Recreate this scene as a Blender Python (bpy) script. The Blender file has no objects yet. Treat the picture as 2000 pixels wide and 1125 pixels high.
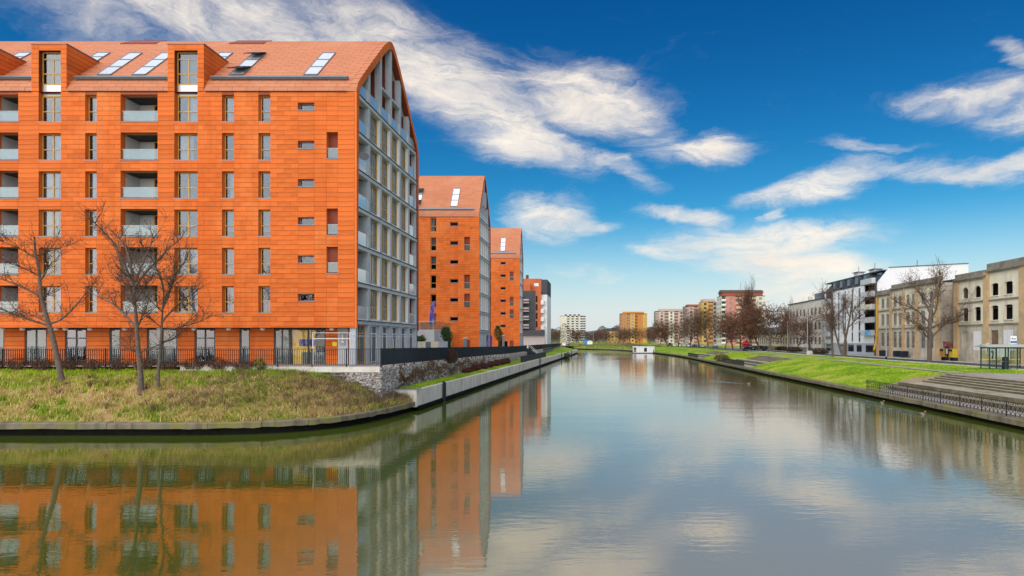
import bpy, math, random
import numpy as np
from mathutils import Vector, Matrix

random.seed(7)
rng = np.random.default_rng(7)
scene = bpy.context.scene
COL = scene.collection
R = math.radians

# ------------------------------------------------------------------ camera
EYE = Vector((0.0, 0.0, 5.2))          # eye height above the water
cam_data = bpy.data.cameras.new('camera')
cam_data.sensor_width = 36.0
cam_data.lens = 21.6                    # 1200 px focal length on a 2000 px frame
cam_data.shift_x = -171.0 / 2000.0
cam_data.shift_y = 101.5 / 2000.0
cam_data.clip_start = 0.1
cam_data.clip_end = 12000.0
cam = bpy.data.objects.new('camera', cam_data)
COL.objects.link(cam)
cam.location = EYE
cam.rotation_euler = (R(90), 0, 0)
scene.camera = cam

# ------------------------------------------------------------------ sky and sun
SUN_AZ = R(205.0)                       # clockwise from +Y: behind the camera
SUN_EL = R(44.0)
world = bpy.data.worlds.new('World')
scene.world = world
world.use_nodes = True
wn = world.node_tree
wn.nodes.clear()
def WN(t, **kw):
    n = wn.nodes.new(t)
    for k, v in kw.items():
        setattr(n, k, v)
    return n
def wl(a, b): wn.links.new(a, b)
def wmath(op, a, b=None, c=None, clamp=False):
    n = WN('ShaderNodeMath', operation=op, use_clamp=clamp)
    for i, v in enumerate((a, b, c)):
        if v is None: continue
        if isinstance(v, (int, float)): n.inputs[i].default_value = v
        else: wl(v, n.inputs[i])
    return n.outputs[0]
wout = WN('ShaderNodeOutputWorld')
wbg = WN('ShaderNodeBackground')
wbg.inputs['Strength'].default_value = 0.138
wl(wbg.outputs[0], wout.inputs[0])
sky = WN('ShaderNodeTexSky', sky_type='NISHITA')
sky.sun_disc = False
sky.sun_elevation = SUN_EL
sky.sun_rotation = SUN_AZ
sky.air_density = 1.0
sky.dust_density = 0.6
sky.ozone_density = 1.6
geo = WN('ShaderNodeTexCoord')
sep = WN('ShaderNodeSeparateXYZ')
wl(geo.outputs['Generated'], sep.inputs[0])
az = wmath('ARCTAN2', sep.outputs[0], sep.outputs[1])
el = wmath('ARCSINE', sep.outputs[2])
azel = WN('ShaderNodeCombineXYZ')
wl(az, azel.inputs[0]); wl(el, azel.inputs[1])
# ragged, fibrous edges: the cloud coordinates are pushed about by two scales of noise
def wnoise(scale, detail, rough, vec, dist=0.0):
    n = WN('ShaderNodeTexNoise')
    n.inputs['Scale'].default_value = scale
    n.inputs['Detail'].default_value = detail
    n.inputs['Roughness'].default_value = rough
    n.inputs['Distortion'].default_value = dist
    wl(vec, n.inputs['Vector'])
    return n
stretch = WN('ShaderNodeMapping')
stretch.inputs['Rotation'].default_value = (0, 0, R(9))
stretch.inputs['Scale'].default_value = (0.55, 1.25, 1)
wl(azel.outputs[0], stretch.inputs['Vector'])
warp_n = wnoise(7.0, 6.0, 0.62, stretch.outputs[0])
warp = WN('ShaderNodeVectorMath', operation='SUBTRACT')
wl(warp_n.outputs['Color'], warp.inputs[0]); warp.inputs[1].default_value = (0.5, 0.5, 0.5)
warp2 = WN('ShaderNodeVectorMath', operation='MULTIPLY')
wl(warp.outputs[0], warp2.inputs[0]); warp2.inputs[1].default_value = (0.17, 0.085, 0)
wv = WN('ShaderNodeVectorMath', operation='ADD')
wl(azel.outputs[0], wv.inputs[0]); wl(warp2.outputs[0], wv.inputs[1])
def direction(tx, tz):                  # tangents right of and above the view axis -> azimuth, elevation
    a = math.atan(tx)
    return a, math.atan(tz * math.cos(a))
CLOUDS = [  # centre (tangents), half length, half height, tilt, strength
    (-0.58, 0.505, 0.30, 0.055, -8, 0.85), (-0.86, 0.54, 0.16, 0.04, -4, 0.55), (-0.27, 0.445, 0.30, 0.07, -20, 1.0),
    (-0.02, 0.395, 0.17, 0.055, -12, 1.0), (-0.13, 0.345, 0.17, 0.05, -22, 0.95), (0.01, 0.285, 0.11, 0.02, -24, 0.6),
    (0.18, 0.313, 0.085, 0.026, 3, 1.0), (0.09, 0.32, 0.09, 0.035, -10, 0.55),
    (-0.085, 0.198, 0.095, 0.040, -4, 0.95), (-0.02, 0.185, 0.07, 0.012, 10, 0.6),
    (0.38, 0.262, 0.13, 0.026, 14, 1.0), (0.30, 0.243, 0.11, 0.018, 8, 0.8), (0.56, 0.285, 0.15, 0.02, -13, 0.75), (0.44, 0.327, 0.10, 0.012, -8, 0.5),
    (0.66, 0.29, 0.06, 0.012, 8, 0.7),
    (0.26, 0.160, 0.22, 0.034, 2, 1.0), (0.14, 0.202, 0.09, 0.014, -10, 0.8), (0.31, 0.115, 0.18, 0.034, -8, 1.0), (0.12, 0.145, 0.10, 0.02, -5, 0.8),
    (0.275, 0.205, 0.03, 0.009, 18, 0.7), (0.35, 0.075, 0.15, 0.03, -5, 0.75), (-0.02, 0.105, 0.12, 0.012, 0, 0.35),
    (0.61, 0.398, 0.12, 0.026, -6, 0.8), (0.72, 0.37, 0.10, 0.03, -5, 0.75), (0.685, 0.46, 0.02, 0.04, 30, 0.6),
    (0.45, 0.075, 0.20, 0.03, 0, 0.6), (-0.25, 0.06, 0.2, 0.03, 0, 0.5),
]
acc = None
for tx, tz, hw, hh, tilt, stg in CLOUDS:
    a0, e0 = direction(tx, tz)
    mp = WN('ShaderNodeMapping', vector_type='TEXTURE')
    mp.inputs['Location'].default_value = (a0, e0, 0)
    mp.inputs['Rotation'].default_value = (0, 0, R(tilt))
    mp.inputs['Scale'].default_value = (hw * 1.25, hh * 1.45, 1)
    wl(wv.outputs[0], mp.inputs['Vector'])
    ln = WN('ShaderNodeVectorMath', operation='LENGTH')
    wl(mp.outputs[0], ln.inputs[0])
    mr = WN('ShaderNodeMapRange', interpolation_type='SMOOTHSTEP')
    wl(ln.outputs['Value'], mr.inputs['Value'])
    mr.inputs['From Min'].default_value = 1.0; mr.inputs['From Max'].default_value = 0.15
    mr.inputs['To Min'].default_value = 0.0; mr.inputs['To Max'].default_value = stg
    acc = mr.outputs[0] if acc is None else wmath('MAXIMUM', acc, mr.outputs[0])
# the same kind of broken cloud all round the rest of the sky
dome_map = WN('ShaderNodeVectorMath', operation='DIVIDE')
zlift = wmath('ADD', wmath('ABSOLUTE', sep.outputs[2]), 0.22)
zl3 = WN('ShaderNodeCombineXYZ')
for i in range(3): wl(zlift, zl3.inputs[i])
wl(geo.outputs['Generated'], dome_map.inputs[0]); wl(zl3.outputs[0], dome_map.inputs[1])
dome = wnoise(1.35, 5.0, 0.55, dome_map.outputs[0], 0.5)
dome_c = WN('ShaderNodeMapRange', interpolation_type='SMOOTHSTEP')
wl(dome.outputs['Fac'], dome_c.inputs['Value'])
dome_c.inputs['From Min'].default_value = 0.47; dome_c.inputs['From Max'].default_value = 0.68
away = WN('ShaderNodeMapRange', interpolation_type='SMOOTHSTEP')   # ahead the clouds above are laid out one by one
wl(sep.outputs[1], away.inputs['Value'])
away.inputs['From Min'].default_value = 0.62; away.inputs['From Max'].default_value = 0.35
acc = wmath('MAXIMUM', acc, wmath('MULTIPLY', dome_c.outputs[0], away.outputs[0]))
fib_map = WN('ShaderNodeMapping')
fib_map.inputs['Rotation'].default_value = (0, 0, R(12))
fib_map.inputs['Scale'].default_value = (0.45, 1.5, 1)
wl(wv.outputs[0], fib_map.inputs['Vector'])
fib = wnoise(15.0, 10.0, 0.70, fib_map.outputs[0], 1.1)
fine = wmath('MULTIPLY_ADD', fib.outputs['Fac'], 2.5, -1.25)
dens = wmath('ADD', acc, wmath('MULTIPLY', fine, wmath('MULTIPLY_ADD', acc, 0.55, 0.35)))
cm = WN('ShaderNodeMapRange', interpolation_type='SMOOTHSTEP')
wl(dens, cm.inputs['Value'])
cm.inputs['From Min'].default_value = 0.06; cm.inputs['From Max'].default_value = 1.36
above = WN('ShaderNodeMapRange'); wl(sep.outputs[2], above.inputs['Value'])
above.inputs['From Min'].default_value = -0.01; above.inputs['From Max'].default_value = 0.05
cloud_fac = wmath('MULTIPLY', cm.outputs[0], above.outputs[0])
# deep clean winter blue
norm = WN('ShaderNodeVectorMath', operation='DIVIDE')
wl(sky.outputs[0], norm.inputs[0]); norm.inputs[1].default_value = (6.6, 7.5, 7.4)
grade = WN('ShaderNodeVectorMath', operation='POWER')
wl(norm.outputs[0], grade.inputs[0]); grade.inputs[1].default_value = (3.2, 1.62, 1.22)
tone = WN('ShaderNodeVectorMath', operation='MULTIPLY')
wl(grade.outputs[0], tone.inputs[0]); tone.inputs[1].default_value = (4.4, 4.65, 4.45)
shade_n = wnoise(10.0, 4.0, 0.6, stretch.outputs[0])
cloud_col = WN('ShaderNodeMix', data_type='RGBA')
wl(shade_n.outputs['Fac'], cloud_col.inputs['Factor'])
cloud_col.inputs['A'].default_value = (3.9, 3.65, 3.5, 1)
cloud_col.inputs['B'].default_value = (6.7, 6.0, 5.0, 1)
sky_mix = WN('ShaderNodeMix', data_type='RGBA')
wl(cloud_fac, sky_mix.inputs['Factor'])
haze_f = WN('ShaderNodeMapRange', interpolation_type='SMOOTHSTEP')      # pale damp air low over the horizon, all round
wl(sep.outputs[2], haze_f.inputs['Value'])
haze_f.inputs['From Min'].default_value = 0.21; haze_f.inputs['From Max'].default_value = 0.0
haze_f.inputs['To Max'].default_value = 0.85
haze_m = WN('ShaderNodeMix', data_type='RGBA')
wl(haze_f.outputs[0], haze_m.inputs['Factor']); wl(tone.outputs[0], haze_m.inputs['A']); haze_m.inputs['B'].default_value = (3.6, 4.1, 4.3, 1)
wl(haze_m.outputs['Result'], sky_mix.inputs['A']); wl(cloud_col.outputs['Result'], sky_mix.inputs['B'])
wl(sky_mix.outputs['Result'], wbg.inputs['Color'])

sun_data = bpy.data.lights.new('sun', 'SUN')
sun_data.energy = 3.1
sun_data.angle = R(115)
sun_data.color = (1.0, 0.94, 0.85)
sun = bpy.data.objects.new('sun', sun_data)
COL.objects.link(sun)
to_sun = Vector((math.sin(SUN_AZ) * math.cos(SUN_EL), math.cos(SUN_AZ) * math.cos(SUN_EL), math.sin(SUN_EL)))
sun.rotation_euler = to_sun.to_track_quat('Z', 'Y').to_euler()
sun.location = (-40, -60, 80)

scene.view_settings.view_transform = 'Standard'
scene.view_settings.look = 'None'
scene.view_settings.exposure = 0.45
scene.view_settings.gamma = 1.0
scene.view_settings.use_curve_mapping = False
scene.cycles.use_denoising = True
scene.cycles.max_bounces = 8
scene.cycles.transparent_max_bounces = 12

# ------------------------------------------------------------------ mesh helpers
class MB:
    def __init__(s):
        s.v, s.f, s.m = [], [], []
    def poly(s, pts, m=0):
        n = len(s.v); s.v.extend(tuple(p) for p in pts)
        s.f.append(tuple(range(n, n + len(pts)))); s.m.append(m)
    def box(s, x0, x1, y0, y1, z0, z1, m=0):
        n = len(s.v)
        s.v.extend([(x0, y0, z0), (x1, y0, z0), (x1, y1, z0), (x0, y1, z0), (x0, y0, z1), (x1, y0, z1), (x1, y1, z1), (x0, y1, z1)])
        for q in ((0, 3, 2, 1), (4, 5, 6, 7), (0, 1, 5, 4), (1, 2, 6, 5), (2, 3, 7, 6), (3, 0, 4, 7)):
            s.f.append(tuple(n + i for i in q)); s.m.append(m)
        return s
    def bar(s, p, q, w, h, m=0):            # rectangular bar between two points
        p, q = Vector(p), Vector(q); d = (q - p).normalized()
        up = Vector((0, 0, 1)) if abs(d.z) < 0.95 else Vector((0, 1, 0))
        a = d.cross(up).normalized() * (w / 2); b = a.cross(d).normalized() * (h / 2)
        n = len(s.v)
        for c in (p, q):
            for e in (-a - b, a - b, a + b, -a + b): s.v.append(tuple(c + e))
        for f in ((0, 1, 2, 3), (7, 6, 5, 4), (0, 4, 5, 1), (1, 5, 6, 2), (2, 6, 7, 3), (3, 7, 4, 0)):
            s.f.append(tuple(n + i for i in f)); s.m.append(m)
        return s
    def prism(s, pts, off, m=0):            # polygon swept along a vector
        off = Vector(off); k = len(pts); n = len(s.v)
        s.v.extend(tuple(p) for p in pts); s.v.extend(tuple(Vector(p) + off) for p in pts)
        s.f.append(tuple(range(n, n + k))); s.m.append(m)
        s.f.append(tuple(range(n + 2 * k - 1, n + k - 1, -1))); s.m.append(m)
        for i in range(k):
            j = (i + 1) % k
            s.f.append((n + i, n + k + i, n + k + j, n + j)); s.m.append(m)
        return s
    def tube(s, pts, rad, k=6, m=0, cap=True):
        pts = [Vector(p) for p in pts]; n = len(s.v)
        for i, p in enumerate(pts):
            d = (pts[min(i + 1, len(pts) - 1)] - pts[max(i - 1, 0)])
            d = d.normalized() if d.length > 1e-9 else Vector((0, 0, 1))
            up = Vector((0, 0, 1)) if abs(d.z) < 0.9 else Vector((1, 0, 0))
            a = d.cross(up).normalized(); b = d.cross(a)
            for j in range(k):
                t = 2 * math.pi * j / k
                s.v.append(tuple(p + (a * math.cos(t) + b * math.sin(t)) * rad[i]))
        for i in range(len(pts) - 1):
            for j in range(k):
                j2 = (j + 1) % k
                s.f.append((n + i * k + j, n + i * k + j2, n + (i + 1) * k + j2, n + (i + 1) * k + j)); s.m.append(m)
        if cap:
            s.f.append(tuple(n + (len(pts) - 1) * k + j for j in range(k))); s.m.append(m)
            s.f.append(tuple(n + k - 1 - j for j in range(k))); s.m.append(m)
        return s
    def lathe(s, c, prof, k=12, m=0):       # profile of (radius, z)
        n = len(s.v); c = Vector(c)
        for r, z in prof:
            for j in range(k):
                t = 2 * math.pi * j / k
                s.v.append((c.x + r * math.cos(t), c.y + r * math.sin(t), c.z + z))
        for i in range(len(prof) - 1):
            for j in range(k):
                j2 = (j + 1) % k
                s.f.append((n + i * k + j, n + i * k + j2, n + (i + 1) * k + j2, n + (i + 1) * k + j)); s.m.append(m)
        s.f.append(tuple(n + (len(prof) - 1) * k + j for j in range(k))); s.m.append(m)
        s.f.append(tuple(n + k - 1 - j for j in range(k))); s.m.append(m)
        return s
    def mesh(s, name, mats, smooth=False):
        me = bpy.data.meshes.new(name)
        me.from_pydata(s.v, [], s.f)
        for mt in (mats if isinstance(mats, (list, tuple)) else [mats]): me.materials.append(mt)
        if any(s.m): me.polygons.foreach_set('material_index', s.m)
        if smooth: me.polygons.foreach_set('use_smooth', [True] * len(s.f))
        me.update()
        return me
WP = {}
def obj(name, me, parent=None, loc=(0, 0, 0)):     # loc is a place in the world; children store it relative to their parent
    o = bpy.data.objects.new(name, me)
    COL.objects.link(o)
    loc = Vector(loc)
    if parent is not None:
        o.parent = parent
        o.location = loc - WP[parent]
    else:
        o.location = loc
    WP[o] = loc
    return o
def tag(o, label, category, group=None):
    o['label'] = label; o['category'] = category
    if group: o['group'] = group
    return o
def thing(name, label, category, loc=(0, 0, 0), group=None):
    return tag(obj(name, None, None, loc), label, category, group)
def part(name, mb, mat, parent, smooth=False, kind=None):   # mesh given in world coordinates
    base = WP[parent] if parent is not None else Vector((0, 0, 0))
    me = mb.mesh(name, mat, smooth)
    me.transform(Matrix.Translation(-base))
    o = obj(name, me, parent, base)
    if kind: o['kind'] = kind
    return o
def structure(name, mb, mat, smooth=False):
    o = obj(name, mb.mesh(name, mat, smooth)); o['kind'] = 'structure'
    return o
def copy_tree(o, loc=None, rotz=None, scale=None, parent=None):
    c = o.copy(); COL.objects.link(c)
    if parent is not None: c.parent = parent
    if loc is not None: c.location = loc
    if rotz is not None: c.rotation_euler = (0, 0, rotz)
    if scale is not None: c.scale = scale if hasattr(scale, '__len__') else (scale,) * 3
    for ch in list(o.children): copy_tree(ch, parent=c)
    return c
_boxes = {}
def box_mesh(name, w, d, h, mat):           # shared centred box
    key = (name, round(w, 3), round(d, 3), round(h, 3), mat.name)
    if key not in _boxes:
        _boxes[key] = MB().box(-w / 2, w / 2, -d / 2, d / 2, -h / 2, h / 2).mesh(name, mat)
    return _boxes[key]
def np_mesh(name, verts, faces, mat):
    me = bpy.data.meshes.new(name)
    me.vertices.add(len(verts)); me.vertices.foreach_set('co', np.asarray(verts, np.float32).ravel())
    k = faces.shape[1]
    me.loops.add(faces.size); me.loops.foreach_set('vertex_index', faces.astype(np.int32).ravel())
    me.polygons.add(len(faces))
    me.polygons.foreach_set('loop_start', np.arange(0, faces.size, k, dtype=np.int32))
    me.polygons.foreach_set('loop_total', np.full(len(faces), k, np.int32))
    me.materials.append(mat); me.update(calc_edges=True); me.validate()
    return me

# ------------------------------------------------------------------ materials
def new_mat(name):
    m = bpy.data.materials.new(name); m.use_nodes = True
    nt = m.node_tree; b = nt.nodes['Principled BSDF']
    return m, nt, b
def nnode(nt, t, **kw):
    n = nt.nodes.new(t)
    for k, v in kw.items(): setattr(n, k, v)
    return n
def noise(nt, scale, detail=4, rough=0.55, vec=None, stretch=None):
    tc = nnode(nt, 'ShaderNodeTexCoord')
    src = tc.outputs['Object'] if vec is None else vec
    if stretch is not None:
        mp = nnode(nt, 'ShaderNodeMapping'); mp.inputs['Scale'].default_value = stretch
        nt.links.new(src, mp.inputs['Vector']); src = mp.outputs[0]
    n = nnode(nt, 'ShaderNodeTexNoise')
    n.inputs['Scale'].default_value = scale; n.inputs['Detail'].default_value = detail; n.inputs['Roughness'].default_value = rough
    nt.links.new(src, n.inputs['Vector'])
    return n
def ramp(nt, fac, stops):
    r = nnode(nt, 'ShaderNodeValToRGB')
    while len(r.color_ramp.elements) < len(stops): r.color_ramp.elements.new(0.5)
    for e, (p, c) in zip(r.color_ramp.elements, stops):
        e.position = p; e.color = (*c, 1)
    nt.links.new(fac, r.inputs['Fac'])
    return r
def mixc(nt, fac, a, b, blend='MIX'):
    n = nnode(nt, 'ShaderNodeMix', data_type='RGBA', blend_type=blend)
    for key, v in (('Factor', fac), ('A', a), ('B', b)):
        if isinstance(v, (int, float)): n.inputs[key].default_value = v
        elif isinstance(v, tuple): n.inputs[key].default_value = (*v, 1)
        else: nt.links.new(v, n.inputs[key])
    return n.outputs['Result']
def bump(nt, b, height, strength=0.3, dist=0.02):
    n = nnode(nt, 'ShaderNodeBump'); n.inputs['Strength'].default_value = strength; n.inputs['Distance'].default_value = dist
    nt.links.new(height, n.inputs['Height']); nt.links.new(n.outputs[0], b.inputs['Normal'])
def mul(c, k): return tuple(min(1.0, x * k) for x in c)
def M(name, col, rough=0.75, var=0.18, scale=2.0, bmp=0.15, spec=0.35, metal=0.0, island=0.0, stain=None, streak=None, rnd=0.0):
    """plain surface: base colour with large and fine mottling, optional per-piece tone, stains and vertical streaks"""
    m, nt, b = new_mat(name)
    n1 = noise(nt, scale, 6, 0.6)
    c = ramp(nt, n1.outputs['Fac'], [(0.3, mul(col, 1 - var)), (0.7, mul(col, 1 + var))]).outputs['Color']
    if island or rnd:
        g = nnode(nt, 'ShaderNodeNewGeometry'); oi = nnode(nt, 'ShaderNodeObjectInfo')
        ad = nnode(nt, 'ShaderNodeMath', operation='ADD'); nt.links.new(g.outputs['Random Per Island'], ad.inputs[0]); nt.links.new(oi.outputs['Random'], ad.inputs[1])
        fr = nnode(nt, 'ShaderNodeMath', operation='FRACT'); nt.links.new(ad.outputs[0], fr.inputs[0])
        k = max(island, rnd)
        t = ramp(nt, fr.outputs[0], [(0.0, (1 - k,) * 3), (1.0, (1 + 0,) * 3)]).outputs['Color']
        c = mixc(nt, 1.0, c, t, 'MULTIPLY')
    if stain:
        n2 = noise(nt, stain[1], 6, 0.65)
        r2 = ramp(nt, n2.outputs['Fac'], [(0.48, (0, 0, 0)), (0.68, (1, 1, 1))])
        c = mixc(nt, r2.outputs['Color'], c, stain[0])
    if streak:
        n3 = noise(nt, streak[1], 5, 0.6, stretch=(1, 1, 0.06))
        r3 = ramp(nt, n3.outputs['Fac'], [(0.5, (0, 0, 0)), (0.72, (1, 1, 1))])
        c = mixc(nt, r3.outputs['Color'], c, streak[0])
    nt.links.new(c, b.inputs['Base Color'])
    b.inputs['Roughness'].default_value = rough; b.inputs['Specular IOR Level'].default_value = spec; b.inputs['Metallic'].default_value = metal
    if bmp:
        n4 = noise(nt, scale * 9, 4, 0.6); bump(nt, b, n4.outputs['Fac'], bmp, 0.015)
    return m
def glass(name, tint=(0.75, 0.8, 0.82), refl=0.35, rough=0.02, body=0.0, body_col=(0.5, 0.55, 0.55), edge=0.6):
    m, nt, b = new_mat(name); nt.nodes.remove(b)
    out = nt.nodes['Material Output']
    tr = nnode(nt, 'ShaderNodeBsdfTransparent'); tr.inputs[0].default_value = (*tint, 1)
    gl = nnode(nt, 'ShaderNodeBsdfGlossy'); gl.inputs['Roughness'].default_value = rough; gl.inputs[0].default_value = (0.95, 0.97, 1, 1)
    lw = nnode(nt, 'ShaderNodeLayerWeight'); lw.inputs['Blend'].default_value = 0.35
    mr = nnode(nt, 'ShaderNodeMapRange'); nt.links.new(lw.outputs['Facing'], mr.inputs['Value'])
    mr.inputs['To Min'].default_value = refl; mr.inputs['To Max'].default_value = edge
    base = tr.outputs[0]
    if body:
        df = nnode(nt, 'ShaderNodeBsdfDiffuse'); df.inputs[0].default_value = (*body_col, 1)
        m0 = nnode(nt, 'ShaderNodeMixShader'); m0.inputs[0].default_value = body
        nt.links.new(tr.outputs[0], m0.inputs[1]); nt.links.new(df.outputs[0], m0.inputs[2]); base = m0.outputs[0]
    mx = nnode(nt, 'ShaderNodeMixShader')
    nt.links.new(mr.outputs[0], mx.inputs[0]); nt.links.new(base, mx.inputs[1]); nt.links.new(gl.outputs[0], mx.inputs[2])
    # slight waviness of float glass
    nz = noise(nt, 1.3, 1, 0.4); bp = nnode(nt, 'ShaderNodeBump'); bp.inputs['Strength'].default_value = 0.05; bp.inputs['Distance'].default_value = 0.03
    nt.links.new(nz.outputs['Fac'], bp.inputs['Height']); nt.links.new(bp.outputs[0], gl.inputs['Normal'])
    nt.links.new(mx.outputs[0], out.inputs[0])
    return m

def thin_leaf(m, share=0.4):
    """let light pass through blades and leaves"""
    nt = m.node_tree; b = nt.nodes['Principled BSDF']; out = nt.nodes['Material Output']
    tr = nnode(nt, 'ShaderNodeBsdfTranslucent'); mx = nnode(nt, 'ShaderNodeMixShader'); mx.inputs[0].default_value = share
    nt.links.new(b.inputs['Base Color'].links[0].from_socket, tr.inputs['Color'])
    nt.links.new(b.outputs[0], mx.inputs[1]); nt.links.new(tr.outputs[0], mx.inputs[2]); nt.links.new(mx.outputs[0], out.inputs['Surface'])
    return m
TERRA = M('terracotta panel', (0.80, 0.178, 0.036), 0.7, 0.08, 1.2, 0.06, 0.12, island=0.24, stain=((0.80, 0.23, 0.06), 0.22), streak=((0.66, 0.13, 0.022), 0.8))
TERRA_ROOF = M('terracotta roof tile', (0.57, 0.21, 0.105), 0.65, 0.08, 0.9, 0.06, 0.2, island=0.10, stain=((0.56, 0.25, 0.14), 0.3))
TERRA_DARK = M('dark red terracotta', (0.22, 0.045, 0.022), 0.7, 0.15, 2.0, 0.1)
JOINT = M('shadow joint backing', (0.16, 0.035, 0.010), 0.9, 0.1, 3.0, 0)
WOOD = M('ochre window wood', (0.55, 0.30, 0.055), 0.5, 0.12, 6.0, 0.08, 0.4)
ZINC = M('grey zinc sheet', (0.20, 0.22, 0.25), 0.45, 0.12, 2.5, 0.05, 0.5, metal=0.3)
DARKMETAL = M('anthracite steel', (0.020, 0.030, 0.040), 0.6, 0.2, 5.0, 0.05, 0.2)
GREYCLAD = M('grey fibre cement', (0.46, 0.49, 0.53), 0.65, 0.10, 1.5, 0.05, streak=((0.37, 0.39, 0.42), 2.0))
GREYLIGHT = M('light grey plaster', (0.55, 0.56, 0.57), 0.8, 0.08, 1.2, 0.08)
WHITEPAINT = M('white paint', (0.80, 0.80, 0.79), 0.6, 0.04, 1.2, 0.04, streak=((0.66, 0.66, 0.64), 1.5))
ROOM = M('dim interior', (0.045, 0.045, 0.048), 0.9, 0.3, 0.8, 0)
CURTAIN = M('white curtain cloth', (0.80, 0.80, 0.80), 0.9, 0.08, 2.5, 0.05, rnd=0.25)
BLIND = M('grey blind', (0.42, 0.44, 0.47), 0.8, 0.08, 2.5, 0.05, rnd=0.3)
PANE = glass('window glass', tint=(0.66, 0.70, 0.74), refl=0.05, edge=0.40)
PANE_FAR = glass('far window glass', tint=(0.35, 0.37, 0.4), refl=0.10, body=0.45, body_col=(0.05, 0.06, 0.07), edge=0.4)
BALUSTRADE = glass('frosted balustrade glass', tint=(0.8, 0.85, 0.86), refl=0.12, rough=0.08, body=0.55, body_col=(0.72, 0.77, 0.79))
BALUSTRADE_CLEAR = glass('clear balustrade glass', tint=(0.70, 0.80, 0.80), refl=0.05, body=0.22, body_col=(0.30, 0.38, 0.37), edge=0.4)
SKYLIGHT = glass('skylight glass', tint=(0.5, 0.55, 0.6), refl=0.10, body=0.92, body_col=(0.74, 0.78, 0.82), edge=0.3)  # pale body colour paints a white sky reflection onto the panes
CONCRETE = M('weathered concrete', (0.72, 0.68, 0.61), 0.85, 0.12, 0.9, 0.2, stain=((0.58, 0.53, 0.45), 0.5), streak=((0.50, 0.42, 0.31), 1.2))
CONCRETE_MOSS = M('mossy concrete', (0.20, 0.175, 0.12), 0.9, 0.3, 1.6, 0.4, stain=((0.20, 0.19, 0.03), 0.8), streak=((0.08, 0.075, 0.04), 1.6))
WET_SHADE = M('wet sheet wall with painted shade', (0.010, 0.010, 0.008), 0.7, 0.4, 2.0, 0.3, 0.05)  # wet wall taken near black: undercut shade is put into its colour
STONE = M('gabion stone', (0.62, 0.57, 0.53), 0.85, 0.2, 3.0, 0.3, island=0.6)
BARK = M('grey brown bark', (0.15, 0.115, 0.09), 0.9, 0.35, 5.0, 0.5)
TWIG = M('reddish twig', (0.14, 0.078, 0.052), 0.9, 0.3, 3.0, 0, island=0.4)
ASPHALT = M('asphalt', (0.060, 0.058, 0.057), 0.9, 0.2, 1.5, 0.2, stain=((0.085, 0.08, 0.075), 0.3))
PAVING = M('pale paving', (0.36, 0.32, 0.28), 0.85, 0.14, 1.2, 0.15, stain=((0.25, 0.22, 0.18), 0.5))
# ------------------------------------------------------------------ water
def water_material():
    m, nt, b = new_mat('canal water')
    # turbid green near the banks; pale mid-channel colour paints in silver sky reflection
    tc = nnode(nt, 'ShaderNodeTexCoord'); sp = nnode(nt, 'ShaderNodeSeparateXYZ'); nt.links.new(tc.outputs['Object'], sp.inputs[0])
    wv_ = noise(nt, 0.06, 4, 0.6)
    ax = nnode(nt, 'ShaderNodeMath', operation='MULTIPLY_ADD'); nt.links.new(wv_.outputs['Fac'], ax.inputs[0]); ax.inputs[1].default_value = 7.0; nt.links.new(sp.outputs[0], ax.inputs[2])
    painted_sheen = nnode(nt, 'ShaderNodeMapRange', interpolation_type='SMOOTHSTEP'); nt.links.new(ax.outputs[0], painted_sheen.inputs['Value'])
    painted_sheen.inputs['From Min'].default_value = -7.0; painted_sheen.inputs['From Max'].default_value = 7.0
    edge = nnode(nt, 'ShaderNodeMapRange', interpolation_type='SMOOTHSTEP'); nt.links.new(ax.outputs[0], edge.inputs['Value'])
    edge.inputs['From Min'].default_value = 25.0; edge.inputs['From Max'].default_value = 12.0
    sm_ = nnode(nt, 'ShaderNodeMath', operation='MULTIPLY'); nt.links.new(painted_sheen.outputs[0], sm_.inputs[0]); nt.links.new(edge.outputs[0], sm_.inputs[1])
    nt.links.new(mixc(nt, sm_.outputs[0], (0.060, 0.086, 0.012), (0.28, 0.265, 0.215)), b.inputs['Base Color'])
    b.inputs['Specular Tint'].default_value = (1.0, 0.87, 0.63, 1)
    b.inputs['Roughness'].default_value = 0.022
    b.inputs['IOR'].default_value = 2.6
    n1 = noise(nt, 2.6, 3, 0.55, stretch=(0.5, 1.5, 1))
    n2 = noise(nt, 0.16, 2, 0.5, stretch=(0.6, 1.4, 1))
    calm = noise(nt, 0.025, 2, 0.5, stretch=(0.5, 1.0, 1))
    r = ramp(nt, calm.outputs['Fac'], [(0.35, (0.25,) * 3), (0.7, (1.0,) * 3)])
    mm = nnode(nt, 'ShaderNodeMath', operation='MULTIPLY_ADD')
    nt.links.new(n1.outputs['Fac'], mm.inputs[0]); nt.links.new(r.outputs['Color'], mm.inputs[1])
    m2 = nnode(nt, 'ShaderNodeMath', operation='MULTIPLY'); nt.links.new(n2.outputs['Fac'], m2.inputs[0]); m2.inputs[1].default_value = 2.2
    nt.links.new(m2.outputs[0], mm.inputs[2])
    bump(nt, b, mm.outputs[0], 0.8, 0.0095)
    return m
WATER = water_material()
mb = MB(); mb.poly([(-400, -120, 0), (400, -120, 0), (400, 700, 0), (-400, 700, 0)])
structure('water', mb, WATER)

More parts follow.
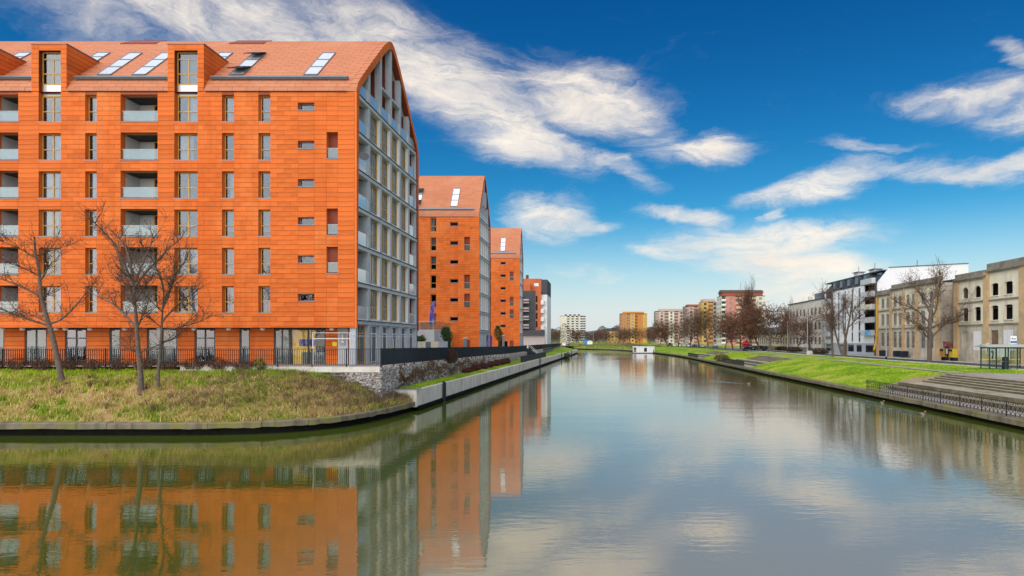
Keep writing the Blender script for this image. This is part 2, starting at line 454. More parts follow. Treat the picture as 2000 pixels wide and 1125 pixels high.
# ------------------------------------------------------------------ ground
def grass_material(name, green, straw, brown, bias=0.0, island=False, scale=0.35):
    m, nt, b = new_mat(name)
    n1 = noise(nt, scale, 5, 0.62); n2 = noise(nt, scale * 6, 4, 0.6)
    a = nnode(nt, 'ShaderNodeMath', operation='MULTIPLY_ADD'); nt.links.new(n2.outputs['Fac'], a.inputs[0]); a.inputs[1].default_value = 0.35; nt.links.new(n1.outputs['Fac'], a.inputs[2])
    s = nnode(nt, 'ShaderNodeMath', operation='ADD'); nt.links.new(a.outputs[0], s.inputs[0]); s.inputs[1].default_value = bias - 0.17
    f = s.outputs[0]
    if island:
        g = nnode(nt, 'ShaderNodeNewGeometry')
        i = nnode(nt, 'ShaderNodeMath', operation='MULTIPLY_ADD'); nt.links.new(g.outputs['Random Per Island'], i.inputs[0]); i.inputs[1].default_value = 0.34; nt.links.new(f, i.inputs[2])
        j = nnode(nt, 'ShaderNodeMath', operation='SUBTRACT'); nt.links.new(i.outputs[0], j.inputs[0]); j.inputs[1].default_value = 0.17
        f = j.outputs[0]
    c = ramp(nt, f, [(0.30, mul(green, 0.75)), (0.46, green), (0.57, straw), (0.72, brown)])
    nt.links.new(c.outputs['Color'], b.inputs['Base Color'])
    b.inputs['Roughness'].default_value = 0.85; b.inputs['Specular IOR Level'].default_value = 0.2
    bump(nt, b, n2.outputs['Fac'], 0.5, 0.06)
    return m
GREEN = (0.24, 0.36, 0.016); LIME = (0.38, 0.54, 0.02); STRAW = (0.80, 0.63, 0.22); DRY = (0.52, 0.34, 0.18)
BANK_SOIL = grass_material('bank soil', mul(GREEN, 0.6), mul(STRAW, 0.45), mul(DRY, 0.7), 0.04)
BANK_BLADES = grass_material('bank grass blades', GREEN, STRAW, DRY, 0.05, True)
BANK_TOP = grass_material('bank top grass blades', LIME, mul(LIME, 1.1), STRAW, -0.10, True)
LAWN = grass_material('lawn', (0.15, 0.27, 0.012), (0.30, 0.38, 0.022), (0.42, 0.34, 0.12), 0.0, False, 0.30)
LAWN_BLADES = grass_material('lawn blades', (0.26, 0.46, 0.016), (0.50, 0.62, 0.03), (0.62, 0.52, 0.18), -0.01, True, 0.30)
for m_ in (BANK_BLADES, BANK_TOP, LAWN_BLADES): thin_leaf(m_, 0.2)
EARTH = M('bare winter ground', (0.17, 0.135, 0.085), 0.95, 0.3, 0.15, 0.4, stain=((0.10, 0.12, 0.03), 0.05))

def arc_resample(pts, step):
    P = [Vector(p) for p in pts]; out = [P[0]]
    for a, b in zip(P, P[1:]):
        n = max(1, int(round((b - a).length / step)))
        out += [a.lerp(b, (i + 1) / n) for i in range(n)]
    return out
def smooth_line(pts, it=3):
    P = [Vector(p) for p in pts]
    for _ in range(it):
        Q = [P[0]]
        for a, b in zip(P, P[1:]): Q += [a.lerp(b, 0.25), a.lerp(b, 0.75)]
        Q.append(P[-1]); P = Q
    return P
def normals2d(P):
    N = []
    for i in range(len(P)):
        d = P[min(i + 1, len(P) - 1)] - P[max(i - 1, 0)]
        N.append(Vector((d.y, -d.x)).normalized())
    return N

# left front quay: straight past the trees, then curving up the canal
QUAY_L = smooth_line([(-90, 33.2), (-24.5, 33.2), (-20.5, 33.35), (-17.2, 34.3), (-15.1, 36.4), (-14.1, 39.8), (-13.45, 45.0)], 3)
# left concrete canal wall and the bend beyond it
WALL_L = [Vector((-13.35, 45.0)), Vector((-8.6, 240.0)), Vector((-10.5, 258.0))]
# right quay
QUAY_R = smooth_line([(24.0, -60), (24.2, 20), (24.4, 90), (24.9, 160), (25.0, 190), (22, 232), (15, 285), (2, 330), (-20, 356), (-60, 374), (-200, 400)], 2)

# right and far ground, one sheet lofted away from the quay
def loft(rows):
    mb = MB(); n = len(rows[0])
    for r in rows: mb.v.extend(tuple(p) for p in r)
    for i in range(len(rows) - 1):
        for j in range(n - 1):
            a = i * n + j
            mb.f.append((a, a + n, a + n + 1, a + 1)); mb.m.append(0)
    return mb
QR = arc_resample(QUAY_R, 4.0); NR = normals2d(QR)
def bank_r(off):                         # height of the right bank at a distance from the water
    xs = [0.0, 1.0, 3.0, 5.5, 8.0, 10.0, 12.0, 5000]; zs = [0.50, 0.62, 1.12, 1.65, 1.93, 2.0, 2.0, 2.0]
    return float(np.interp(off, xs, zs))
rows = []
for off in (0.2, 0.6, 1.0, 2, 3, 4.2, 5.5, 6.8, 8, 10, 12, 20, 40, 90, 300, 1200, 5000):
    rr = []
    for p, nv in zip(QR, NR):
        q = p + nv * off
        z = bank_r(off)
        if (20 < p.y < 57.3 or 104.5 < p.y < 126.5 or 157.5 < p.y < 177.5) and 1.0 < off < (13 if p.y < 60 else 8.1): z = min(z, 0.30)     # the steps stand here
        rr.append((q.x, q.y, z + (0.05 * math.sin(q.x * 0.9 + q.y * 0.31) * (1 if 1.5 < off < 9 else 0))))
    rows.append(rr)
structure('ground', loft(rows), LAWN, True)
# left plateau behind the fence
def plateau(y): return float(np.interp(y, [41.8, 105, 300], [3.36, 2.86, 2.6]))
ys = [42.15, 46, 60, 80, 105, 150, 200, 258, 330, 700]
mb = loft([[(x, y, plateau(y) if y < 262 else 1.9) for y in ys] for x in (-500, -200, -80, -40, -15.05)])
structure('terrace_ground', mb, PAVING)
# left bank beyond the wall
mb = loft([[(-10.5, 256, 1.5), (-26, 285, 1.4), (-70, 318, 1.3), (-260, 345, 1.2)], [(-14, 256, 2.4), (-30, 292, 2.2), (-72, 326, 2.0), (-260, 355, 2.0)], [(-14, 256, -1), (-30, 292, -1), (-72, 326, -1), (-260, 355, -1)]])
structure('far_bank', mb, LAWN)

# ------------------------------------------------------------------ quay edges: cap stones on a dark recessed wall
def quay(name, label, line, side, step, cap_z, cap_h, cap_w, mat):
    P = arc_resample(line, step / 6); N = normals2d(P)
    root = thing(name, label, 'quay wall', (P[0].x, P[0].y, 0))
    wall = MB()
    for i in range(len(P) - 1):
        a, b = P[i] + N[i] * side * 0.32, P[i + 1] + N[i + 1] * side * 0.32
        wall.poly([(a.x, a.y, -1.2), (b.x, b.y, -1.2), (b.x, b.y, cap_z - 0.02), (a.x, a.y, cap_z - 0.02)])
    part('sheet_wall', wall, WET_SHADE, root)
    for s in range(0, len(P) - 1, 6):
        idx = list(range(s, min(s + 6, len(P) - 1) + 1))
        if len(idx) < 2: continue
        mb = MB(); n = len(idx)
        dz = random.uniform(-0.012, 0.012)
        for k, i in enumerate(idx):
            e = (P[idx[1]] - P[idx[0]]).normalized() * 0.012 if k == 0 else ((P[idx[-2]] - P[idx[-1]]).normalized() * 0.012 if k == n - 1 else Vector((0, 0)))
            for off, z in ((-0.03, cap_z - cap_h + random.uniform(-0.03, 0.03)), (-0.03, cap_z - 0.05), (0.02, cap_z), (cap_w, cap_z + 0.01), (cap_w, cap_z - cap_h)):
                q = P[i] + N[i] * side * off + e
                mb.v.append((q.x, q.y, z + dz))
        for k in range(n - 1):
            for j in range(5):
                j2 = (j + 1) % 5
                mb.f.append((k * 5 + j, k * 5 + j2, (k + 1) * 5 + j2, (k + 1) * 5 + j)); mb.m.append(0)
        mb.f.append((0, 1, 2, 3, 4)); mb.f.append(tuple((n - 1) * 5 + j for j in (4, 3, 2, 1, 0))); mb.m += [0, 0]
        part('cap_stone', mb, mat, root)
    return root
quay('quay_edge', 'mossy concrete quay edge curving below the left grass bank', QUAY_L, -1, 9.0, 0.70, 0.32, 0.62, CONCRETE_MOSS)
quay('quay_edge', 'long straight mossy quay edge along the right bank', QUAY_R, 1, 12.0, 0.60, 0.34, 0.75, CONCRETE_MOSS)

# left concrete canal wall, cast in bays
wall_root = thing('canal_wall', 'pale stained concrete canal wall beside the gabions', 'retaining wall', (-13.35, 45, 0))
Pw = arc_resample(WALL_L, 6.5); Nw = normals2d(Pw)
def wall_top(y): return float(np.interp(y, [45, 120, 240, 258], [1.55, 1.5, 1.45, 1.4]))
low = MB()
for i in range(len(Pw) - 1):
    a, b = Pw[i], Pw[i + 1]; d = (b - a).normalized() * 0.012; nv = Nw[i]
    a2, b2 = a + d, b - d
    mb = MB(); za, zb = wall_top(a.y), wall_top(b.y)
    o = nv * -0.35
    lo, hi = 0.36, None
    mb.v = [(a2.x, a2.y, lo), (b2.x, b2.y, lo), (b2.x + o.x, b2.y, lo), (a2.x + o.x, a2.y, lo), (a2.x, a2.y, za), (b2.x, b2.y, zb), (b2.x + o.x, b2.y, zb), (a2.x + o.x, a2.y, za)]
    mb.f = [(0, 3, 2, 1), (4, 5, 6, 7), (0, 1, 5, 4), (1, 2, 6, 5), (2, 3, 7, 6), (3, 0, 4, 7)]; mb.m = [0] * 6
    part('wall_bay', mb, CONCRETE, wall_root)
    o1, o2 = nv * 0.10, nv * -0.3
    low.poly([(a.x + o1.x, a.y, 0.10), (b.x + o1.x, b.y, 0.10), (b.x + o1.x, b.y, 0.30), (a.x + o1.x, a.y, 0.30)])
    low.poly([(a.x + o1.x, a.y, 0.30), (b.x + o1.x, b.y, 0.30), (b.x + o2.x, b.y, 0.38), (a.x + o2.x, a.y, 0.38)])
    low.poly([(a.x - 0.05, a.y, -1), (b.x - 0.05, b.y, -1), (b.x - 0.05, b.y, 0.2), (a.x - 0.05, a.y, 0.2)])
part('waterline_ledge', low, WET_SHADE, wall_root)
mb = MB().box(-15.3, -13.36, 44.85, 45.15, 0.3, 1.58); part('end_wall', mb, CONCRETE, wall_root)
mb = MB().box(-15.35, -13.1, 44.8, 45.25, 1.59, 1.63); part('end_coping', mb, ZINC, wall_root)
for y in (51.5, 118.0, 166.0, 205.0):
    x = float(np.interp(y, [45, 240], [-13.35, -8.6])) + 0.12
    mb = MB(); mb.tube([(x, y, -0.8), (x, y, 1.75)], [0.09, 0.09], 8)
    mb.tube([(x, y + 0.55, -0.8), (x, y + 0.55, 1.62)], [0.07, 0.07], 8)
    part('mooring_pile', mb, DARKMETAL, wall_root)
for y in (84.0, 122.0, 160.0):
    x = float(np.interp(y, [45, 240], [-13.35, -8.6])) + 0.02
    o = obj('depth_gauge', box_mesh('depth_gauge', 0.04, 0.34, 0.7, M('blue gauge enamel', (0.05, 0.13, 0.30), 0.4)) if y == 84.0 else o.data, wall_root, (x, y, 1.02))
# grass strip behind the wall
mb = loft([[(Pw[i].x - 0.30, Pw[i].y, wall_top(Pw[i].y) - 0.03) for i in range(len(Pw))], [(min(-14.85, Pw[i].x - 0.6) if Pw[i].y < 225 else -14.85, Pw[i].y, wall_top(Pw[i].y) + (0.12 if Pw[i].y < 200 else 0.9)) for i in range(len(Pw))], [(-15.2, Pw[i].y, wall_top(Pw[i].y) + (0.12 if Pw[i].y < 200 else 1.1)) for i in range(len(Pw))]])
structure('grass_strip', mb, LAWN)

# ------------------------------------------------------------------ left embankment
C_ = [(-90, 33.75), (-60, 33.75), (-40, 33.75), (-24.5, 33.75), (-21.0, 33.9), (-18.0, 34.7), (-15.7, 36.8), (-14.7, 39.9), (-14.0, 44.0), (-13.9, 44.84)]
T_ = [(-90, 42.1), (-60, 42.1), (-40, 42.1), (-24.5, 42.1), (-22.0, 42.1), (-19.5, 42.1), (-17.3, 42.1), (-15.6, 42.1), (-15.2, 43.5), (-15.1, 44.84)]
def dens(A, n):
    A = [Vector(a) for a in A]; t = np.linspace(0, len(A) - 1, n)
    return [A[min(int(k), len(A) - 2)].lerp(A[min(int(k), len(A) - 2) + 1], k - min(int(k), len(A) - 2)) for k in t]
NC = 260; NT = 36
Cd, Td = dens(C_, NC), dens(T_, NC)
def bank_h(t, run, x, y):
    d = t * run
    z = 0.66 + (0.30 * d + 0.10 * math.sin(min(d, 8.5) / 8.5 * math.pi)) if d < 8.6 else 3.36
    z = min(z, 3.34)
    w = 0.09 * math.sin(x * 1.7 + y * 2.1) + 0.07 * math.sin(x * 3.9 - y * 2.7) + 0.05 * math.sin(x * 7.3 + y * 5.1)
    return z + w * math.sin(math.pi * min(1, max(0, t)))
bank_pts = np.zeros((NT + 1, NC, 3))
for j in range(NC):
    run = (Td[j] - Cd[j]).length
    for i in range(NT + 1):
        p = Cd[j].lerp(Td[j], i / NT)
        bank_pts[i, j] = (p.x, p.y, bank_h(i / NT, run, p.x, p.y))
mb = loft([[tuple(bank_pts[i, j]) for j in range(NC)] for i in range(NT + 1)])
structure('embankment', mb, BANK_SOIL, True)

def blades(name, pos, hgt, wid, lean, mat):
    """one bent two-segment blade at every position"""
    n = len(pos); a = rng.uniform(0, 2 * math.pi, n); d = np.stack([np.cos(a), np.sin(a), np.zeros(n)], 1)
    la = rng.uniform(0, 2 * math.pi, n); l = np.stack([np.cos(la), np.sin(la), np.zeros(n)], 1) * (lean * rng.uniform(0.2, 1, n))[:, None] * hgt[:, None]
    up = np.zeros((n, 3)); up[:, 2] = hgt
    v = np.empty((n, 5, 3))
    v[:, 0] = pos - d * wid[:, None] / 2; v[:, 1] = pos + d * wid[:, None] / 2
    mid = pos + up * 0.6 + l * 0.35
    v[:, 2] = mid + d * wid[:, None] * 0.35; v[:, 3] = mid - d * wid[:, None] * 0.35
    v[:, 4] = pos + up * np.sqrt(np.clip(1 - (lean * 0.5) ** 2, 0.2, 1)) + l
    base = np.arange(n)[:, None] * 5
    f = np.concatenate([base + np.array([[0, 1, 2]]), base + np.array([[0, 2, 3]]), base + np.array([[3, 2, 4]])], 0)
    # keep the three faces of each blade together
    me = np_mesh(name, v.reshape(-1, 3), f, mat)
    return me
def sample_loft(B, n, tmin, tmax, jmin=0, jmax=None):
    I, J, _ = B.shape; jmax = J - 1 if jmax is None else jmax
    i = rng.uniform(tmin * (I - 1), tmax * (I - 1) - 1e-4, n); j = rng.uniform(jmin, jmax - 1e-4, n)
    i0 = i.astype(int); j0 = j.astype(int); fi = (i - i0)[:, None]; fj = (j - j0)[:, None]
    return (B[i0, j0] * (1 - fi) * (1 - fj) + B[i0 + 1, j0] * fi * (1 - fj) + B[i0, j0 + 1] * (1 - fi) * fj + B[i0 + 1, j0 + 1] * fi * fj)
def clumped(P, k, spread):
    c = P[rng.integers(0, len(P), len(P) * k)]
    c = c + np.concatenate([rng.normal(0, spread, (len(c), 2)), np.zeros((len(c), 1))], 1)
    return c
JL = int(NC * 1.6 / 9)                                # leave out the far left, out of view
P1 = clumped(sample_loft(bank_pts, 9000, 0.0, 0.80, JL), 11, 0.12)
h1 = rng.uniform(0.12, 0.42, len(P1)); w1 = rng.uniform(0.02, 0.05, len(P1))
o = obj('bank_grass', blades('bank_grass', P1, h1, w1, 0.9, BANK_BLADES)); o['kind'] = 'stuff'
tag(o, 'tufts of dry and green grass covering the left bank', 'grass')
P2 = clumped(sample_loft(bank_pts, 3200, 0.60, 0.99, JL, int(NC * 0.62)), 10, 0.14)
h2 = rng.uniform(0.10, 0.28, len(P2)); w2 = rng.uniform(0.025, 0.05, len(P2))
o = obj('bank_top_grass', blades('bank_top_grass', P2, h2, w2, 0.7, BANK_TOP)); o['kind'] = 'stuff'
tag(o, 'fresh green grass along the top of the left bank', 'grass')
# tall tufts that stand out of the turf
def tufts(name, label, n, t0, t1, h, mat):
    c = sample_loft(bank_pts, n, t0, t1, JL)
    P = np.repeat(c, 46, 0); a = rng.uniform(0, 6.283, len(P)); r_ = np.abs(rng.normal(0, 0.13, len(P)))
    P = P + np.stack([np.cos(a) * r_, np.sin(a) * r_, np.zeros(len(P))], 1)
    hh = np.repeat(rng.uniform(h[0], h[1], n), 46) * rng.uniform(0.5, 1.1, len(P))
    o = obj(name, blades(name, P, hh, rng.uniform(0.015, 0.035, len(P)), 0.95, mat)); o['kind'] = 'stuff'
    tag(o, label, 'grass')
tufts('green_tufts', 'taller green grass tufts dotted over the left bank', 330, 0.02, 0.95, (0.22, 0.5), thin_leaf(M('tuft green', (0.28, 0.44, 0.02), 0.8, 0.3, 0.6, 0, 0.2, island=0.4), 0.2))
tufts('straw_tufts', 'taller straw coloured grass tufts dotted over the left bank', 420, 0.02, 0.75, (0.25, 0.6), thin_leaf(M('tuft straw', (0.80, 0.63, 0.28), 0.8, 0.2, 0.6, 0, 0.2, island=0.4), 0.2))
tufts('brown_scrub', 'brown withered scrub in clumps on the left bank', 260, 0.15, 0.85, (0.25, 0.6), thin_leaf(M('tuft brown', (0.34, 0.21, 0.12), 0.85, 0.3, 0.6, 0, 0.2, island=0.5), 0.2))
# dry weed stalks and brambles in the middle of the bank
P3 = clumped(sample_loft(bank_pts, 420, 0.12, 0.92, int(NC * 0.30), NC - 8), 14, 0.28)
h3 = rng.uniform(0.35, 0.95, len(P3)); w3 = rng.uniform(0.012, 0.03, len(P3))
WEED = M('dry weed stalk', (0.22, 0.14, 0.09), 0.9, 0.3, 2.0, 0, island=0.5)
o = obj('dry_weeds', blades('dry_weeds', P3, h3, w3, 1.1, WEED)); o['kind'] = 'stuff'
tag(o, 'brown dry weeds and brambles on the left bank', 'weeds')
# lawn blades on the right bank
def right_pts(n, y0, y1, o0, o1):
    y = y0 * (y1 / y0) ** rng.uniform(0, 1, n); off = rng.uniform(o0, o1, n)
    x = np.interp(y, [p.y for p in QR if p.y < 190], [p.x for p in QR if p.y < 190]) + off
    z = np.interp(off, [0.0, 1.0, 3.0, 5.5, 8.0, 10.0, 12.0], [0.50, 0.62, 1.12, 1.65, 1.93, 2.0, 2.0])
    return np.stack([x, y, z - 0.02], 1)
P4 = clumped(np.concatenate([right_pts(5200, 58.2, 150, 0.9, 9.0), right_pts(1500, 58.5, 130, 10, 24)]), 7, 0.14)
P4 = P4[~((P4[:, 1] > 104) & (P4[:, 1] < 127) & (P4[:, 0] < 34.2))]
P4 = P4[(P4[:, 0] < 46) & (P4[:, 1] > 58.0) & (P4[:, 0] > 25.3)]
h4 = rng.uniform(0.06, 0.18, len(P4)); w4 = rng.uniform(0.03, 0.06, len(P4))
o = obj('lawn_grass', blades('lawn_grass', P4, h4, w4, 0.6, LAWN_BLADES)); o['kind'] = 'stuff'
tag(o, 'bright green lawn grass on the right bank', 'grass')
P5 = clumped(np.stack([rng.uniform(-14.7, -13.8, 1500), rng.uniform(46, 75, 1500), np.full(1500, 1.55)], 1), 5, 0.1)
o = obj('strip_grass', blades('strip_grass', P5, rng.uniform(0.05, 0.15, len(P5)), rng.uniform(0.03, 0.05, len(P5)), 0.6, LAWN_BLADES)); o['kind'] = 'stuff'
tag(o, 'green grass strip between the gabions and the canal wall', 'grass')
# ------------------------------------------------------------------ the three orange apartment buildings
SC = 25.75                              # pixels of the survey photograph per metre on the front facade
def FX(p): return (p - 1171.0) / SC
XG = -18.56                             # plane of the canal-side gables
DEP = 16.0
PROF = [(0, 24.05), (0.10, 24.45), (0.32, 24.88), (0.70, 25.30), (1.5, 26.10), (3.0, 27.57), (4.5, 29.02), (6.0, 30.42), (6.9, 31.14), (7.5, 31.48), (8.0, 31.6)]
PROF = PROF + [(DEP - u, z) for u, z in reversed(PROF[:-1])]
INNER = [(0.50, 24.0), (0.58, 24.30), (0.75, 24.62), (1.1, 24.98), (1.85, 25.70), (3.35, 27.15), (4.85, 28.58), (6.3, 29.92), (7.05, 30.52), (7.55, 30.82), (8.0, 30.95)]
INNER = INNER + [(DEP - u, z) for u, z in reversed(INNER[:-1])]
def roof_z(u): return float(np.interp(u, [p[0] for p in PROF], [p[1] for p in PROF]))
def inner_z(u): return float(np.interp(u, [p[0] for p in INNER], [p[1] for p in INNER]))
def roof_u(z): return float(np.interp(z, [p[1] for p in PROF[:11]], [p[0] for p in PROF[:11]]))
SILLS = [21.78 - 2.9 * k for k in range(6)]
COURSE = 2.9 / 8

def window_meshes():
    W = {}
    for key, w, h, cols in (('wide', 1.67, 2.0, 2), ('narrow', 0.86, 2.0, 1), ('french', 1.75, 2.36, 2)):
        t = 0.075
        fr = MB()
        fr.box(-w / 2, w / 2, -0.05, 0.03, 0, t); fr.box(-w / 2, w / 2, -0.05, 0.03, h - t, h)
        fr.box(-w / 2, -w / 2 + t, -0.05, 0.03, t, h - t); fr.box(w / 2 - t, w / 2, -0.05, 0.03, t, h - t)
        hb = 0.40 * h
        fr.box(-w / 2 + t, w / 2 - t, -0.045, 0.025, hb, hb + t)
        panes = []
        xs = [-w / 2 + t, w / 2 - t]
        if cols == 2:
            fr.box(-0.06, 0.06, -0.042, 0.022, t, hb); fr.box(-0.06, 0.06, -0.042, 0.022, hb + t, h - t)
            xs = [-w / 2 + t, -0.06, 0.06, w / 2 - t]
        for k in range(0, len(xs), 2):
            for z0, z1 in ((t, hb), (hb + t, h - t)):
                panes.append((MB().box(xs[k], xs[k + 1], -0.012, 0.0, z0, z1).mesh('pane', PANE)))
        cur = []
        for side in ((-1,), (1,), (-1, 1)):                 # drawn left, drawn right, both: wavy cloth
            cb = MB()
            for sgn in side:
                span = w * (0.46 if len(side) == 2 else 0.62); x0 = sgn * (w / 2 - 0.02)
                n = 18; pts = [(x0 - sgn * span * i / n, 0.16 + 0.035 * math.sin(i * 1.9)) for i in range(n + 1)]
                for (xa, ya), (xb, yb) in zip(pts, pts[1:]): cb.poly([(xa, ya, 0.04), (xb, yb, 0.04), (xb, yb, h - 0.02), (xa, ya, h - 0.02)])
            cur.append(cb.mesh('curtain', CURTAIN, True))
        bl = MB()
        n = 12
        for i in range(n): bl.box(-w / 2 + 0.05, w / 2 - 0.05, 0.10, 0.115, h - 0.05 - (i + 1) * 0.13, h - 0.06 - i * 0.13)
        roll = MB().box(-w / 2 + 0.05, w / 2 - 0.05, 0.10, 0.115, h * 0.42, h - 0.03)
        low_c = MB().box(-w / 2 + 0.05, w / 2 - 0.05, 0.10, 0.115, 0.05, h * 0.42)
        W[key] = dict(w=w, h=h, frame=fr.mesh('window', WOOD), panes=panes, cur=cur + [bl.mesh('blind', BLIND), roll.mesh('blind', BLIND), low_c.mesh('half_curtain', CURTAIN)],
                      sill=MB().box(-w / 2 - 0.10, w / 2 + 0.10, -0.36, -0.06, -0.07, -0.003).mesh('sill', ZINC))
    return W
WIN = window_meshes()
def place_window(root, key, x, y, z, detail=2, rot=None, mat=None, dress=0.72):
    d = WIN[key]
    o = obj('window', d['frame'], root, (x, y, z))
    for pm in d['panes']: obj('pane', pm, o, (x, y, z))
    if detail >= 2:
        obj('sill', d['sill'], o, (x, y, z))
    if random.random() < dress:
        cm = random.choice(d['cur'][:3] * 2 + d['cur'][3:])
        obj(cm.name.split('.')[0], cm, o, (x, y, z))
    return o
def rot_window(root, key, x, y, z, ang, dress=0.35):
    o = place_window(root, key, x, y, z, 1, dress=dress)
    o.rotation_euler = (0, 0, ang)
    return o

def panel_rects(x0, x1, z0, z1, openings, stagger=True):
    """cladding rectangles round the openings: strips between opening edges, cut into courses"""
    xe = sorted({round(v, 3) for v in [x0, x1] + [e for o in openings for e in (o[0], o[1])] if x0 <= v <= x1})
    out = []
    nc = int(math.ceil((z1 - z0) / COURSE - 1e-6))
    for a, b in zip(xe, xe[1:]):
        if b - a < 0.05: continue
        blocks = sorted((o[2], o[3]) for o in openings if o[0] < (a + b) / 2 < o[1])
        for c in range(nc):
            ca, cb = z1 - (c + 1) * COURSE, z1 - c * COURSE
            ca = max(ca, z0)
            segs = [(ca, cb)]
            for bz0, bz1 in blocks:
                ns = []
                for s0, s1 in segs:
                    if bz1 <= s0 or bz0 >= s1: ns.append((s0, s1)); continue
                    if bz0 > s0: ns.append((s0, bz0))
                    if bz1 < s1: ns.append((bz1, s1))
                segs = ns
            w = b - a
            n = max(1, int(round(w / 1.15)))
            cuts = [a + w * i / n for i in range(n + 1)]
            if stagger and c % 2 and n > 1: cuts = [a] + [a + w * (i + 0.5) / n for i in range(n)] + [b]
            for s0, s1 in segs:
                if s1 - s0 < 0.06: continue
                for q0, q1 in zip(cuts, cuts[1:]): out.append((q0, q1, s0, s1))
    return out

def wall_with_holes(mb, x0, x1, z0, z1, y, openings, depth, m_wall=0, m_rev=1):
    xe = sorted({round(v, 3) for v in [x0, x1] + [e for o in openings for e in (o[0], o[1])] if x0 <= v <= x1})
    ze = sorted({round(v, 3) for v in [z0, z1] + [e for o in openings for e in (o[2], o[3])] if z0 <= v <= z1})
    for a, b in zip(xe, xe[1:]):
        run = None
        for c, d in zip(ze, ze[1:]):
            hole = any(o[0] < (a + b) / 2 < o[1] and o[2] < (c + d) / 2 < o[3] for o in openings)
            if not hole:
                run = (run[0], d) if run else (c, d)
            if (hole or d == ze[-1]) and run:
                mb.poly([(a, y, run[0]), (b, y, run[0]), (b, y, run[1]), (a, y, run[1])], m_wall); run = None
    for a, b, c, d, *_ in openings:
        yb = y + depth
        mb.poly([(a, y, c), (a, y, d), (a, yb, d), (a, yb, c)], m_rev); mb.poly([(b, y, c), (b, yb, c), (b, yb, d), (b, y, d)], m_rev)
        mb.poly([(a, y, d), (b, y, d), (b, yb, d), (a, yb, d)], m_rev); mb.poly([(a, y, c), (a, yb, c), (b, yb, c), (b, y, c)], m_rev)

COLUMNS = [  # kind, left and right edge in survey pixels, dormer edges
    ('wide', -365, -322, (-379, -309)), ('loggia', -260, -188, None), ('narrow', -141, -119, None), ('wide', -76, -33, (-90, -22)),
    ('loggia', -8, 36, None), ('wide', 76, 119, (62, 130)), ('narrow', 167, 189, None), ('loggia', 236, 308, None), ('wide', 341, 386, (328, 398)),
    ('narrow', 434, 457, None), ('narrow', 505, 528, None), ('slit', 582, 614, None), ('corner', 638, 660, None)]
SKYLIGHTS = [(-22.45, 3), (-28.2, 3), (-31.0, 2), (-33.9, 2), (-35.8, 3), (-38.5, 3), (-41.2, 2), (-44.9, 2), (-47.7, 2), (-52.0, 3)]

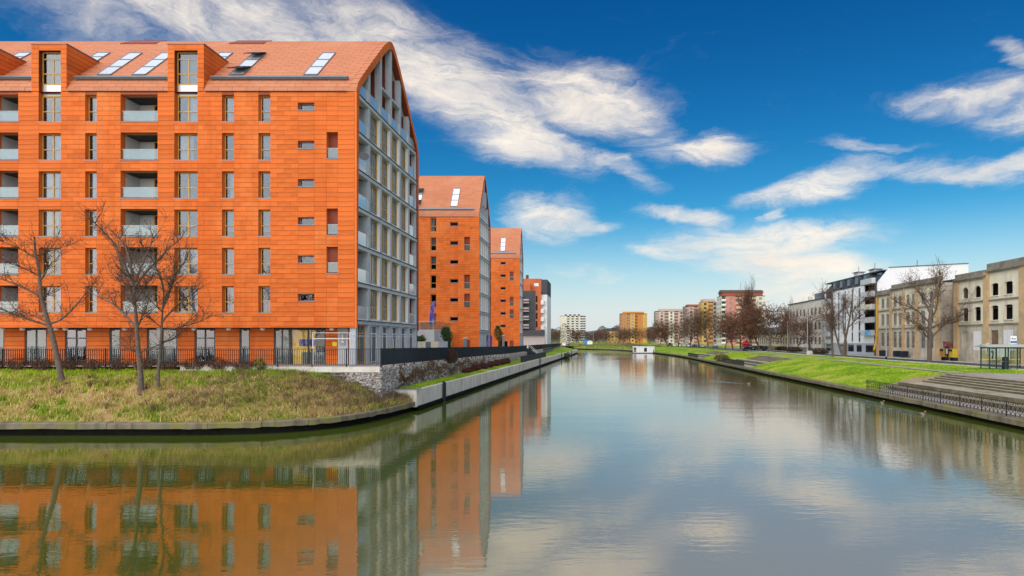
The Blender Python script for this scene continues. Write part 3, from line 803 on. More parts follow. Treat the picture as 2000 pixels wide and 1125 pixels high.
def orange_building(y0, xl, label, arcade, individual, gz):
    root = thing('apartment_building', label, 'building', (XG, y0, gz))
    zb = 6.13 if arcade else gz
    cols = [c for c in COLUMNS if FX(c[1]) > xl + 0.6]
    ops, wins, logs, slits = [], [], [], []
    dorm = []
    for kind, pa, pb, dm in cols:
        a, b = FX(pa), FX(pb)
        for r, s in enumerate(SILLS):
            if kind in ('wide', 'narrow'):
                if kind == 'wide' and r == 0:
                    ops.append((a, b, s, 24.05)); wins.append((kind, (a + b) / 2, s, r))
                else:
                    ops.append((a, b, s, s + 2.0)); wins.append((kind, (a + b) / 2, s, r))
            elif kind == 'loggia':
                ops.append((a, b, s, s + 2.05)); logs.append((a, b, s, s + 2.05))
            elif kind == 'slit':
                ops.append((a, b, s + 0.88, s + 1.42)); slits.append((a, b, s + 0.88, s + 1.42))
            elif kind == 'corner' and r in (1, 3, 4):
                ops.append((a, b, s + 0.08, s + 2.08)); logs.append((a, b, s + 0.08, s + 2.08))
        if dm: dorm.append((FX(dm[0]), FX(dm[1]), a, b))
    if not arcade:
        ops.append((FX(638), FX(660), gz, gz + 2.3)); logs.append((FX(638), FX(660), gz, gz + 2.3))
        if y0 > 120: ops.append((FX(585), FX(625), gz, gz + 2.2)); slits.append((FX(585), FX(625), gz, gz + 2.2))
    # wall behind the cladding, with reveals
    mb = MB(); wall_with_holes(mb, xl, XG, zb, 24.05, y0 + 0.035, ops, 0.42)
    mb.poly([(xl, y0 + 0.035, zb), (XG, y0 + 0.035, zb), (XG, y0 + 1.6, zb), (xl, y0 + 1.6, zb)], 0)
    part('facade_wall', mb, [JOINT, TERRA], root)
    # the dim inside
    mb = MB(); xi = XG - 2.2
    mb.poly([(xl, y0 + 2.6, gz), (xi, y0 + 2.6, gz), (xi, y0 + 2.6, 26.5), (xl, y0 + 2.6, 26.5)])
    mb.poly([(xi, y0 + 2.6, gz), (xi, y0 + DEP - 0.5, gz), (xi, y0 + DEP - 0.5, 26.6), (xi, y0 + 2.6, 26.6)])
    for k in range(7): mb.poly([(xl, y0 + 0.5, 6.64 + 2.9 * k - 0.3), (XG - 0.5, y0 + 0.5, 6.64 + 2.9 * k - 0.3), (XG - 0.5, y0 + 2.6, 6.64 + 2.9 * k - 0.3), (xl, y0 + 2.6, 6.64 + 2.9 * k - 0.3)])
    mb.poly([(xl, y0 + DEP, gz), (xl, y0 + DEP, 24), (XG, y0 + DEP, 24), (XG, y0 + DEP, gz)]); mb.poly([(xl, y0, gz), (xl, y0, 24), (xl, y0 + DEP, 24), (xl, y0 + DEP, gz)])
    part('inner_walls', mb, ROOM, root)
    # cladding panels
    rects = [(r, 'facade') for r in panel_rects(xl, XG - 0.02, zb, 24.02, ops)]
    for da, db, a, b in dorm:
        rects += [(r, 'dormer') for r in panel_rects(da, db, 24.05, 27.62, [(a, b, 24.0, 27.15)], False)]
    def score(r):
        q = r[0]; full = (q[1] - q[0]) * (q[3] - q[2])
        return -(full if q[0] > -45.3 else 0)
    G = 0.011; GV = 0.006
    rects.sort(key=score)
    joined = MB()
    for k, ((a, b, c, d), _) in enumerate(rects):
        if b - a < 0.08: continue
        if individual and k < 300:
            me = box_mesh('cladding_panel', b - a - 2 * GV, 0.035, d - c - 2 * G, TERRA)
            obj('cladding_panel', me, root, ((a + b) / 2, y0 + random.uniform(-0.002, 0.002), (c + d) / 2))
        else:
            joined.box(a + GV, b - GV, y0 - 0.0175, y0 + 0.0175, c + G, d - G)
    part('cladding_field', joined, TERRA, root, kind='stuff')
    # windows
    for kind, x, s, r in wins:
        place_window(root, kind, x, y0 + 0.34, s + 0.004, 2)
        if kind == 'narrow' and r == 0 or (kind == 'wide' and r == 0 and False):
            pass
    for (a, b, c, d) in slits:
        h = d - c
        fr = MB(); fr.box(a + 0.02, b - 0.02, y0 + 0.28, y0 + 0.34, c + 0.01, c + 0.06); fr.box(a + 0.02, b - 0.02, y0 + 0.28, y0 + 0.34, d - 0.06, d - 0.01)
        fr.box(a + 0.02, a + 0.08, y0 + 0.28, y0 + 0.34, c + 0.06, d - 0.06); fr.box(b - 0.08, b - 0.02, y0 + 0.28, y0 + 0.34, c + 0.06, d - 0.06)
        w = part('window', fr, ZINC, root)
        part('pane', MB().box(a + 0.08, b - 0.08, y0 + 0.305, y0 + 0.32, c + 0.06, d - 0.06), PANE, w)
        part('sill', MB().box(a - 0.08, b + 0.08, y0 - 0.04, y0 + 0.27, c - 0.07, c - 0.003), ZINC, w)
    # louvres over the top-floor narrow windows and loggias
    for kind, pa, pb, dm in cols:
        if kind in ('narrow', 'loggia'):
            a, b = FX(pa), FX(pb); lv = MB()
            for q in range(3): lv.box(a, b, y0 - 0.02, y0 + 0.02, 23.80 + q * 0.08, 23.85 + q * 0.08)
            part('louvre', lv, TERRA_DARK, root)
    # loggias: lined box, glazed back, glass balustrade
    for (a, b, c, d) in logs:
        yb = y0 + 2.0; bx = MB()
        bx.poly([(a, y0 + 0.46, c), (a, y0 + 0.46, d), (a, yb, d), (a, yb, c)], 0); bx.poly([(b, y0 + 0.46, c), (b, yb, c), (b, yb, d), (b, y0 + 0.46, d)], 0)
        bx.poly([(a, y0 + 0.46, d), (b, y0 + 0.46, d), (b, yb, d), (a, yb, d)], 1); bx.poly([(a, y0 + 0.46, c), (a, yb, c), (b, yb, c), (b, y0 + 0.46, c)], 0)
        bx.poly([(a, yb, c), (a, yb, d), (b, yb, d), (b, yb, c)], 2)
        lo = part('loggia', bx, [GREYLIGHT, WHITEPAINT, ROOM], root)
        if b - a > 1.2:
            ww = (b - a) * 0.56
            dr = MB(); x1_, x0_ = b - 0.05, b - 0.05 - ww
            for xx in (x0_, (x0_ + x1_) / 2, x1_): dr.box(xx - 0.05, xx + 0.05, yb - 0.12, yb - 0.04, c, d - 0.08)
            dr.box(x0_, x1_, yb - 0.115, yb - 0.045, d - 0.16, d - 0.07)
            part('balcony_door', dr, WOOD, lo)
            part('pane', MB().box(x0_ + 0.05, x1_ - 0.05, yb - 0.085, yb - 0.07, c, d - 0.16), PANE, lo)
            part('plaster_wall', MB().box(a, x0_ - 0.06, yb - 0.06, yb - 0.02, c, d), GREYLIGHT, lo)
        part('balustrade', MB().box(a + 0.01, b - 0.01, y0 + 0.12, y0 + 0.135, c + 0.08, c + 0.80), BALUSTRADE_CLEAR, lo)
        part('handrail', MB().box(a, b, y0 + 0.105, y0 + 0.15, c + 0.80, c + 0.835), GREYLIGHT, lo)
        part('sill', MB().box(a - 0.08, b + 0.08, y0 - 0.05, y0 + 0.10, c - 0.07, c - 0.003), ZINC, lo)
    # dormers
    for da, db, a, b in dorm:
        zt = 27.62; ub = roof_u(zt)
        dm = MB()
        for X in (da, db):
            sg = 0.02 if X == db else -0.02
            dm.poly([(X - sg, y0 + 0.03, 24.05), (X - sg, y0 + 0.03, zt), (X - sg, y0 + ub + 0.3, zt), (X - sg, y0 + 0.3, 24.3)])
        wall_with_holes(dm, da, db, 24.05, zt, y0 + 0.035, [(a, b, 24.0, 27.15)], 0.30, 0, 0)
        dd = part('dormer', dm, [JOINT, TERRA], root)
        z = 24.35
        while z < zt - 0.05:                     # side boards, each cut to the roof slope
            z1 = min(z + COURSE, zt)
            u0, u1 = roof_u(z), roof_u(z1)
            for X, w in ((db - 0.02, 0.035), (da - 0.015, 0.035)):
                part('side_board', MB().prism([(X, y0 - 0.015, z + 0.014), (X, y0 + u0, z + 0.014), (X, y0 + u1, z1 - 0.014), (X, y0 - 0.015, z1 - 0.014)], (w, 0, 0)), TERRA, dd)
            z = z1
        part('dormer_roof', MB().box(da - 0.06, db + 0.06, y0 - 0.06, y0 + ub + 0.4, zt, zt + 0.07), ZINC, dd)
        # tall glazing: two lights over a spandrel, glass strip above
        fr = MB(); yy = y0 + 0.30; cx = (a + b) / 2
        for xx in (a + 0.04, b - 0.04): fr.box(xx - 0.04, xx + 0.04, yy, yy + 0.07, 23.78, 27.15)
        for zz in (23.80, 24.72, 25.50, 26.62, 27.11): fr.box(a + 0.08, b - 0.08, yy + 0.003, yy + 0.067, zz - 0.04, zz + 0.04)
        for q0, q1 in ((24.76, 25.46), (25.54, 26.58)): fr.box(cx - 0.05, cx + 0.05, yy + 0.006, yy + 0.064, q0, q1)
        ww = part('window', fr, WOOD, root)
        for q0, q1 in ((24.76, 25.46), (25.54, 26.58)):
            part('pane', MB().box(a + 0.08, cx - 0.05, yy + 0.025, yy + 0.04, q0, q1), PANE, ww); part('pane', MB().box(cx + 0.05, b - 0.08, yy + 0.025, yy + 0.04, q0, q1), PANE, ww)
        part('pane', MB().box(a + 0.08, b - 0.08, yy + 0.025, yy + 0.04, 26.66, 27.07), PANE, ww)
        part('spandrel_glass', MB().box(a + 0.08, b - 0.08, yy + 0.025, yy + 0.04, 23.84, 24.68), SKYLIGHT, ww)
        part('interior', MB().poly([(a - 0.3, y0 + 1.4, 23.8), (b + 0.3, y0 + 1.4, 23.8), (b + 0.3, y0 + 1.4, 27.4), (a - 0.3, y0 + 1.4, 27.4)]) or MB().box(a - 0.3, b + 0.3, y0 + 1.4, y0 + 1.42, 23.8, 27.4), GREYLIGHT, ww)
    # roof shell
    xr = XG + 0.14
    sh = MB()
    P0 = [(0.0, zb)] + PROF + [(DEP, zb)]; P1 = [(0.16, zb)] + INNER + [(DEP - 0.16, zb)]
    cuts = [xl] + [e for da, db, *_ in sorted(dorm) for e in (da + 0.03, db - 0.03)] + [xr]
    for (u0, z0), (u1, z1) in zip(P0[1:-1], P0[2:-1]):
        if u0 < 3.0:                          # open under the dormers
            for q in range(0, len(cuts), 2): sh.poly([(cuts[q], y0 + u0, z0), (cuts[q + 1], y0 + u0, z0), (cuts[q + 1], y0 + u1, z1), (cuts[q], y0 + u1, z1)], 1)
        else: sh.poly([(xl, y0 + u0, z0), (xr, y0 + u0, z0), (xr, y0 + u1, z1), (xl, y0 + u1, z1)], 1 if u0 < 7.9 else 0)
    for (u0, z0), (u1, z1), (v0, w0), (v1, w1) in zip(P0, P0[1:], P1, P1[1:]):
        sh.poly([(xr, y0 + u0, z0), (xr, y0 + v0, w0), (xr, y0 + v1, w1), (xr, y0 + u1, z1)], 0)
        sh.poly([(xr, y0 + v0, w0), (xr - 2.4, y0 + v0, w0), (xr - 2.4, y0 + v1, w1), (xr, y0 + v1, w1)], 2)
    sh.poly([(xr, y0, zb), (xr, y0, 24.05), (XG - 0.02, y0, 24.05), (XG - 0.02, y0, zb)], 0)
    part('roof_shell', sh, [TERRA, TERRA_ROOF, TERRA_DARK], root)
    # roof tiles up the front slope
    arc = [0.0]
    for (u0, z0), (u1, z1) in zip(PROF, PROF[1:11]): arc.append(arc[-1] + math.hypot(u1 - u0, z1 - z0))
    def at_arc(s): return float(np.interp(s, arc, [p[0] for p in PROF[:11]])), float(np.interp(s, arc, [p[1] for p in PROF[:11]]))
    nrow = int(arc[-1] / 0.37); tj = MB(); count = 0; TW = 1.05
    for rI in range(nrow):
        (u0, z0), (u1, z1) = at_arc(arc[-1] * rI / nrow + 0.01), at_arc(arc[-1] * (rI + 1) / nrow - 0.012)
        nx_, nz_ = -(z1 - z0), (u1 - u0); L = math.hypot(nx_, nz_); nx_, nz_ = nx_ / L * 0.03, nz_ / L * 0.03
        x = xr - (0.5 * TW if rI % 2 else 0.0); me = None
        while x > xl:
            w = min(TW, x - xl) - 0.022
            xc = x - TW / 2; um = (u0 + u1) / 2; zm = (z0 + z1) / 2
            skip = any(da - 0.15 < xc < db + 0.15 and zm < 27.5 for da, db, *_ in dorm)
            if not skip and w > 0.1:
                pts = [(u0, z0), (u1, z1), (u1 + nx_, z1 + nz_), (u0 + nx_, z0 + nz_)]
                if individual and xc > -43 and count < 300 and rI >= 3 and (rI % 2 == 0 or rI > 10) and w > 1.0:
                    if me is None:
                        me = MB().prism([(-w / 2, pu - um, pz - zm) for pu, pz in pts], (w, 0, 0)).mesh('roof_tile', TERRA_ROOF)
                    obj('roof_tile', me, root, (xc, y0 + um, zm)); count += 1
                else:
                    tj.prism([(x - w - 0.011, y0 + pu, pz) for pu, pz in pts], (w, 0, 0))
            x -= TW
    part('roof_tile_field', tj, TERRA_ROOF, root, kind='stuff')
    # gutters and ridge hatches
    segs = []; edge = sorted([(da, db) for da, db, *_ in dorm]); cur = xl
    for da, db in edge + [(XG - 0.6, 0)]:
        if da - cur > 1: segs.append((cur + 0.25, da - 0.1))
        cur = db
    for s0, s1 in segs:
        part('snow_guard', MB().prism([(s0, y0 + 0.40, 25.12), (s0, y0 + 0.62, 25.32), (s0, y0 + 0.46, 25.46), (s0, y0 + 0.24, 25.26)], (s1 - s0, 0, 0)), ZINC, root)
        part('gutter', MB().box(s0 - 0.1, s1 + 0.1, y0 - 0.09, y0 - 0.02, 24.0, 24.07), DARKMETAL, root)
    for hx in (-30.4, -39.7):
        if hx > xl + 3: part('roof_hatch', MB().prism([(hx - 1.5, y0 + 6.2, roof_z(6.2) + 0.04), (hx - 1.5, y0 + 7.6, roof_z(7.6) + 0.04), (hx - 1.5, y0 + 7.6, roof_z(7.6) + 0.12), (hx - 1.5, y0 + 6.2, roof_z(6.2) + 0.12)], (3.0, 0, 0)), TERRA_DARK, root)
    for sx, n in SKYLIGHTS:
        if sx < xl + 1: continue
        ue = [1.15, 2.25, 3.35, 4.45] if n == 3 else [3.0, 3.8, 4.5]
        w = 0.56; fr = MB()
        def sp(u, h=0.0): return (y0 + u - 0.69 * h, roof_z(u) + 0.72 * h)
        for q in (-w, w - 0.06):
            a0, a1 = sp(ue[0], 0.02), sp(ue[-1], 0.02); b0, b1 = sp(ue[0], 0.11), sp(ue[-1], 0.11)
            fr.prism([(sx + q, *a0), (sx + q, *a1), (sx + q, *b1), (sx + q, *b0)], (0.06, 0, 0))
        for u in ue:
            a0, a1 = sp(u - 0.05, 0.02), sp(u + 0.05, 0.02); b0, b1 = sp(u - 0.05, 0.115), sp(u + 0.05, 0.115)
            fr.prism([(sx - w + 0.06, *a0), (sx - w + 0.06, *a1), (sx - w + 0.06, *b1), (sx - w + 0.06, *b0)], (2 * w - 0.12, 0, 0))
        sk = part('skylight', fr, ZINC, root)
        for u0, u1 in zip(ue, ue[1:]):
            a0, a1, b1, b0 = sp(u0 + 0.05, 0.05), sp(u1 - 0.05, 0.05), sp(u1 - 0.05, 0.08), sp(u0 + 0.05, 0.08)
            part('pane', MB().prism([(sx - w + 0.06, *a0), (sx - w + 0.06, *a1), (sx - w + 0.06, *b1), (sx - w + 0.06, *b0)], (2 * w - 0.12, 0, 0)), SKYLIGHT, sk)
        if n == 3 and sx == -28.2:                # two of the lights stand open
            for u0, u1 in ((ue[0], ue[1]), (ue[2], ue[3])):
                a0, a1 = sp(u1, 0.12), sp(u0 + 0.05, 0.55)
                part('open_sash', MB().bar((sx, *a0), (sx, *a1), 2 * w, 0.05), DARKMETAL, sk)
    # ---------------- canal-side gable: grey frame, windows and loggias
    GC = [0.36, 2.92, 5.55, 8.08, 10.62, 13.16, 15.62]
    FL = [6.64 + 2.9 * k for k in range(8)]      # floor levels
    CW = 0.21
    for u in GC:
        zt = min(inner_z(u) + 0.2, 31.2) if 0.5 < u < DEP - 0.5 else 24.2
        part('frame_column', MB().box(XG - 0.45, XG + (0.02 if 0.5 < u < 15 else 0.0), y0 + u - CW, y0 + u + CW, gz, zt), GREYCLAD, root)
    for k, z in enumerate(FL[:7]):
        ulo = 0.3 if z < 24 else 1.0; uhi = DEP - ulo
        if z > 24.03: ulo, uhi = 0.75, DEP - 0.75
        sl = part('floor_slab', MB().box(XG - 0.40, XG + 0.05, y0 + ulo, y0 + uhi, z - 0.22, z + 0.04), GREYLIGHT if k else GREYCLAD, root)
        part('slab_flashing', MB().box(XG - 0.05, XG + 0.10, y0 + ulo, y0 + uhi, z + 0.043, z + 0.10), DARKMETAL, sl)
    u0, u1 = GC[2] + CW, GC[4] - CW
    part('floor_slab', MB().box(XG - 0.40, XG + 0.03, y0 + u0, y0 + u1, 26.6, 26.8), GREYCLAD, root)
    for j in range(6):
        ua, ub_ = GC[j] + CW, GC[j + 1] - CW
        for k in range(-1, 7):
            za = gz if k < 0 else FL[k] + 0.10; zt = FL[k + 1] - 0.22
            if k == 6:
                zt = 31.0
            um = (ua + ub_) / 2
            top = k >= 6
            if k < 0:                             # glazed ground floor
                fr = MB()
                for uu in (ua + 0.06, um, ub_ - 0.06): fr.box(XG - 0.36, XG - 0.28, y0 + uu - 0.05, y0 + uu + 0.05, za, zt)
                for zz in (za + 0.08, zt - 0.7, zt - 0.06): fr.box(XG - 0.355, XG - 0.285, y0 + ua + 0.1, y0 + ub_ - 0.1, zz - 0.05, zz + 0.05)
                w = part('shop_window', fr, WOOD if j == 0 else WHITEPAINT, root)
                part('pane', MB().box(XG - 0.325, XG - 0.315, y0 + ua, y0 + ub_, za, zt), PANE, w)
                part('backing', MB().box(XG - 0.75, XG - 0.70, y0 + ua, y0 + ub_, za, zt), GREYLIGHT if j not in (0, 5) else TERRA_DARK, w)
                continue
            if j in (1, 2, 3, 4) and not top:
                wd = WIN['french']; sc_ = (ub_ - ua) / (wd['w'] + 0.02)
                o = rot_window(root, 'french', XG - 0.30, y0 + um, za + 0.16, R(90))
                o.scale = (sc_, 1, 1)
                part('sill_panel', MB().box(XG - 0.30, XG - 0.02, y0 + ua, y0 + ub_, za, za + 0.15), WHITEPAINT, root)
                part('side_reveal', MB().box(XG - 0.30, XG - 0.02, y0 + ub_ - 0.02, y0 + ub_ - 0.002, za + 0.15, zt), WHITEPAINT, root)
                bk = MB(); bk.poly([(XG - 1.2, y0 + ua, za), (XG - 1.2, y0 + ub_, za), (XG - 1.2, y0 + ub_, zt), (XG - 1.2, y0 + ua, zt)]); part('backing', bk, ROOM, o) if False else None
            else:
                # open loggia with coloured back wall and white glass front
                yb0, yb1 = y0 + ua, y0 + ub_
                zc = min(zt, 30.9)
                bk = MB(); xb = XG - 1.7
                za2, zb2 = (zc, zc)
                if top:
                    za2, zb2 = inner_z(ua) - 0.05, inner_z(ub_) - 0.05
                    if min(za2, zb2) < za + 0.3 and max(za2, zb2) < za + 0.8: continue
                    za2, zb2 = max(za2, za + 0.05), max(zb2, za + 0.05)
                bk.poly([(xb, yb0, za), (xb, yb1, za), (xb, yb1, zb2), (xb, yb0, za2)], 0)
                bk.poly([(XG - 0.45, yb1, za), (XG - 0.45, yb1, zb2), (xb, yb1, zb2), (xb, yb1, za)], 0)
                bk.poly([(XG - 0.45, yb0, za), (xb, yb0, za), (xb, yb0, za2), (XG - 0.45, yb0, za2)], 0)
                bk.poly([(XG - 0.4, yb0, za2 - 0.003), (xb, yb0, za2 - 0.003), (xb, yb1, zb2 - 0.003), (XG - 0.4, yb1, zb2 - 0.003)], 1)
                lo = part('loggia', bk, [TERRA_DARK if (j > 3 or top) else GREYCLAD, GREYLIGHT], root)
                part('balustrade', MB().box(XG - 0.10, XG - 0.085, yb0 + 0.01, yb1 - 0.01, za + 0.12, za + (1.1 if not top else 1.05)), BALUSTRADE, lo)
                part('balustrade_foot', MB().box(XG - 0.2, XG - 0.02, yb0, yb1, za, za + 0.11), WHITEPAINT, lo)
                part('door_frame', MB().box(xb + 0.02, xb + 0.07, yb0 + 0.15, yb0 + 0.95, za, min(za + 2.1, min(za2, zb2) - 0.05)), WOOD, lo) if min(za2, zb2) - za > 1.0 else None
    # shallow rooms behind the gable windows
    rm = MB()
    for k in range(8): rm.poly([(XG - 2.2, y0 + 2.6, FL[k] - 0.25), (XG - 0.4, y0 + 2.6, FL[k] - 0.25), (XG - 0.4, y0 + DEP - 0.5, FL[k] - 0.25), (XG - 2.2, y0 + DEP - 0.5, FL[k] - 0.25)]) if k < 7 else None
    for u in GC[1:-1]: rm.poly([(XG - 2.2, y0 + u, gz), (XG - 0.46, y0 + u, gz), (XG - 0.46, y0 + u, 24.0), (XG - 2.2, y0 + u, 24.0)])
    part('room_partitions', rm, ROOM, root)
    return root
b_near = orange_building(46.6, -62.0, 'nearest orange terracotta apartment building with arched gable and dormers', True, True, 3.3)
b_mid = orange_building(94.0, -46.0, 'second orange apartment building, half hidden behind the nearest one', False, False, 2.85)
b_far = orange_building(141.8, -40.0, 'farthest and smallest looking of the three orange apartment buildings', False, False, 2.75)

b_mid.scale = (1, 0.62, 1); b_far.scale = (1, 0.42, 1)      # the farther blocks are shallower
# ---------------- recessed ground floor of the near building
y0 = 46.6; gy = y0 + 1.5; gz = 3.3
GLASSWALL = glass('shop front glass', tint=(0.6, 0.68, 0.66), refl=0.05, edge=0.35, body=0.40, body_col=(0.26, 0.31, 0.29))
CLEAR = glass('clear shop glass', tint=(0.96, 0.96, 0.95), refl=0.02, edge=0.2)
YELLOW = M('yellow interior wall', (0.85, 0.55, 0.10), 0.7, 0.06, 1.0, 0)
FRAMEGREY = M('dark grey window frame', (0.06, 0.065, 0.07), 0.5, 0.1, 3.0, 0)
seg = [(-200, -170, 'o'), (-170, -120, 'g'), (-120, -60, 'o'), (-60, 8, 'g'), (8, 48, 'o'), (48, 91, 'g'), (91, 127, 'o'), (127, 169, 'd'), (169, 214, 'o'), (214, 235, 'g'), (235, 287, 'o'), (287, 346, 'g'), (346, 380, 'o'), (380, 420, 'd'), (420, 468, 'o'), (468, 488, 'g'), (488, 535, 'o'), (535, 566, 'g'), (566, 636, 'y'), (636, 660, 'o'), (660, 680, 'p'), (680, 692, 'd')]
part('ground_backing', MB().poly([(FX(-430), gy + 0.9, gz), (XG - 0.5, gy + 0.9, gz), (XG - 0.5, gy + 0.9, 6.13), (FX(-430), gy + 0.9, 6.13)]) or MB().box(FX(-430), XG - 0.5, gy + 0.9, gy + 0.95, gz, 6.1), ROOM, b_near)
part('ground_backing', MB().box(FX(-430), FX(-200), gy, gy + 0.1, gz, 6.1), JOINT, b_near)
for pa, pb, k in seg:
    a, b = FX(pa), FX(pb)
    sc_ = (gy - 0.0) / 46.6
    a, b = a * sc_, b * sc_
    if b > XG - 0.5: b = XG - 0.5
    if k == 'o':
        z = gz
        while z < 6.1:
            z1 = min(z + COURSE, 6.12); part('cladding_board', MB().box(a + 0.01, b - 0.01, gy, gy + 0.05, z + 0.014, z1 - 0.014), TERRA, b_near); z = z1
        part('board_backing', MB().box(a, b, gy + 0.052, gy + 0.2, gz, 6.12), JOINT, b_near)
    elif k == 'p':
        part('grey_panel', MB().box(a, b, gy, gy + 0.1, gz, 6.12), GREYLIGHT, b_near)
        part('wall_sign', MB().box(a + 0.15, b - 0.2, gy - 0.03, gy - 0.002, 4.75, 5.75), M('grey notice board', (0.35, 0.38, 0.42), 0.4), b_near)
        part('sign_mark', MB().box(a + 0.32, a + 0.42, gy - 0.04, gy - 0.031, 5.22, 5.62).box(a + 0.27, a + 0.47, gy - 0.04, gy - 0.031, 4.98, 5.14), WHITEPAINT, b_near, kind='stuff')
    else:
        fr = MB(); n = 2 if (b - a) > 1.2 else 1
        for i in range(n + 1):
            xx = a + 0.05 + (b - a - 0.1) * i / n; fr.box(xx - 0.05, xx + 0.05, gy + 0.05, gy + 0.14, gz, 6.1)
        fr.box(a + 0.1, b - 0.1, gy + 0.055, gy + 0.135, 5.98, 6.1)
        if k == 'd': fr.box(a + 0.1, b - 0.1, gy + 0.055, gy + 0.135, 5.3, 5.38)
        w = part('shop_window' if k != 'd' else 'glass_door', fr, FRAMEGREY, b_near)
        for i in range(n):
            xa, xb = a + 0.1 + (b - a - 0.1) * i / n, a + (b - a - 0.1) * (i + 1) / n
            part('pane', MB().box(xa, xb, gy + 0.08, gy + 0.095, gz, 5.98), CLEAR if k == 'y' else PANE if k == 'd' else GLASSWALL, w)
        if k == 'y':
            part('yellow_wall', MB().box(a + 0.1, a + (b - a) * 0.68, gy + 0.22, gy + 0.27, gz, 6.1), YELLOW, w)
            part('poster', MB().box(FX(582) * sc_, FX(615) * sc_, gy + 0.17, gy + 0.18, 4.72, 5.25), M('blue poster', (0.02, 0.035, 0.22), 0.5, 0.5, 3.0, 0, stain=((0.12, 0.10, 0.45), 4.0)), w)
            part('counter', MB().box(FX(588) * sc_, FX(632) * sc_, gy + 0.18, gy + 0.21, gz, 4.25), M('grey counter', (0.16, 0.19, 0.19), 0.6), w)
part('yellow_notice', MB().box(FX(648.5) * 1.03, FX(657) * 1.03, gy - 0.03, gy - 0.003, 4.72, 5.05), M('yellow sign', (0.85, 0.62, 0.02), 0.5, 0.03), b_near)
LAMPGLASS = M('white lamp housing', (0.75, 0.75, 0.72), 0.4, 0.03, 2, 0)
for p in (5, 44, 110, 128, 176, 244, 311, 379, 447, 513, 648):
    x = FX(p) * (y0 + 0.5) / 46.6
    part('soffit_lamp', MB().lathe((x, y0 + 0.5, 5.93), [(0.10, 0.0), (0.16, 0.05), (0.17, 0.12), (0.15, 0.19)], 10), LAMPGLASS, b_near)
# paving kerb edge under the fence
mb = MB().box(-28.5, -14.95, 41.75, 42.6, 3.0, 3.36); o = structure('pavement_edge', mb, CONCRETE)
# air conditioner and satellite dish
part('air_conditioner', MB().box(FX(11), FX(33), y0 + 1.2, y0 + 1.6, 14.35, 14.95), WHITEPAINT, b_near)
part('satellite_dish', MB().lathe((0, 0, 0), [(0.02, 0.0), (0.18, 0.03), (0.32, 0.10), (0.38, 0.15)], 14), FRAMEGREY, b_near)
d_ = WP and [c for c in b_near.children if c.name.startswith('satellite_dish')][0]
d_.location = Vector((XG + 0.5, y0 + 0.45, 19.2)) - WP[b_near]; d_.rotation_euler = (R(70), 0, R(25))
d_.data.transform(Matrix.Translation(WP[b_near]))
# ------------------------------------------------------------------ left fences
def bar_fence(name, label, pts, step, h, panel, flat=0.045):
    """steel fence along ground points: posts, rails and a mesh of thin flat bars in every panel"""
    P = [Vector(p) for p in pts]
    L = [0.0]
    for a, b in zip(P, P[1:]): L.append(L[-1] + (b - a).length)
    def at(s):
        return Vector([float(np.interp(s, L, [p[k] for p in P])) for k in range(3)])
    root = thing(name, label, 'fence', P[0])
    n = max(1, int(round(L[-1] / panel)))
    for i in range(n):
        a, b = at(L[-1] * i / n), at(L[-1] * (i + 1) / n)
        d = (b - a).normalized()
        part('post', MB().box(a.x - 0.035, a.x + 0.035, a.y - 0.035, a.y + 0.035, a.z - 0.15, a.z + h + 0.02), DARKMETAL, root)
        rl = MB()
        for z in (0.10, h - 0.02): rl.bar(a + Vector((0, 0, z)), b + Vector((0, 0, z)), 0.045, 0.035)
        part('rail', MB().bar(a + Vector((0, 0, 0.10)), b + Vector((0, 0, 0.10)), 0.045, 0.035), DARKMETAL, root)
        part('rail', MB().bar(a + Vector((0, 0, h - 0.02)), b + Vector((0, 0, h - 0.02)), 0.045, 0.035), DARKMETAL, root)
        bars = MB(); k = int((b - a).length / step)
        side = Vector((d.y, -d.x, 0))
        for j in range(1, k):
            c = a.lerp(b, j / k)
            w = d * 0.009; s = side * flat / 2
            q = [c - w - s, c + w - s, c + w + s, c - w + s]
            bars.prism([(v.x, v.y, v.z + 0.12) for v in q], (0, 0, h - 0.16))
        part('bar_panel', bars, DARKMETAL, root, kind='stuff')
    part('post', MB().box(b.x - 0.035, b.x + 0.035, b.y - 0.035, b.y + 0.035, b.z - 0.15, b.z + h + 0.02), DARKMETAL, root)
    return root
bar_fence('bar_fence', 'dark steel bar fence running along the front of the nearest orange building', [(-62, 42.0, 3.38), (-14.95, 42.0, 3.38)], 0.145, 1.22, 2.35)
def fz(y): return plateau(y) + 0.02
bar_fence('bar_fence', 'dark steel bar fence on the gabion wall beside the canal', [(-14.95, 42.15, fz(42)), (-14.95, 60, fz(60)), (-14.95, 105, fz(105)), (-14.95, 126, fz(126))], 0.115, 1.25, 2.5, 0.085)
bar_fence('bar_fence', 'far stretch of dark bar fence beyond the steel stair', [(-14.95, 129.5, fz(129)), (-14.95, 235, fz(235))], 0.16, 1.25, 5.0, 0.075)

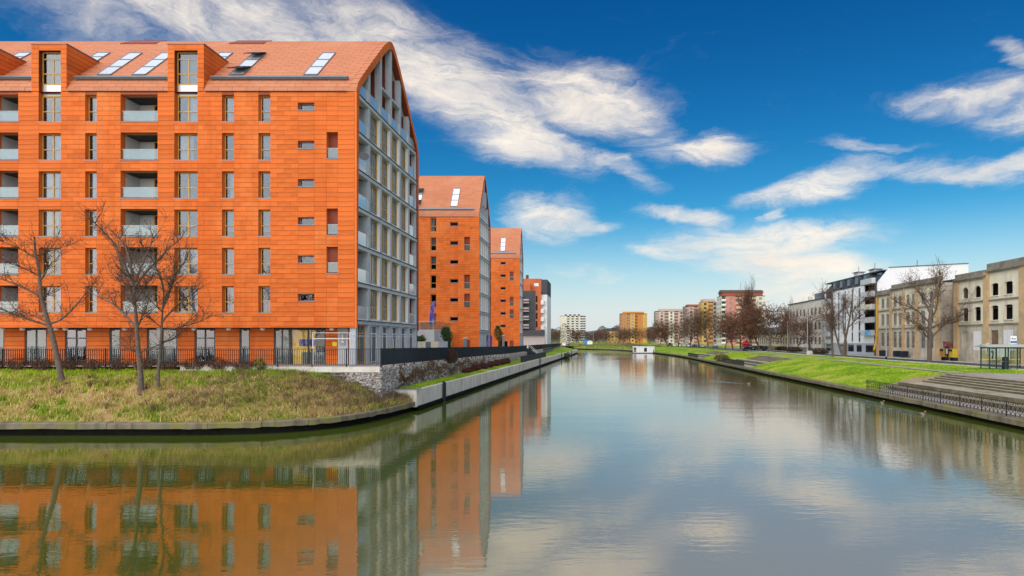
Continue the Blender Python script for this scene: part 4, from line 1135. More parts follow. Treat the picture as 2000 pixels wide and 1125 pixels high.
# ------------------------------------------------------------------ gabion wall: wire cages packed with broken stone
gab = thing('gabion_wall', 'gabion wall of broken stone under the dark fence', 'retaining wall', (-14.95, 42, 0.6))
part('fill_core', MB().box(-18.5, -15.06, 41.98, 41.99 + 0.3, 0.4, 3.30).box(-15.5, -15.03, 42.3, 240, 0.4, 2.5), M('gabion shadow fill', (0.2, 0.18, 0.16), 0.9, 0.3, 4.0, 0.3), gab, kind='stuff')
def stones(n, place):
    v = np.zeros((n, 8, 3)); 
    base = np.array([[-1, -1, -1], [1, -1, -1], [1, 1, -1], [-1, 1, -1], [-1, -1, 1], [1, -1, 1], [1, 1, 1], [-1, 1, 1]]) * 0.5
    c = place(n); s = rng.uniform(0.10, 0.24, (n, 1, 3)) * np.array([1, 1, 0.75])
    j = rng.normal(0, 0.16, (n, 8, 3))
    a = rng.uniform(0, math.pi, n); ca, sa = np.cos(a)[:, None], np.sin(a)[:, None]
    v = (base[None] + j) * s
    x = v[:, :, 0] * ca - v[:, :, 1] * sa; y = v[:, :, 0] * sa + v[:, :, 1] * ca
    v = np.stack([x, y, v[:, :, 2]], 2) + c[:, None, :]
    f = np.array([(0, 3, 2, 1), (4, 5, 6, 7), (0, 1, 5, 4), (1, 2, 6, 5), (2, 3, 7, 6), (3, 0, 4, 7)])
    F = (np.arange(n)[:, None, None] * 8 + f[None]).reshape(-1, 4)
    return v.reshape(-1, 3), F
def side_place(n):
    y = 42.0 + 120 * rng.uniform(0, 1, n) ** 1.9
    top = np.interp(y, [42, 105, 300], [3.30, 2.80, 2.5]); bot = np.interp(y, [42, 45.2, 45.3, 300], [0.5, 0.8, 1.45, 1.5])
    return np.stack([-15.0 + rng.uniform(-0.06, 0.05, n), y, bot + (top - bot) * rng.uniform(0, 1, n)], 1)
def front_place(n):
    return np.stack([rng.uniform(-18.3, -14.98, n), 41.96 + rng.uniform(-0.05, 0.06, n), rng.uniform(0.7, 3.28, n)], 1)
V1, F1 = stones(9000, side_place); V2, F2 = stones(1100, front_place)
o = obj('stone_fill', np_mesh('stone_fill', np.concatenate([V1, V2]), np.concatenate([F1, F2 + len(V1)]), STONE), gab, (0, 0, 0)); o['kind'] = 'stuff'
mesh_w = MB()
for y in np.arange(42.1, 90, 1.0): mesh_w.bar((-14.90, y, 0.9 if y < 45 else 1.55), (-14.90, y, fz(y) - 0.05), 0.012, 0.012)
for z in (2.2, 2.9): mesh_w.bar((-14.90, 42, z), (-14.90, 90, z - 0.35), 0.012, 0.012)
part('wire_cage', mesh_w, ZINC, gab, kind='stuff')

def scatter_leaves(n, place, size, name, mat):
    c = place(n); a = rng.normal(0, 1, (n, 3)); a /= np.linalg.norm(a, axis=1)[:, None]
    b = np.cross(a, rng.normal(0, 1, (n, 3))); b /= np.linalg.norm(b, axis=1)[:, None]
    s = rng.uniform(size[0], size[1], n)[:, None]
    v = np.stack([c - a * s, c + b * s * 0.55, c + a * s, c - b * s * 0.55], 1)
    return np_mesh(name, v.reshape(-1, 3), np.arange(n * 4).reshape(n, 4), mat)
IVY_DRY = M('dry brown ivy', (0.24, 0.14, 0.085), 0.9, 0.3, 3.0, 0, island=0.6)
IVY_GREEN = M('green ivy', (0.045, 0.115, 0.022), 0.7, 0.3, 3.0, 0, island=0.5)
def ivy_place(n):
    y = 45.5 + 34 * rng.uniform(0, 1, n) ** 1.4
    keep = np.sin(y * 1.3) * 0.5 + np.sin(y * 0.47 + 1) * 0.6
    t = 1 - np.abs(rng.normal(0, 0.45, n)).clip(0, 1)
    top = np.interp(y, [42, 105], [3.42, 2.95])
    return np.stack([-14.92 + rng.uniform(0.0, 0.14, n), y, 1.55 + (top - 1.55) * t * np.clip(0.75 + keep * 0.3, 0.3, 1.05)], 1)
iv = thing('dry_ivy', 'dry brown ivy hanging over the gabion wall', 'ivy', (-14.9, 60, 1.6))
o = obj('foliage', scatter_leaves(9000, ivy_place, (0.03, 0.075), 'foliage', IVY_DRY), iv); o.location = -WP[iv]; o['kind'] = 'stuff'
st = MB()
for k in range(90):
    y = 45.6 + 34 * random.random() ** 1.4; z0 = fz(y) + 0.02; pts = [(-14.88, y, z0)]
    for q in range(5): pts.append((-14.88 + random.uniform(0, 0.08), pts[-1][1] + random.uniform(-0.12, 0.12), z0 - (q + 1) * random.uniform(0.15, 0.3)))
    st.tube(pts, [0.012, 0.011, 0.010, 0.008, 0.006, 0.004], 3, cap=False)
part('stems', st, TWIG, iv, kind='stuff')

# ------------------------------------------------------------------ shrubs
def shrub(name, label, loc, rx, ry, h, nstem, nleaf, leaf_mat, group, leaf=(0.03, 0.06), seed=0):
    r_ = random.Random(seed); root = thing(name, label, 'shrub', loc, group)
    x, y, z = loc; sm = MB()
    for k in range(nstem):
        a = r_.uniform(0, 6.283); rr = r_.random() ** 0.5
        ex, ey = x + math.cos(a) * rx * rr, y + math.sin(a) * ry * rr; ez = z + h * r_.uniform(0.55, 1.1) * (1 - 0.35 * rr)
        bx, by = x + math.cos(a) * rx * rr * 0.55, y + math.sin(a) * ry * rr * 0.55
        mid = ((bx + ex) / 2 + r_.uniform(-0.08, 0.08), (by + ey) / 2 + r_.uniform(-0.08, 0.08), (z + ez) / 2)
        sm.tube([(bx, by, z - 0.05), mid, (ex, ey, ez)], [0.013, 0.010, 0.005], 3, cap=False)
        for q in range(3):
            t = r_.uniform(0.4, 1); p = Vector(mid).lerp(Vector((ex, ey, ez)), t)
            e = p + Vector((r_.uniform(-1, 1), r_.uniform(-1, 1), r_.uniform(0, 1))) * 0.22 * h
            sm.tube([p, e], [0.007, 0.004], 3, cap=False)
    part('stems', sm, TWIG, root, kind='stuff')
    if nleaf:
        def pl(n):
            d = rng.normal(0, 1, (n, 3)); d /= np.linalg.norm(d, axis=1)[:, None]; q = rng.uniform(0.35, 1, n)[:, None] ** 0.6
            p = d * q * np.array([rx, ry, h * 0.55]); p[:, 2] += h * 0.5
            lump = 1 + 0.18 * np.sin(p[:, 0:1] * 5 + seed) * np.cos(p[:, 2:3] * 6)
            return p * lump + np.array([x, y, z])
        o = obj('foliage', scatter_leaves(nleaf, pl, leaf, 'foliage', leaf_mat), root); o.location = -WP[root]; o['kind'] = 'stuff'
    return root
HEDGE = M('dark brown hedge leaf', (0.15, 0.08, 0.055), 0.9, 0.3, 3.0, 0, island=0.6)
REDHEDGE = M('dark red hedge leaf', (0.13, 0.035, 0.030), 0.85, 0.3, 3.0, 0, island=0.6)
SHRUBGREEN = M('shrub green leaf', (0.055, 0.11, 0.016), 0.75, 0.3, 3.0, 0, island=0.5)
k = 0
px = -46.5
where = ['by the left edge of the picture', 'left of the leaning tree', 'just left of the leaning tree', 'behind the leaning tree', 'right of the leaning tree', 'midway between the leaning tree and the twin trees', 'left of the twin trees', 'behind the twin trees', 'right of the twin trees', 'before the glass door', 'below the sixth soffit lamp', 'before the orange ground floor panels', 'left of the yellow shop window', 'at the right end of the hedge']
while px < -23.3 and k < 14:
    w = 0.95
    shrub('hedge_shrub', 'bare brown hedge shrub at the fence, ' + where[k], (px, 41.75, 3.28), w, 0.42, random.uniform(0.55, 0.85), 90, 420, HEDGE, 'shrubs along the fence', seed=k)
    px += 1.72; k += 1
shrub('green_shrub', 'small yellow green shrub at the end of the hedge', (-22.95, 41.55, 3.2), 0.42, 0.35, 0.75, 14, 700, M('yellow green leaf', (0.20, 0.22, 0.03), 0.8, 0.2, 3, 0, island=0.4), None, seed=31)
reds = [(-14.45, 67.5, 0.5), (-14.45, 72, 0.7), (-14.4, 76.5, 0.75), (-14.4, 81, 0.8), (-14.3, 85.5, 0.85), (-14.2, 90, 0.9), (-14.2, 94.5, 0.8)]
for k, (x, y, h) in enumerate(reds):
    shrub('red_shrub', 'dark red shrub on the grass strip, ' + ['nearest', 'second nearest', 'third', 'fourth', 'fifth', 'sixth', 'farthest'][k] + ' of the seven', (x, y, 1.6), 0.5, 2.2, h, 50, 1300, REDHEDGE, 'red shrubs on the grass strip', (0.04, 0.08), seed=50 + k)
shrub('russet_bush', 'rounded russet bush leaning over the dark canal fence', (-14.6, 60.5, 2.95), 0.75, 0.9, 1.35, 60, 1500, M('russet leaf', (0.10, 0.055, 0.028), 0.9, 0.3, 3.0, 0, island=0.6), None, (0.04, 0.08), seed=71)
shrub('reed_clump', 'small green reed clump at the foot of the far canal wall', (-9.6, 178, 0.0), 1.2, 3.0, 1.5, 60, 900, SHRUBGREEN, None, (0.08, 0.2), seed=72)
shrub('dry_bush', 'dry brown bush beside the middle railing on the right quay', (25.9, 130.5, 0.62), 1.6, 3.0, 1.6, 80, 2200, M('dry bush leaf', (0.16, 0.10, 0.05), 0.9, 0.3, 3, 0, island=0.5), None, (0.05, 0.12), seed=73)

# terrace with planter, railing, ivy and banner between the first two orange buildings
ter = thing('terrace', 'pale terrace wall with railing between the first and second orange buildings', 'terrace', (-21.5, 88, 2.8))
part('terrace_wall', MB().box(-32, -22.6, 84.0, 93.6, 2.8, 6.6), GREYLIGHT, ter)
for q in range(6): part('railing_post', MB().box(-31.9 + q * 1.82, -31.85 + q * 1.82, 84.05, 84.1, 6.6, 7.75), GREYLIGHT, ter)
part('handrail', MB().box(-32, -22.65, 84.03, 84.12, 7.7, 7.78), GREYLIGHT, ter)
part('railing_glass', MB().box(-32, -22.65, 84.06, 84.075, 6.65, 7.6), BALUSTRADE_CLEAR, ter)
part('return_railing', MB().box(-22.68, -22.64, 84.1, 93.5, 6.65, 7.75), BALUSTRADE_CLEAR, ter)
pl_ = thing('planter', 'cream concrete planter wall beside the nearest orange building', 'planter', (-23.5, 78, 2.8))
part('planter_wall', MB().box(-26.0, -20.75, 79.2, 79.5, 2.8, 5.0), M('cream plaster', (0.66, 0.60, 0.46), 0.8, 0.06, 1.0, 0.1, streak=((0.5, 0.45, 0.36), 2.0)), pl_)
part('planter_side', MB().box(-21.0, -20.75, 79.5, 84.0, 2.8, 5.0), GREYLIGHT, pl_)
part('soil', MB().box(-26.0, -21.0, 79.5, 84.0, 4.2, 4.7), EARTH, pl_)
shrub('planter_bush', 'green bush growing in the cream planter', (-23.6, 80.2, 4.8), 1.0, 0.6, 1.0, 20, 1500, M('bright leaf', (0.07, 0.15, 0.02), 0.7, 0.3, 3, 0, island=0.5), None, (0.06, 0.12), seed=80)
def ivy_col(loc, h, w, label, n, seed):
    root = thing('ivy_column', label, 'ivy', loc); x, y, z = loc
    def pl(k):
        t = rng.uniform(0, 1, k); a = rng.uniform(0, 6.283, k); r_ = w * (0.75 + 0.35 * np.sin(t * 9 + seed)) * rng.uniform(0.3, 1, k)
        return np.stack([x + np.cos(a) * r_ + 0.25 * w * np.sin(t * 5), y + np.sin(a) * r_ * 0.6, z + t * h], 1)
    o = obj('foliage', scatter_leaves(n, pl, (0.07, 0.16), 'foliage', IVY_GREEN), root); o.location = -WP[root]; o['kind'] = 'stuff'
    part('support_post', MB().tube([(x, y, z), (x, y, z + h)], [0.08, 0.05], 6), BARK, root)
ivy_col((-20.95, 84.5, 2.8), 4.2, 0.8, 'dark green ivy column at the terrace corner beside the second orange building', 2400, 1)
ivy_col((-21.6, 132, 2.75), 5.5, 1.1, 'dark green ivy column beside the third orange building', 2400, 2)
def post_sign(x, y, z, h, label):
    root = thing('grey_pillar', label, 'pillar', (x, y, z)); part('shaft', MB().box(x - 0.22, x + 0.22, y - 0.22, y + 0.22, z, z + h), ZINC, root); part('cap', MB().box(x - 0.26, x + 0.26, y - 0.26, y + 0.26, z + h, z + h + 0.1), WHITEPAINT, root)
post_sign(-19.75, 90.5, 2.85, 2.6, 'grey pillar standing before the second orange building'); post_sign(-18.55, 66.5, 3.0, 2.0, 'grey pillar at the far corner of the nearest orange building'); post_sign(-20.5, 131, 2.75, 3.4, 'grey pillar before the third orange building')
flag = thing('banner_flag', 'purple feather banner on the terrace', 'flag', (-23.4, 84.8, 6.6))
PURPLE = M('purple banner cloth', (0.13, 0.06, 0.34), 0.7, 0.15, 1.5, 0.05, stain=((0.5, 0.4, 0.7), 0.9))
part('pole', MB().tube([(-23.55, 84.8, 6.6), (-23.5, 84.8, 9.5), (-23.2, 84.8, 10.3), (-22.7, 84.8, 10.6)], [0.03, 0.025, 0.02, 0.015], 6), GREYLIGHT, flag)
fb = MB(); prev = None
for i in range(15):
    t = i / 14; z = 7.3 + 3.2 * t; x0 = -23.52 + 0.55 * t ** 3; w = 0.75 * (1 - 0.35 * t); dy = 0.08 * math.sin(t * 7)
    cur = ((x0, 84.8 + dy, z), (x0 + w, 84.8 - dy, z + 0.06))
    if prev: fb.poly([prev[0], prev[1], cur[1], cur[0]])
    prev = cur
part('cloth', fb, PURPLE, flag, True)
post_fl = thing('purple_banner', 'pair of purple banners on the gable of the second orange building', 'banner', (XG + 0.1, 103, 2.85))
for yy in (100.5, 104.0): part('cloth', MB().box(XG + 0.08, XG + 0.12, yy, yy + 1.6, 3.2, 6.0), PURPLE, post_fl)
sg = thing('window_sticker', 'yellow and white round sticker on the glass of the gable ground floor', 'sticker', (XG + 0.02, 55.5, 4.6))
part('sheet', MB().box(XG - 0.29, XG - 0.28, 54.85, 56.3, 4.1, 5.35), WHITEPAINT, sg)
part('yellow_mark', MB().box(XG - 0.278, XG - 0.272, 55.1, 56.0, 4.3, 4.75), bpy.data.materials['yellow sign'], sg)
cord = MB()
for z, y in ((5.62, 44.9), (5.05, 44.9)): cord.bar((FX(616), y, z), (XG + 0.3, y, z), 0.045, 0.045)
rl = thing('awning_frame', 'thin white steel awning frame before the gable corner', 'frame', (XG, 45, 3.3))
part('crossbar', MB().bar((-20.9, 44.8, 5.72), (-18.2, 44.8, 5.72), 0.03, 0.03), WHITEPAINT, rl); part('crossbar', MB().bar((-20.9, 44.8, 5.30), (-18.2, 44.8, 5.30), 0.045, 0.045), WHITEPAINT, rl)
for xx in (-20.9, -18.2): part('upright', MB().box(xx - 0.025, xx + 0.025, 44.78, 44.82, 3.3, 5.75), WHITEPAINT, rl)
part('side_bar', MB().bar((-18.2, 44.8, 5.5), (-18.2, 60.0, 5.5), 0.04, 0.04), WHITEPAINT, rl)

# steel stair through the fence
stair = thing('steel_stair', 'steel stair with pale handrails going down through the canal fence', 'stairs', (-14.5, 127.5, 1.6))
for q in range(8): part('tread', MB().box(-15.4 + q * 0.28, -15.12 + q * 0.28, 126.2, 129.3, 2.75 - q * 0.16, 2.80 - q * 0.16), M('grass grown tread', (0.30, 0.30, 0.14), 0.8) if q == 0 else bpy.data.materials['grass grown tread'], stair)
for yy in (126.2, 129.3):
    part('handrail', MB().tube([(-15.6, yy, 4.3), (-14.9, yy, 4.25), (-12.9, yy, 2.6)], [0.05, 0.05, 0.05], 6), GREYLIGHT, stair)
    part('side_plate', MB().prism([(-15.5, yy, 2.6), (-15.5, yy, 3.6), (-12.9, yy, 2.2), (-12.9, yy, 1.4)], (0, 0.05, 0)), DARKMETAL, stair)
    for xx in (-15.5, -13.0): part('baluster', MB().box(xx - 0.03, xx + 0.03, yy - 0.03, yy + 0.02, 1.6, 4.25 if xx < -15 else 2.65), GREYLIGHT, stair)
part('top_rail', MB().tube([(-15.6, 126.2, 4.3), (-15.6, 129.3, 4.3)], [0.05, 0.05], 6), GREYLIGHT, stair)
tag(obj('low_barrier', MB().box(-0.05, 0.05, -18, 18, -0.5, 0.5).mesh('low_barrier', DARKMETAL), None, (-12.35, 118.0, 2.05)), 'low dark sheet barrier on the canal wall below the stair', 'barrier')
bpy.data.objects['low_barrier'].rotation_euler = (0, 0, R(-1.4))

# ------------------------------------------------------------------ bare trees
SEED = M('dry seed cluster', (0.17, 0.075, 0.045), 0.9, 0.3, 3.0, 0, island=0.5)
def twigs_along(mb, pts, r0, rr, dens, length, leaves, depth=0, k=3):
    P = [Vector(p) for p in pts]
    for a, b in zip(P, P[1:]):
        n = max(1, int((b - a).length * dens))
        for i in range(n):
            t = rr.random(); p = a.lerp(b, t); d = (b - a).normalized()
            e = Vector((rr.gauss(0, 1), rr.gauss(0, 1), rr.gauss(0.35, 0.8)))
            q = (d * 0.55 + e.normalized() * 0.85).normalized()
            l = length * rr.uniform(0.45, 1.2)
            bend = Vector((rr.gauss(0, 0.2), rr.gauss(0, 0.2), rr.uniform(-0.05, 0.3)))
            m = p + q * l * 0.5; t2 = m + (q + bend).normalized() * l * 0.5
            mb.tube([p, m, t2], [r0, r0 * 0.75, r0 * 0.45], k, cap=False)
            if depth > 0: twigs_along(mb, [p, m, t2], r0 * 0.6, rr, dens * 1.5, length * 0.5, leaves, depth - 1)
            elif rr.random() < 0.5: leaves.append(t2)
def shaped_tree(label, d, tl, trunk, limbs, r0, seed, stems=()):
    tl = tl or 1.0
    rr = random.Random(seed)
    def W(p, dy): return Vector(((p[0] - 1171) / 1200 * d, d + dy, EYE.z + (664 - p[1]) / 1200 * d))
    root = thing('bare_tree', label, 'tree', W(trunk[0], 0))
    tb, cb, lv = MB(), MB(), []
    def smooth_path(pts, dys):
        Q = [W(p, y) for p, y in zip(pts, dys)]
        return smooth3(Q)
    def smooth3(Q):
        for _ in range(2):
            N = [Q[0]]
            for a, b in zip(Q, Q[1:]): N += [a.lerp(b, 0.25), a.lerp(b, 0.75)]
            N.append(Q[-1]); Q = N
        return Q
    T = smooth_path(trunk, [0] * len(trunk)); T[0] = T[0] - Vector((0, 0, 0.25))
    n = len(T); tb.tube(T, [r0 * (1.25 if i == 0 else 1 - 0.78 * i / n) for i in range(n)], 9)
    twigs_along(cb, T[int(n * 0.72):], 0.014 * tl, rr, 3.0 / tl, 0.9 * tl, lv, 1)
    for pts in stems:
        S = smooth_path(pts, [rr.uniform(-0.1, 0.6) * i * 0.4 for i in range(len(pts))]); m = len(S); S[0] = S[0] - Vector((0, 0, 0.2))
        tb.tube(S, [r0 * (1 - 0.8 * i / m) for i in range(m)], 8)
        twigs_along(cb, S[int(m * 0.4):], 0.014 * tl, rr, 5.5 / tl ** 0.35, 1.0 * tl, lv, 1)
    for li, (pts, rf) in enumerate(limbs):
        sgn = rr.choice((-1, 1)); amp = rr.uniform(0.6, 2.0) * tl
        dys = [sgn * amp * (i / (len(pts) - 1)) ** 1.2 for i in range(len(pts))]
        L = smooth_path(pts, dys); m = len(L)
        tb.tube(L, [max(0.012, r0 * rf * (1 - 0.85 * i / m)) for i in range(m)], 6)
        twigs_along(cb, L[max(1, m // 6):], 0.014 * tl, rr, 5.0 / tl ** 0.35, 1.05 * tl, lv, 1)
        # second-order limbs
        for q in range(6):
            i = rr.randrange(m // 4, m - 1); p = L[i]; dr = (L[min(i + 1, m - 1)] - L[i - 1]).normalized()
            side = Vector((rr.gauss(0, 0.7), rr.gauss(0, 0.8), rr.uniform(0.2, 0.9)))
            v = (dr + side).normalized(); l = rr.uniform(0.8, 1.9) * tl
            e1 = p + v * l * 0.5; e2 = e1 + (v + Vector((rr.gauss(0, .15), rr.gauss(0, .15), 0.25))).normalized() * l * 0.5
            tb.tube([p, e1, e2], [max(0.015, r0 * rf * 0.35), 0.016, 0.009], 4)
            twigs_along(cb, [p, e1, e2], 0.011 * tl, rr, 7.0 / tl ** 0.35, 0.75 * tl, lv, 0)
    part('trunk', tb, BARK, root, True)
    c = part('crown', cb, TWIG, root); c['kind'] = 'stuff'
    if lv:
        A = np.array([tuple(p) for p in lv]); A = A[rng.uniform(0, 1, len(A)) < 0.55]
        A = np.repeat(A, 3, 0) + rng.normal(0, 0.05, (len(A) * 3, 3))
        o = obj('seed_clusters', scatter_leaves(len(A), lambda n: A, (0.025 * tl, 0.055 * tl), 'seed_clusters', SEED), root); o.location = -WP[root]; o['kind'] = 'stuff'
    return root
shaped_tree('leaning bare tree at the left edge of the grass bank', 39.5, None,
    [(121, 744), (113, 705), (104, 662), (96, 636), (88, 608), (80, 580), (78, 550), (75, 520), (68, 490), (67, 462)],
    [([(96, 636), (62, 622), (25, 600), (-12, 590)], 0.5), ([(98, 632), (112, 626), (135, 597), (150, 565), (158, 548)], 0.45), ([(81, 580), (55, 560), (28, 545), (-8, 538)], 0.42),
     ([(86, 600), (70, 585), (70, 570)], 0.25), ([(79, 548), (98, 532), (112, 515), (121, 492)], 0.38), ([(77, 540), (60, 527), (40, 518)], 0.3), ([(96, 632), (60, 615), (30, 615), (2, 622)], 0.35), ([(72, 505), (60, 490), (48, 478)], 0.25), ([(70, 500), (80, 485), (82, 470)], 0.25)], 0.175, 11)
shaped_tree('larger bare tree of the pair in the middle of the left bank', 37.6, None,
    [(275, 768), (275, 738), (272, 700), (268, 660), (266, 620), (263, 590), (262, 560)],
    [([(264, 600), (246, 572), (230, 540), (206, 512), (190, 500)], 0.5), ([(262, 565), (250, 527), (234, 492), (214, 470), (188, 452)], 0.5), ([(262, 560), (251, 520), (245, 482), (236, 462), (226, 442)], 0.55),
     ([(264, 560), (281, 530), (300, 507), (318, 480), (330, 466)], 0.5), ([(267, 640), (236, 615), (203, 592), (165, 582), (140, 562)], 0.42), ([(268, 640), (287, 620), (312, 598), (330, 580)], 0.4), ([(271, 690), (292, 676), (315, 660)], 0.35), ([(270, 690), (246, 685), (234, 662)], 0.3), ([(262, 560), (268, 525), (276, 490), (280, 460)], 0.45), ([(264, 590), (285, 565), (305, 555), (325, 545)], 0.35), ([(263, 580), (240, 555), (222, 548), (205, 545)], 0.3)], 0.18, 12)
shaped_tree('slimmer bare tree of the pair, right of the larger trunk', 38.2, None,
    [(311, 759), (308, 735), (312, 700), (315, 660), (316, 630), (318, 600), (320, 570)],
    [([(318, 600), (325, 560), (330, 522), (336, 496)], 0.6), ([(320, 570), (324, 540), (318, 505), (312, 480)], 0.6), ([(316, 630), (340, 606), (366, 590), (392, 577), (412, 568)], 0.5), ([(316, 645), (345, 640), (378, 627), (402, 614)], 0.42), ([(318, 602), (342, 577), (360, 552), (386, 532)], 0.5), ([(319, 585), (340, 560), (352, 530), (356, 505)], 0.45), ([(316, 640), (300, 615), (292, 590)], 0.35), ([(318, 610), (304, 580), (300, 545)], 0.35)], 0.115, 13)

# trees of the right bank and the far side: a few grown models, then copies
def grow(seed, H, r0, up=0.35, spread=1.0, levels=3, kids=(5, 5, 5), tw=0.035, leaf=0, leaf_mat=None, fork=0.25, leaf_size=(0.10, 0.2)):
    rr = random.Random(seed); tb, cb = MB(), MB(); tips = []
    def branch(p, d, l, r, lev):
        n = 4; pts = [p]; rad = [r]
        for i in range(n):
            d = (d + Vector((rr.gauss(0, 0.13), rr.gauss(0, 0.13), rr.gauss(0.02, 0.06) + (0.05 * up if lev else 0)))).normalized()
            pts.append(pts[-1] + d * l / n); rad.append(max(r * (1 - 0.75 * (i + 1) / n), tw * 0.4))
        (tb if lev < 2 else cb).tube(pts, rad, 7 if lev == 0 else (5 if lev == 1 else 3), cap=False)
        if lev >= levels:
            tips.append(pts[-1]); tips.append(pts[2]); return
        for q in range(kids[lev]):
            t = fork + (1 - fork) * (q + rr.uniform(0.2, 0.9)) / kids[lev]; f = t * n; i = min(int(f), n - 1)
            b = pts[i].lerp(pts[i + 1], f - i); a = q * 2.4 + rr.uniform(-0.5, 0.5)
            dd = (pts[i + 1] - pts[i]).normalized()
            s = Vector((math.cos(a), math.sin(a), 0)); s = (s - dd * s.dot(dd)).normalized()
            nd = (dd * (0.55 + up) + s * spread).normalized()
            branch(b, nd, l * rr.uniform(0.48, 0.68), max(rad[i] * 0.55, tw * 0.6), lev + 1)
        tips.append(pts[-1])
    branch(Vector((0, 0, -0.2)), Vector((rr.gauss(0, 0.03), rr.gauss(0, 0.03), 1)), H * 0.62, r0, 0)
    zmax = max(v[2] for v in cb.v); s = H / zmax
    for b_ in (tb, cb): b_.v = [(x * s, y * s, z * s) for x, y, z in b_.v]
    tips = [t * s for t in tips]
    return tb, cb, tips
def tree_proto(name, tb, cb, tips, nl, lmat, lsize):
    tm = tb.mesh('trunk', BARK, True); cm = cb.mesh('crown', TWIG)
    lm = None
    if nl:
        A = np.array([tuple(t) for t in tips]); A = A[rng.integers(0, len(A), nl)] + rng.normal(0, 0.28, (nl, 3))
        lm = scatter_leaves(nl, lambda n: A, lsize, 'dead_leaves', lmat)
    return tm, cm, lm
def place_tree(proto, label, loc, s, rot, group=None, name='bare_tree'):
    tm, cm, lm = proto
    root = thing(name, label, 'tree', loc, group); root.scale = s if hasattr(s, '__len__') else (s, s, s); root.rotation_euler = (0, 0, rot)
    a = bpy.data.objects.new('trunk', tm); b = bpy.data.objects.new('crown', cm); b['kind'] = 'stuff'
    ob = [a, b]
    if lm: c = bpy.data.objects.new('dead_leaves', lm); c['kind'] = 'stuff'; ob.append(c)
    for q in ob: COL.objects.link(q); q.parent = root
    return root
BROWNLEAF = M('withered brown leaf', (0.20, 0.085, 0.050), 0.9, 0.3, 0.5, 0, island=0.5)
OLIVELEAF = M('withered olive leaf', (0.20, 0.13, 0.06), 0.9, 0.3, 0.5, 0, island=0.5)
PR_A = tree_proto('A', *grow(3, 13.5, 0.34, 0.30, 0.95, 3, (10, 9, 9), 0.042), 2200, SEED, (0.06, 0.13))
PR_B = tree_proto('B', *grow(5, 12.0, 0.22, 0.75, 0.55, 3, (9, 7, 7), 0.034), 900, SEED, (0.06, 0.12))
PR_C = tree_proto('C', *grow(8, 12.0, 0.30, 0.25, 1.0, 3, (10, 8, 8), 0.05), 4200, BROWNLEAF, (0.10, 0.2))
PR_D = tree_proto('D', *grow(9, 12.0, 0.30, 0.35, 0.9, 3, (10, 8, 9), 0.055), 1200, OLIVELEAF, (0.10, 0.2))
PR_P = tree_proto('P', *grow(12, 30.0, 0.55, 1.5, 0.34, 3, (30, 8, 7), 0.06, fork=0.12), 0, None, (0.1, 0.2))
def gx(p, d): return (p - 1171) / 1200 * d
shaped_tree('wide bare tree standing before the ruined factory', 92.0, 1.7,
    [(1815, 709), (1815.5, 668), (1816, 634), (1817, 614), (1820, 597), (1823, 579), (1831, 557), (1838, 539)],
    [([(1815.5, 661), (1800, 654), (1789, 645.5), (1770, 643)], 0.4), ([(1816.7, 632), (1804, 614), (1793, 601), (1773, 594), (1762, 587)], 0.5), ([(1818, 614), (1811, 588), (1809, 568), (1800, 550)], 0.5), ([(1820, 659), (1833, 643), (1842, 632), (1860, 623), (1873, 613)], 0.45),
     ([(1821, 623), (1833, 605.5), (1844, 588), (1852, 577)], 0.45), ([(1818, 641), (1838, 632), (1864, 632), (1892, 622)], 0.4), ([(1823, 583), (1842, 565.5), (1851, 541), (1856, 525)], 0.45), ([(1813, 650), (1795, 632), (1775.5, 623), (1765, 613)], 0.4), ([(1820, 600), (1806, 575), (1797, 556), (1786, 545)], 0.35), ([(1826, 570), (1840, 545), (1843, 530)], 0.35)], 0.36, 21)
shaped_tree('slim straight bare tree before the left end of the white apartment house', 118.0, 1.9,
    [(1626.6, 696), (1624, 656), (1623.7, 617), (1625, 585), (1625, 566)], [([(1624, 637), (1613, 627), (1608, 617)], 0.4), ([(1624.5, 610), (1631, 594), (1633, 578)], 0.4), ([(1624, 602), (1617, 586), (1615, 572)], 0.4), ([(1624, 650), (1634, 640), (1638, 630)], 0.35)], 0.26, 22)
shaped_tree('forked bare tree with several stems before the white apartment house', 116.0, 1.9,
    [(1647, 697), (1650, 666), (1656, 641), (1662, 609.5), (1664, 585), (1667, 563)], [([(1656, 641), (1668, 622), (1676, 612)], 0.4), ([(1662, 610), (1673, 594), (1680, 585)], 0.4), ([(1660, 620), (1655, 600), (1654, 582)], 0.4), ([(1632, 650), (1622, 632), (1616, 620)], 0.4), ([(1630, 622), (1640, 606), (1643, 592)], 0.4)], 0.26, 23,
    [[(1646, 697), (1640, 676), (1632.5, 652.5), (1628.6, 625), (1630.5, 600)], [(1652, 698), (1654, 670), (1650, 656), (1648, 617), (1650, 578)]])
place_tree(PR_A, 'bare spreading tree before the cream house', (gx(1582, 148), 148, 2.0), (1.0, 1.0, 0.95), 2.0)
place_tree(PR_A, 'smaller bare tree left of the lamp post before the cream house', (gx(1556, 160), 160, 2.0), (0.7, 0.7, 0.74), 4.0)
place_tree(PR_C, 'russet leaved tree right of the tall poplar', (gx(1505, 172), 172, 2.0), (1.3, 1.3, 1.2), 0.5)
place_tree(PR_C, 'russet leaved tree in the middle of the car park row', (gx(1484, 180), 180, 2.0), (1.25, 1.25, 1.1), 2.1)
place_tree(PR_C, 'dark brown tree beside the red kiosk', (gx(1447, 200), 200, 2.0), (1.2, 1.2, 1.15), 3.3)
place_tree(PR_D, 'dark brown tree before the pink tower block', (gx(1432, 206), 206, 2.0), (1.2, 1.2, 1.15), 1.3)
place_tree(PR_D, 'thin brown tree before the left edge of the pink tower block', (gx(1416, 214), 214, 2.0), (0.8, 0.8, 1.0), 5.3)
place_tree(PR_D, 'olive brown tree before the yellow tower block', (gx(1383, 240), 240, 2.0), (1.4, 1.4, 1.45), 0.9)
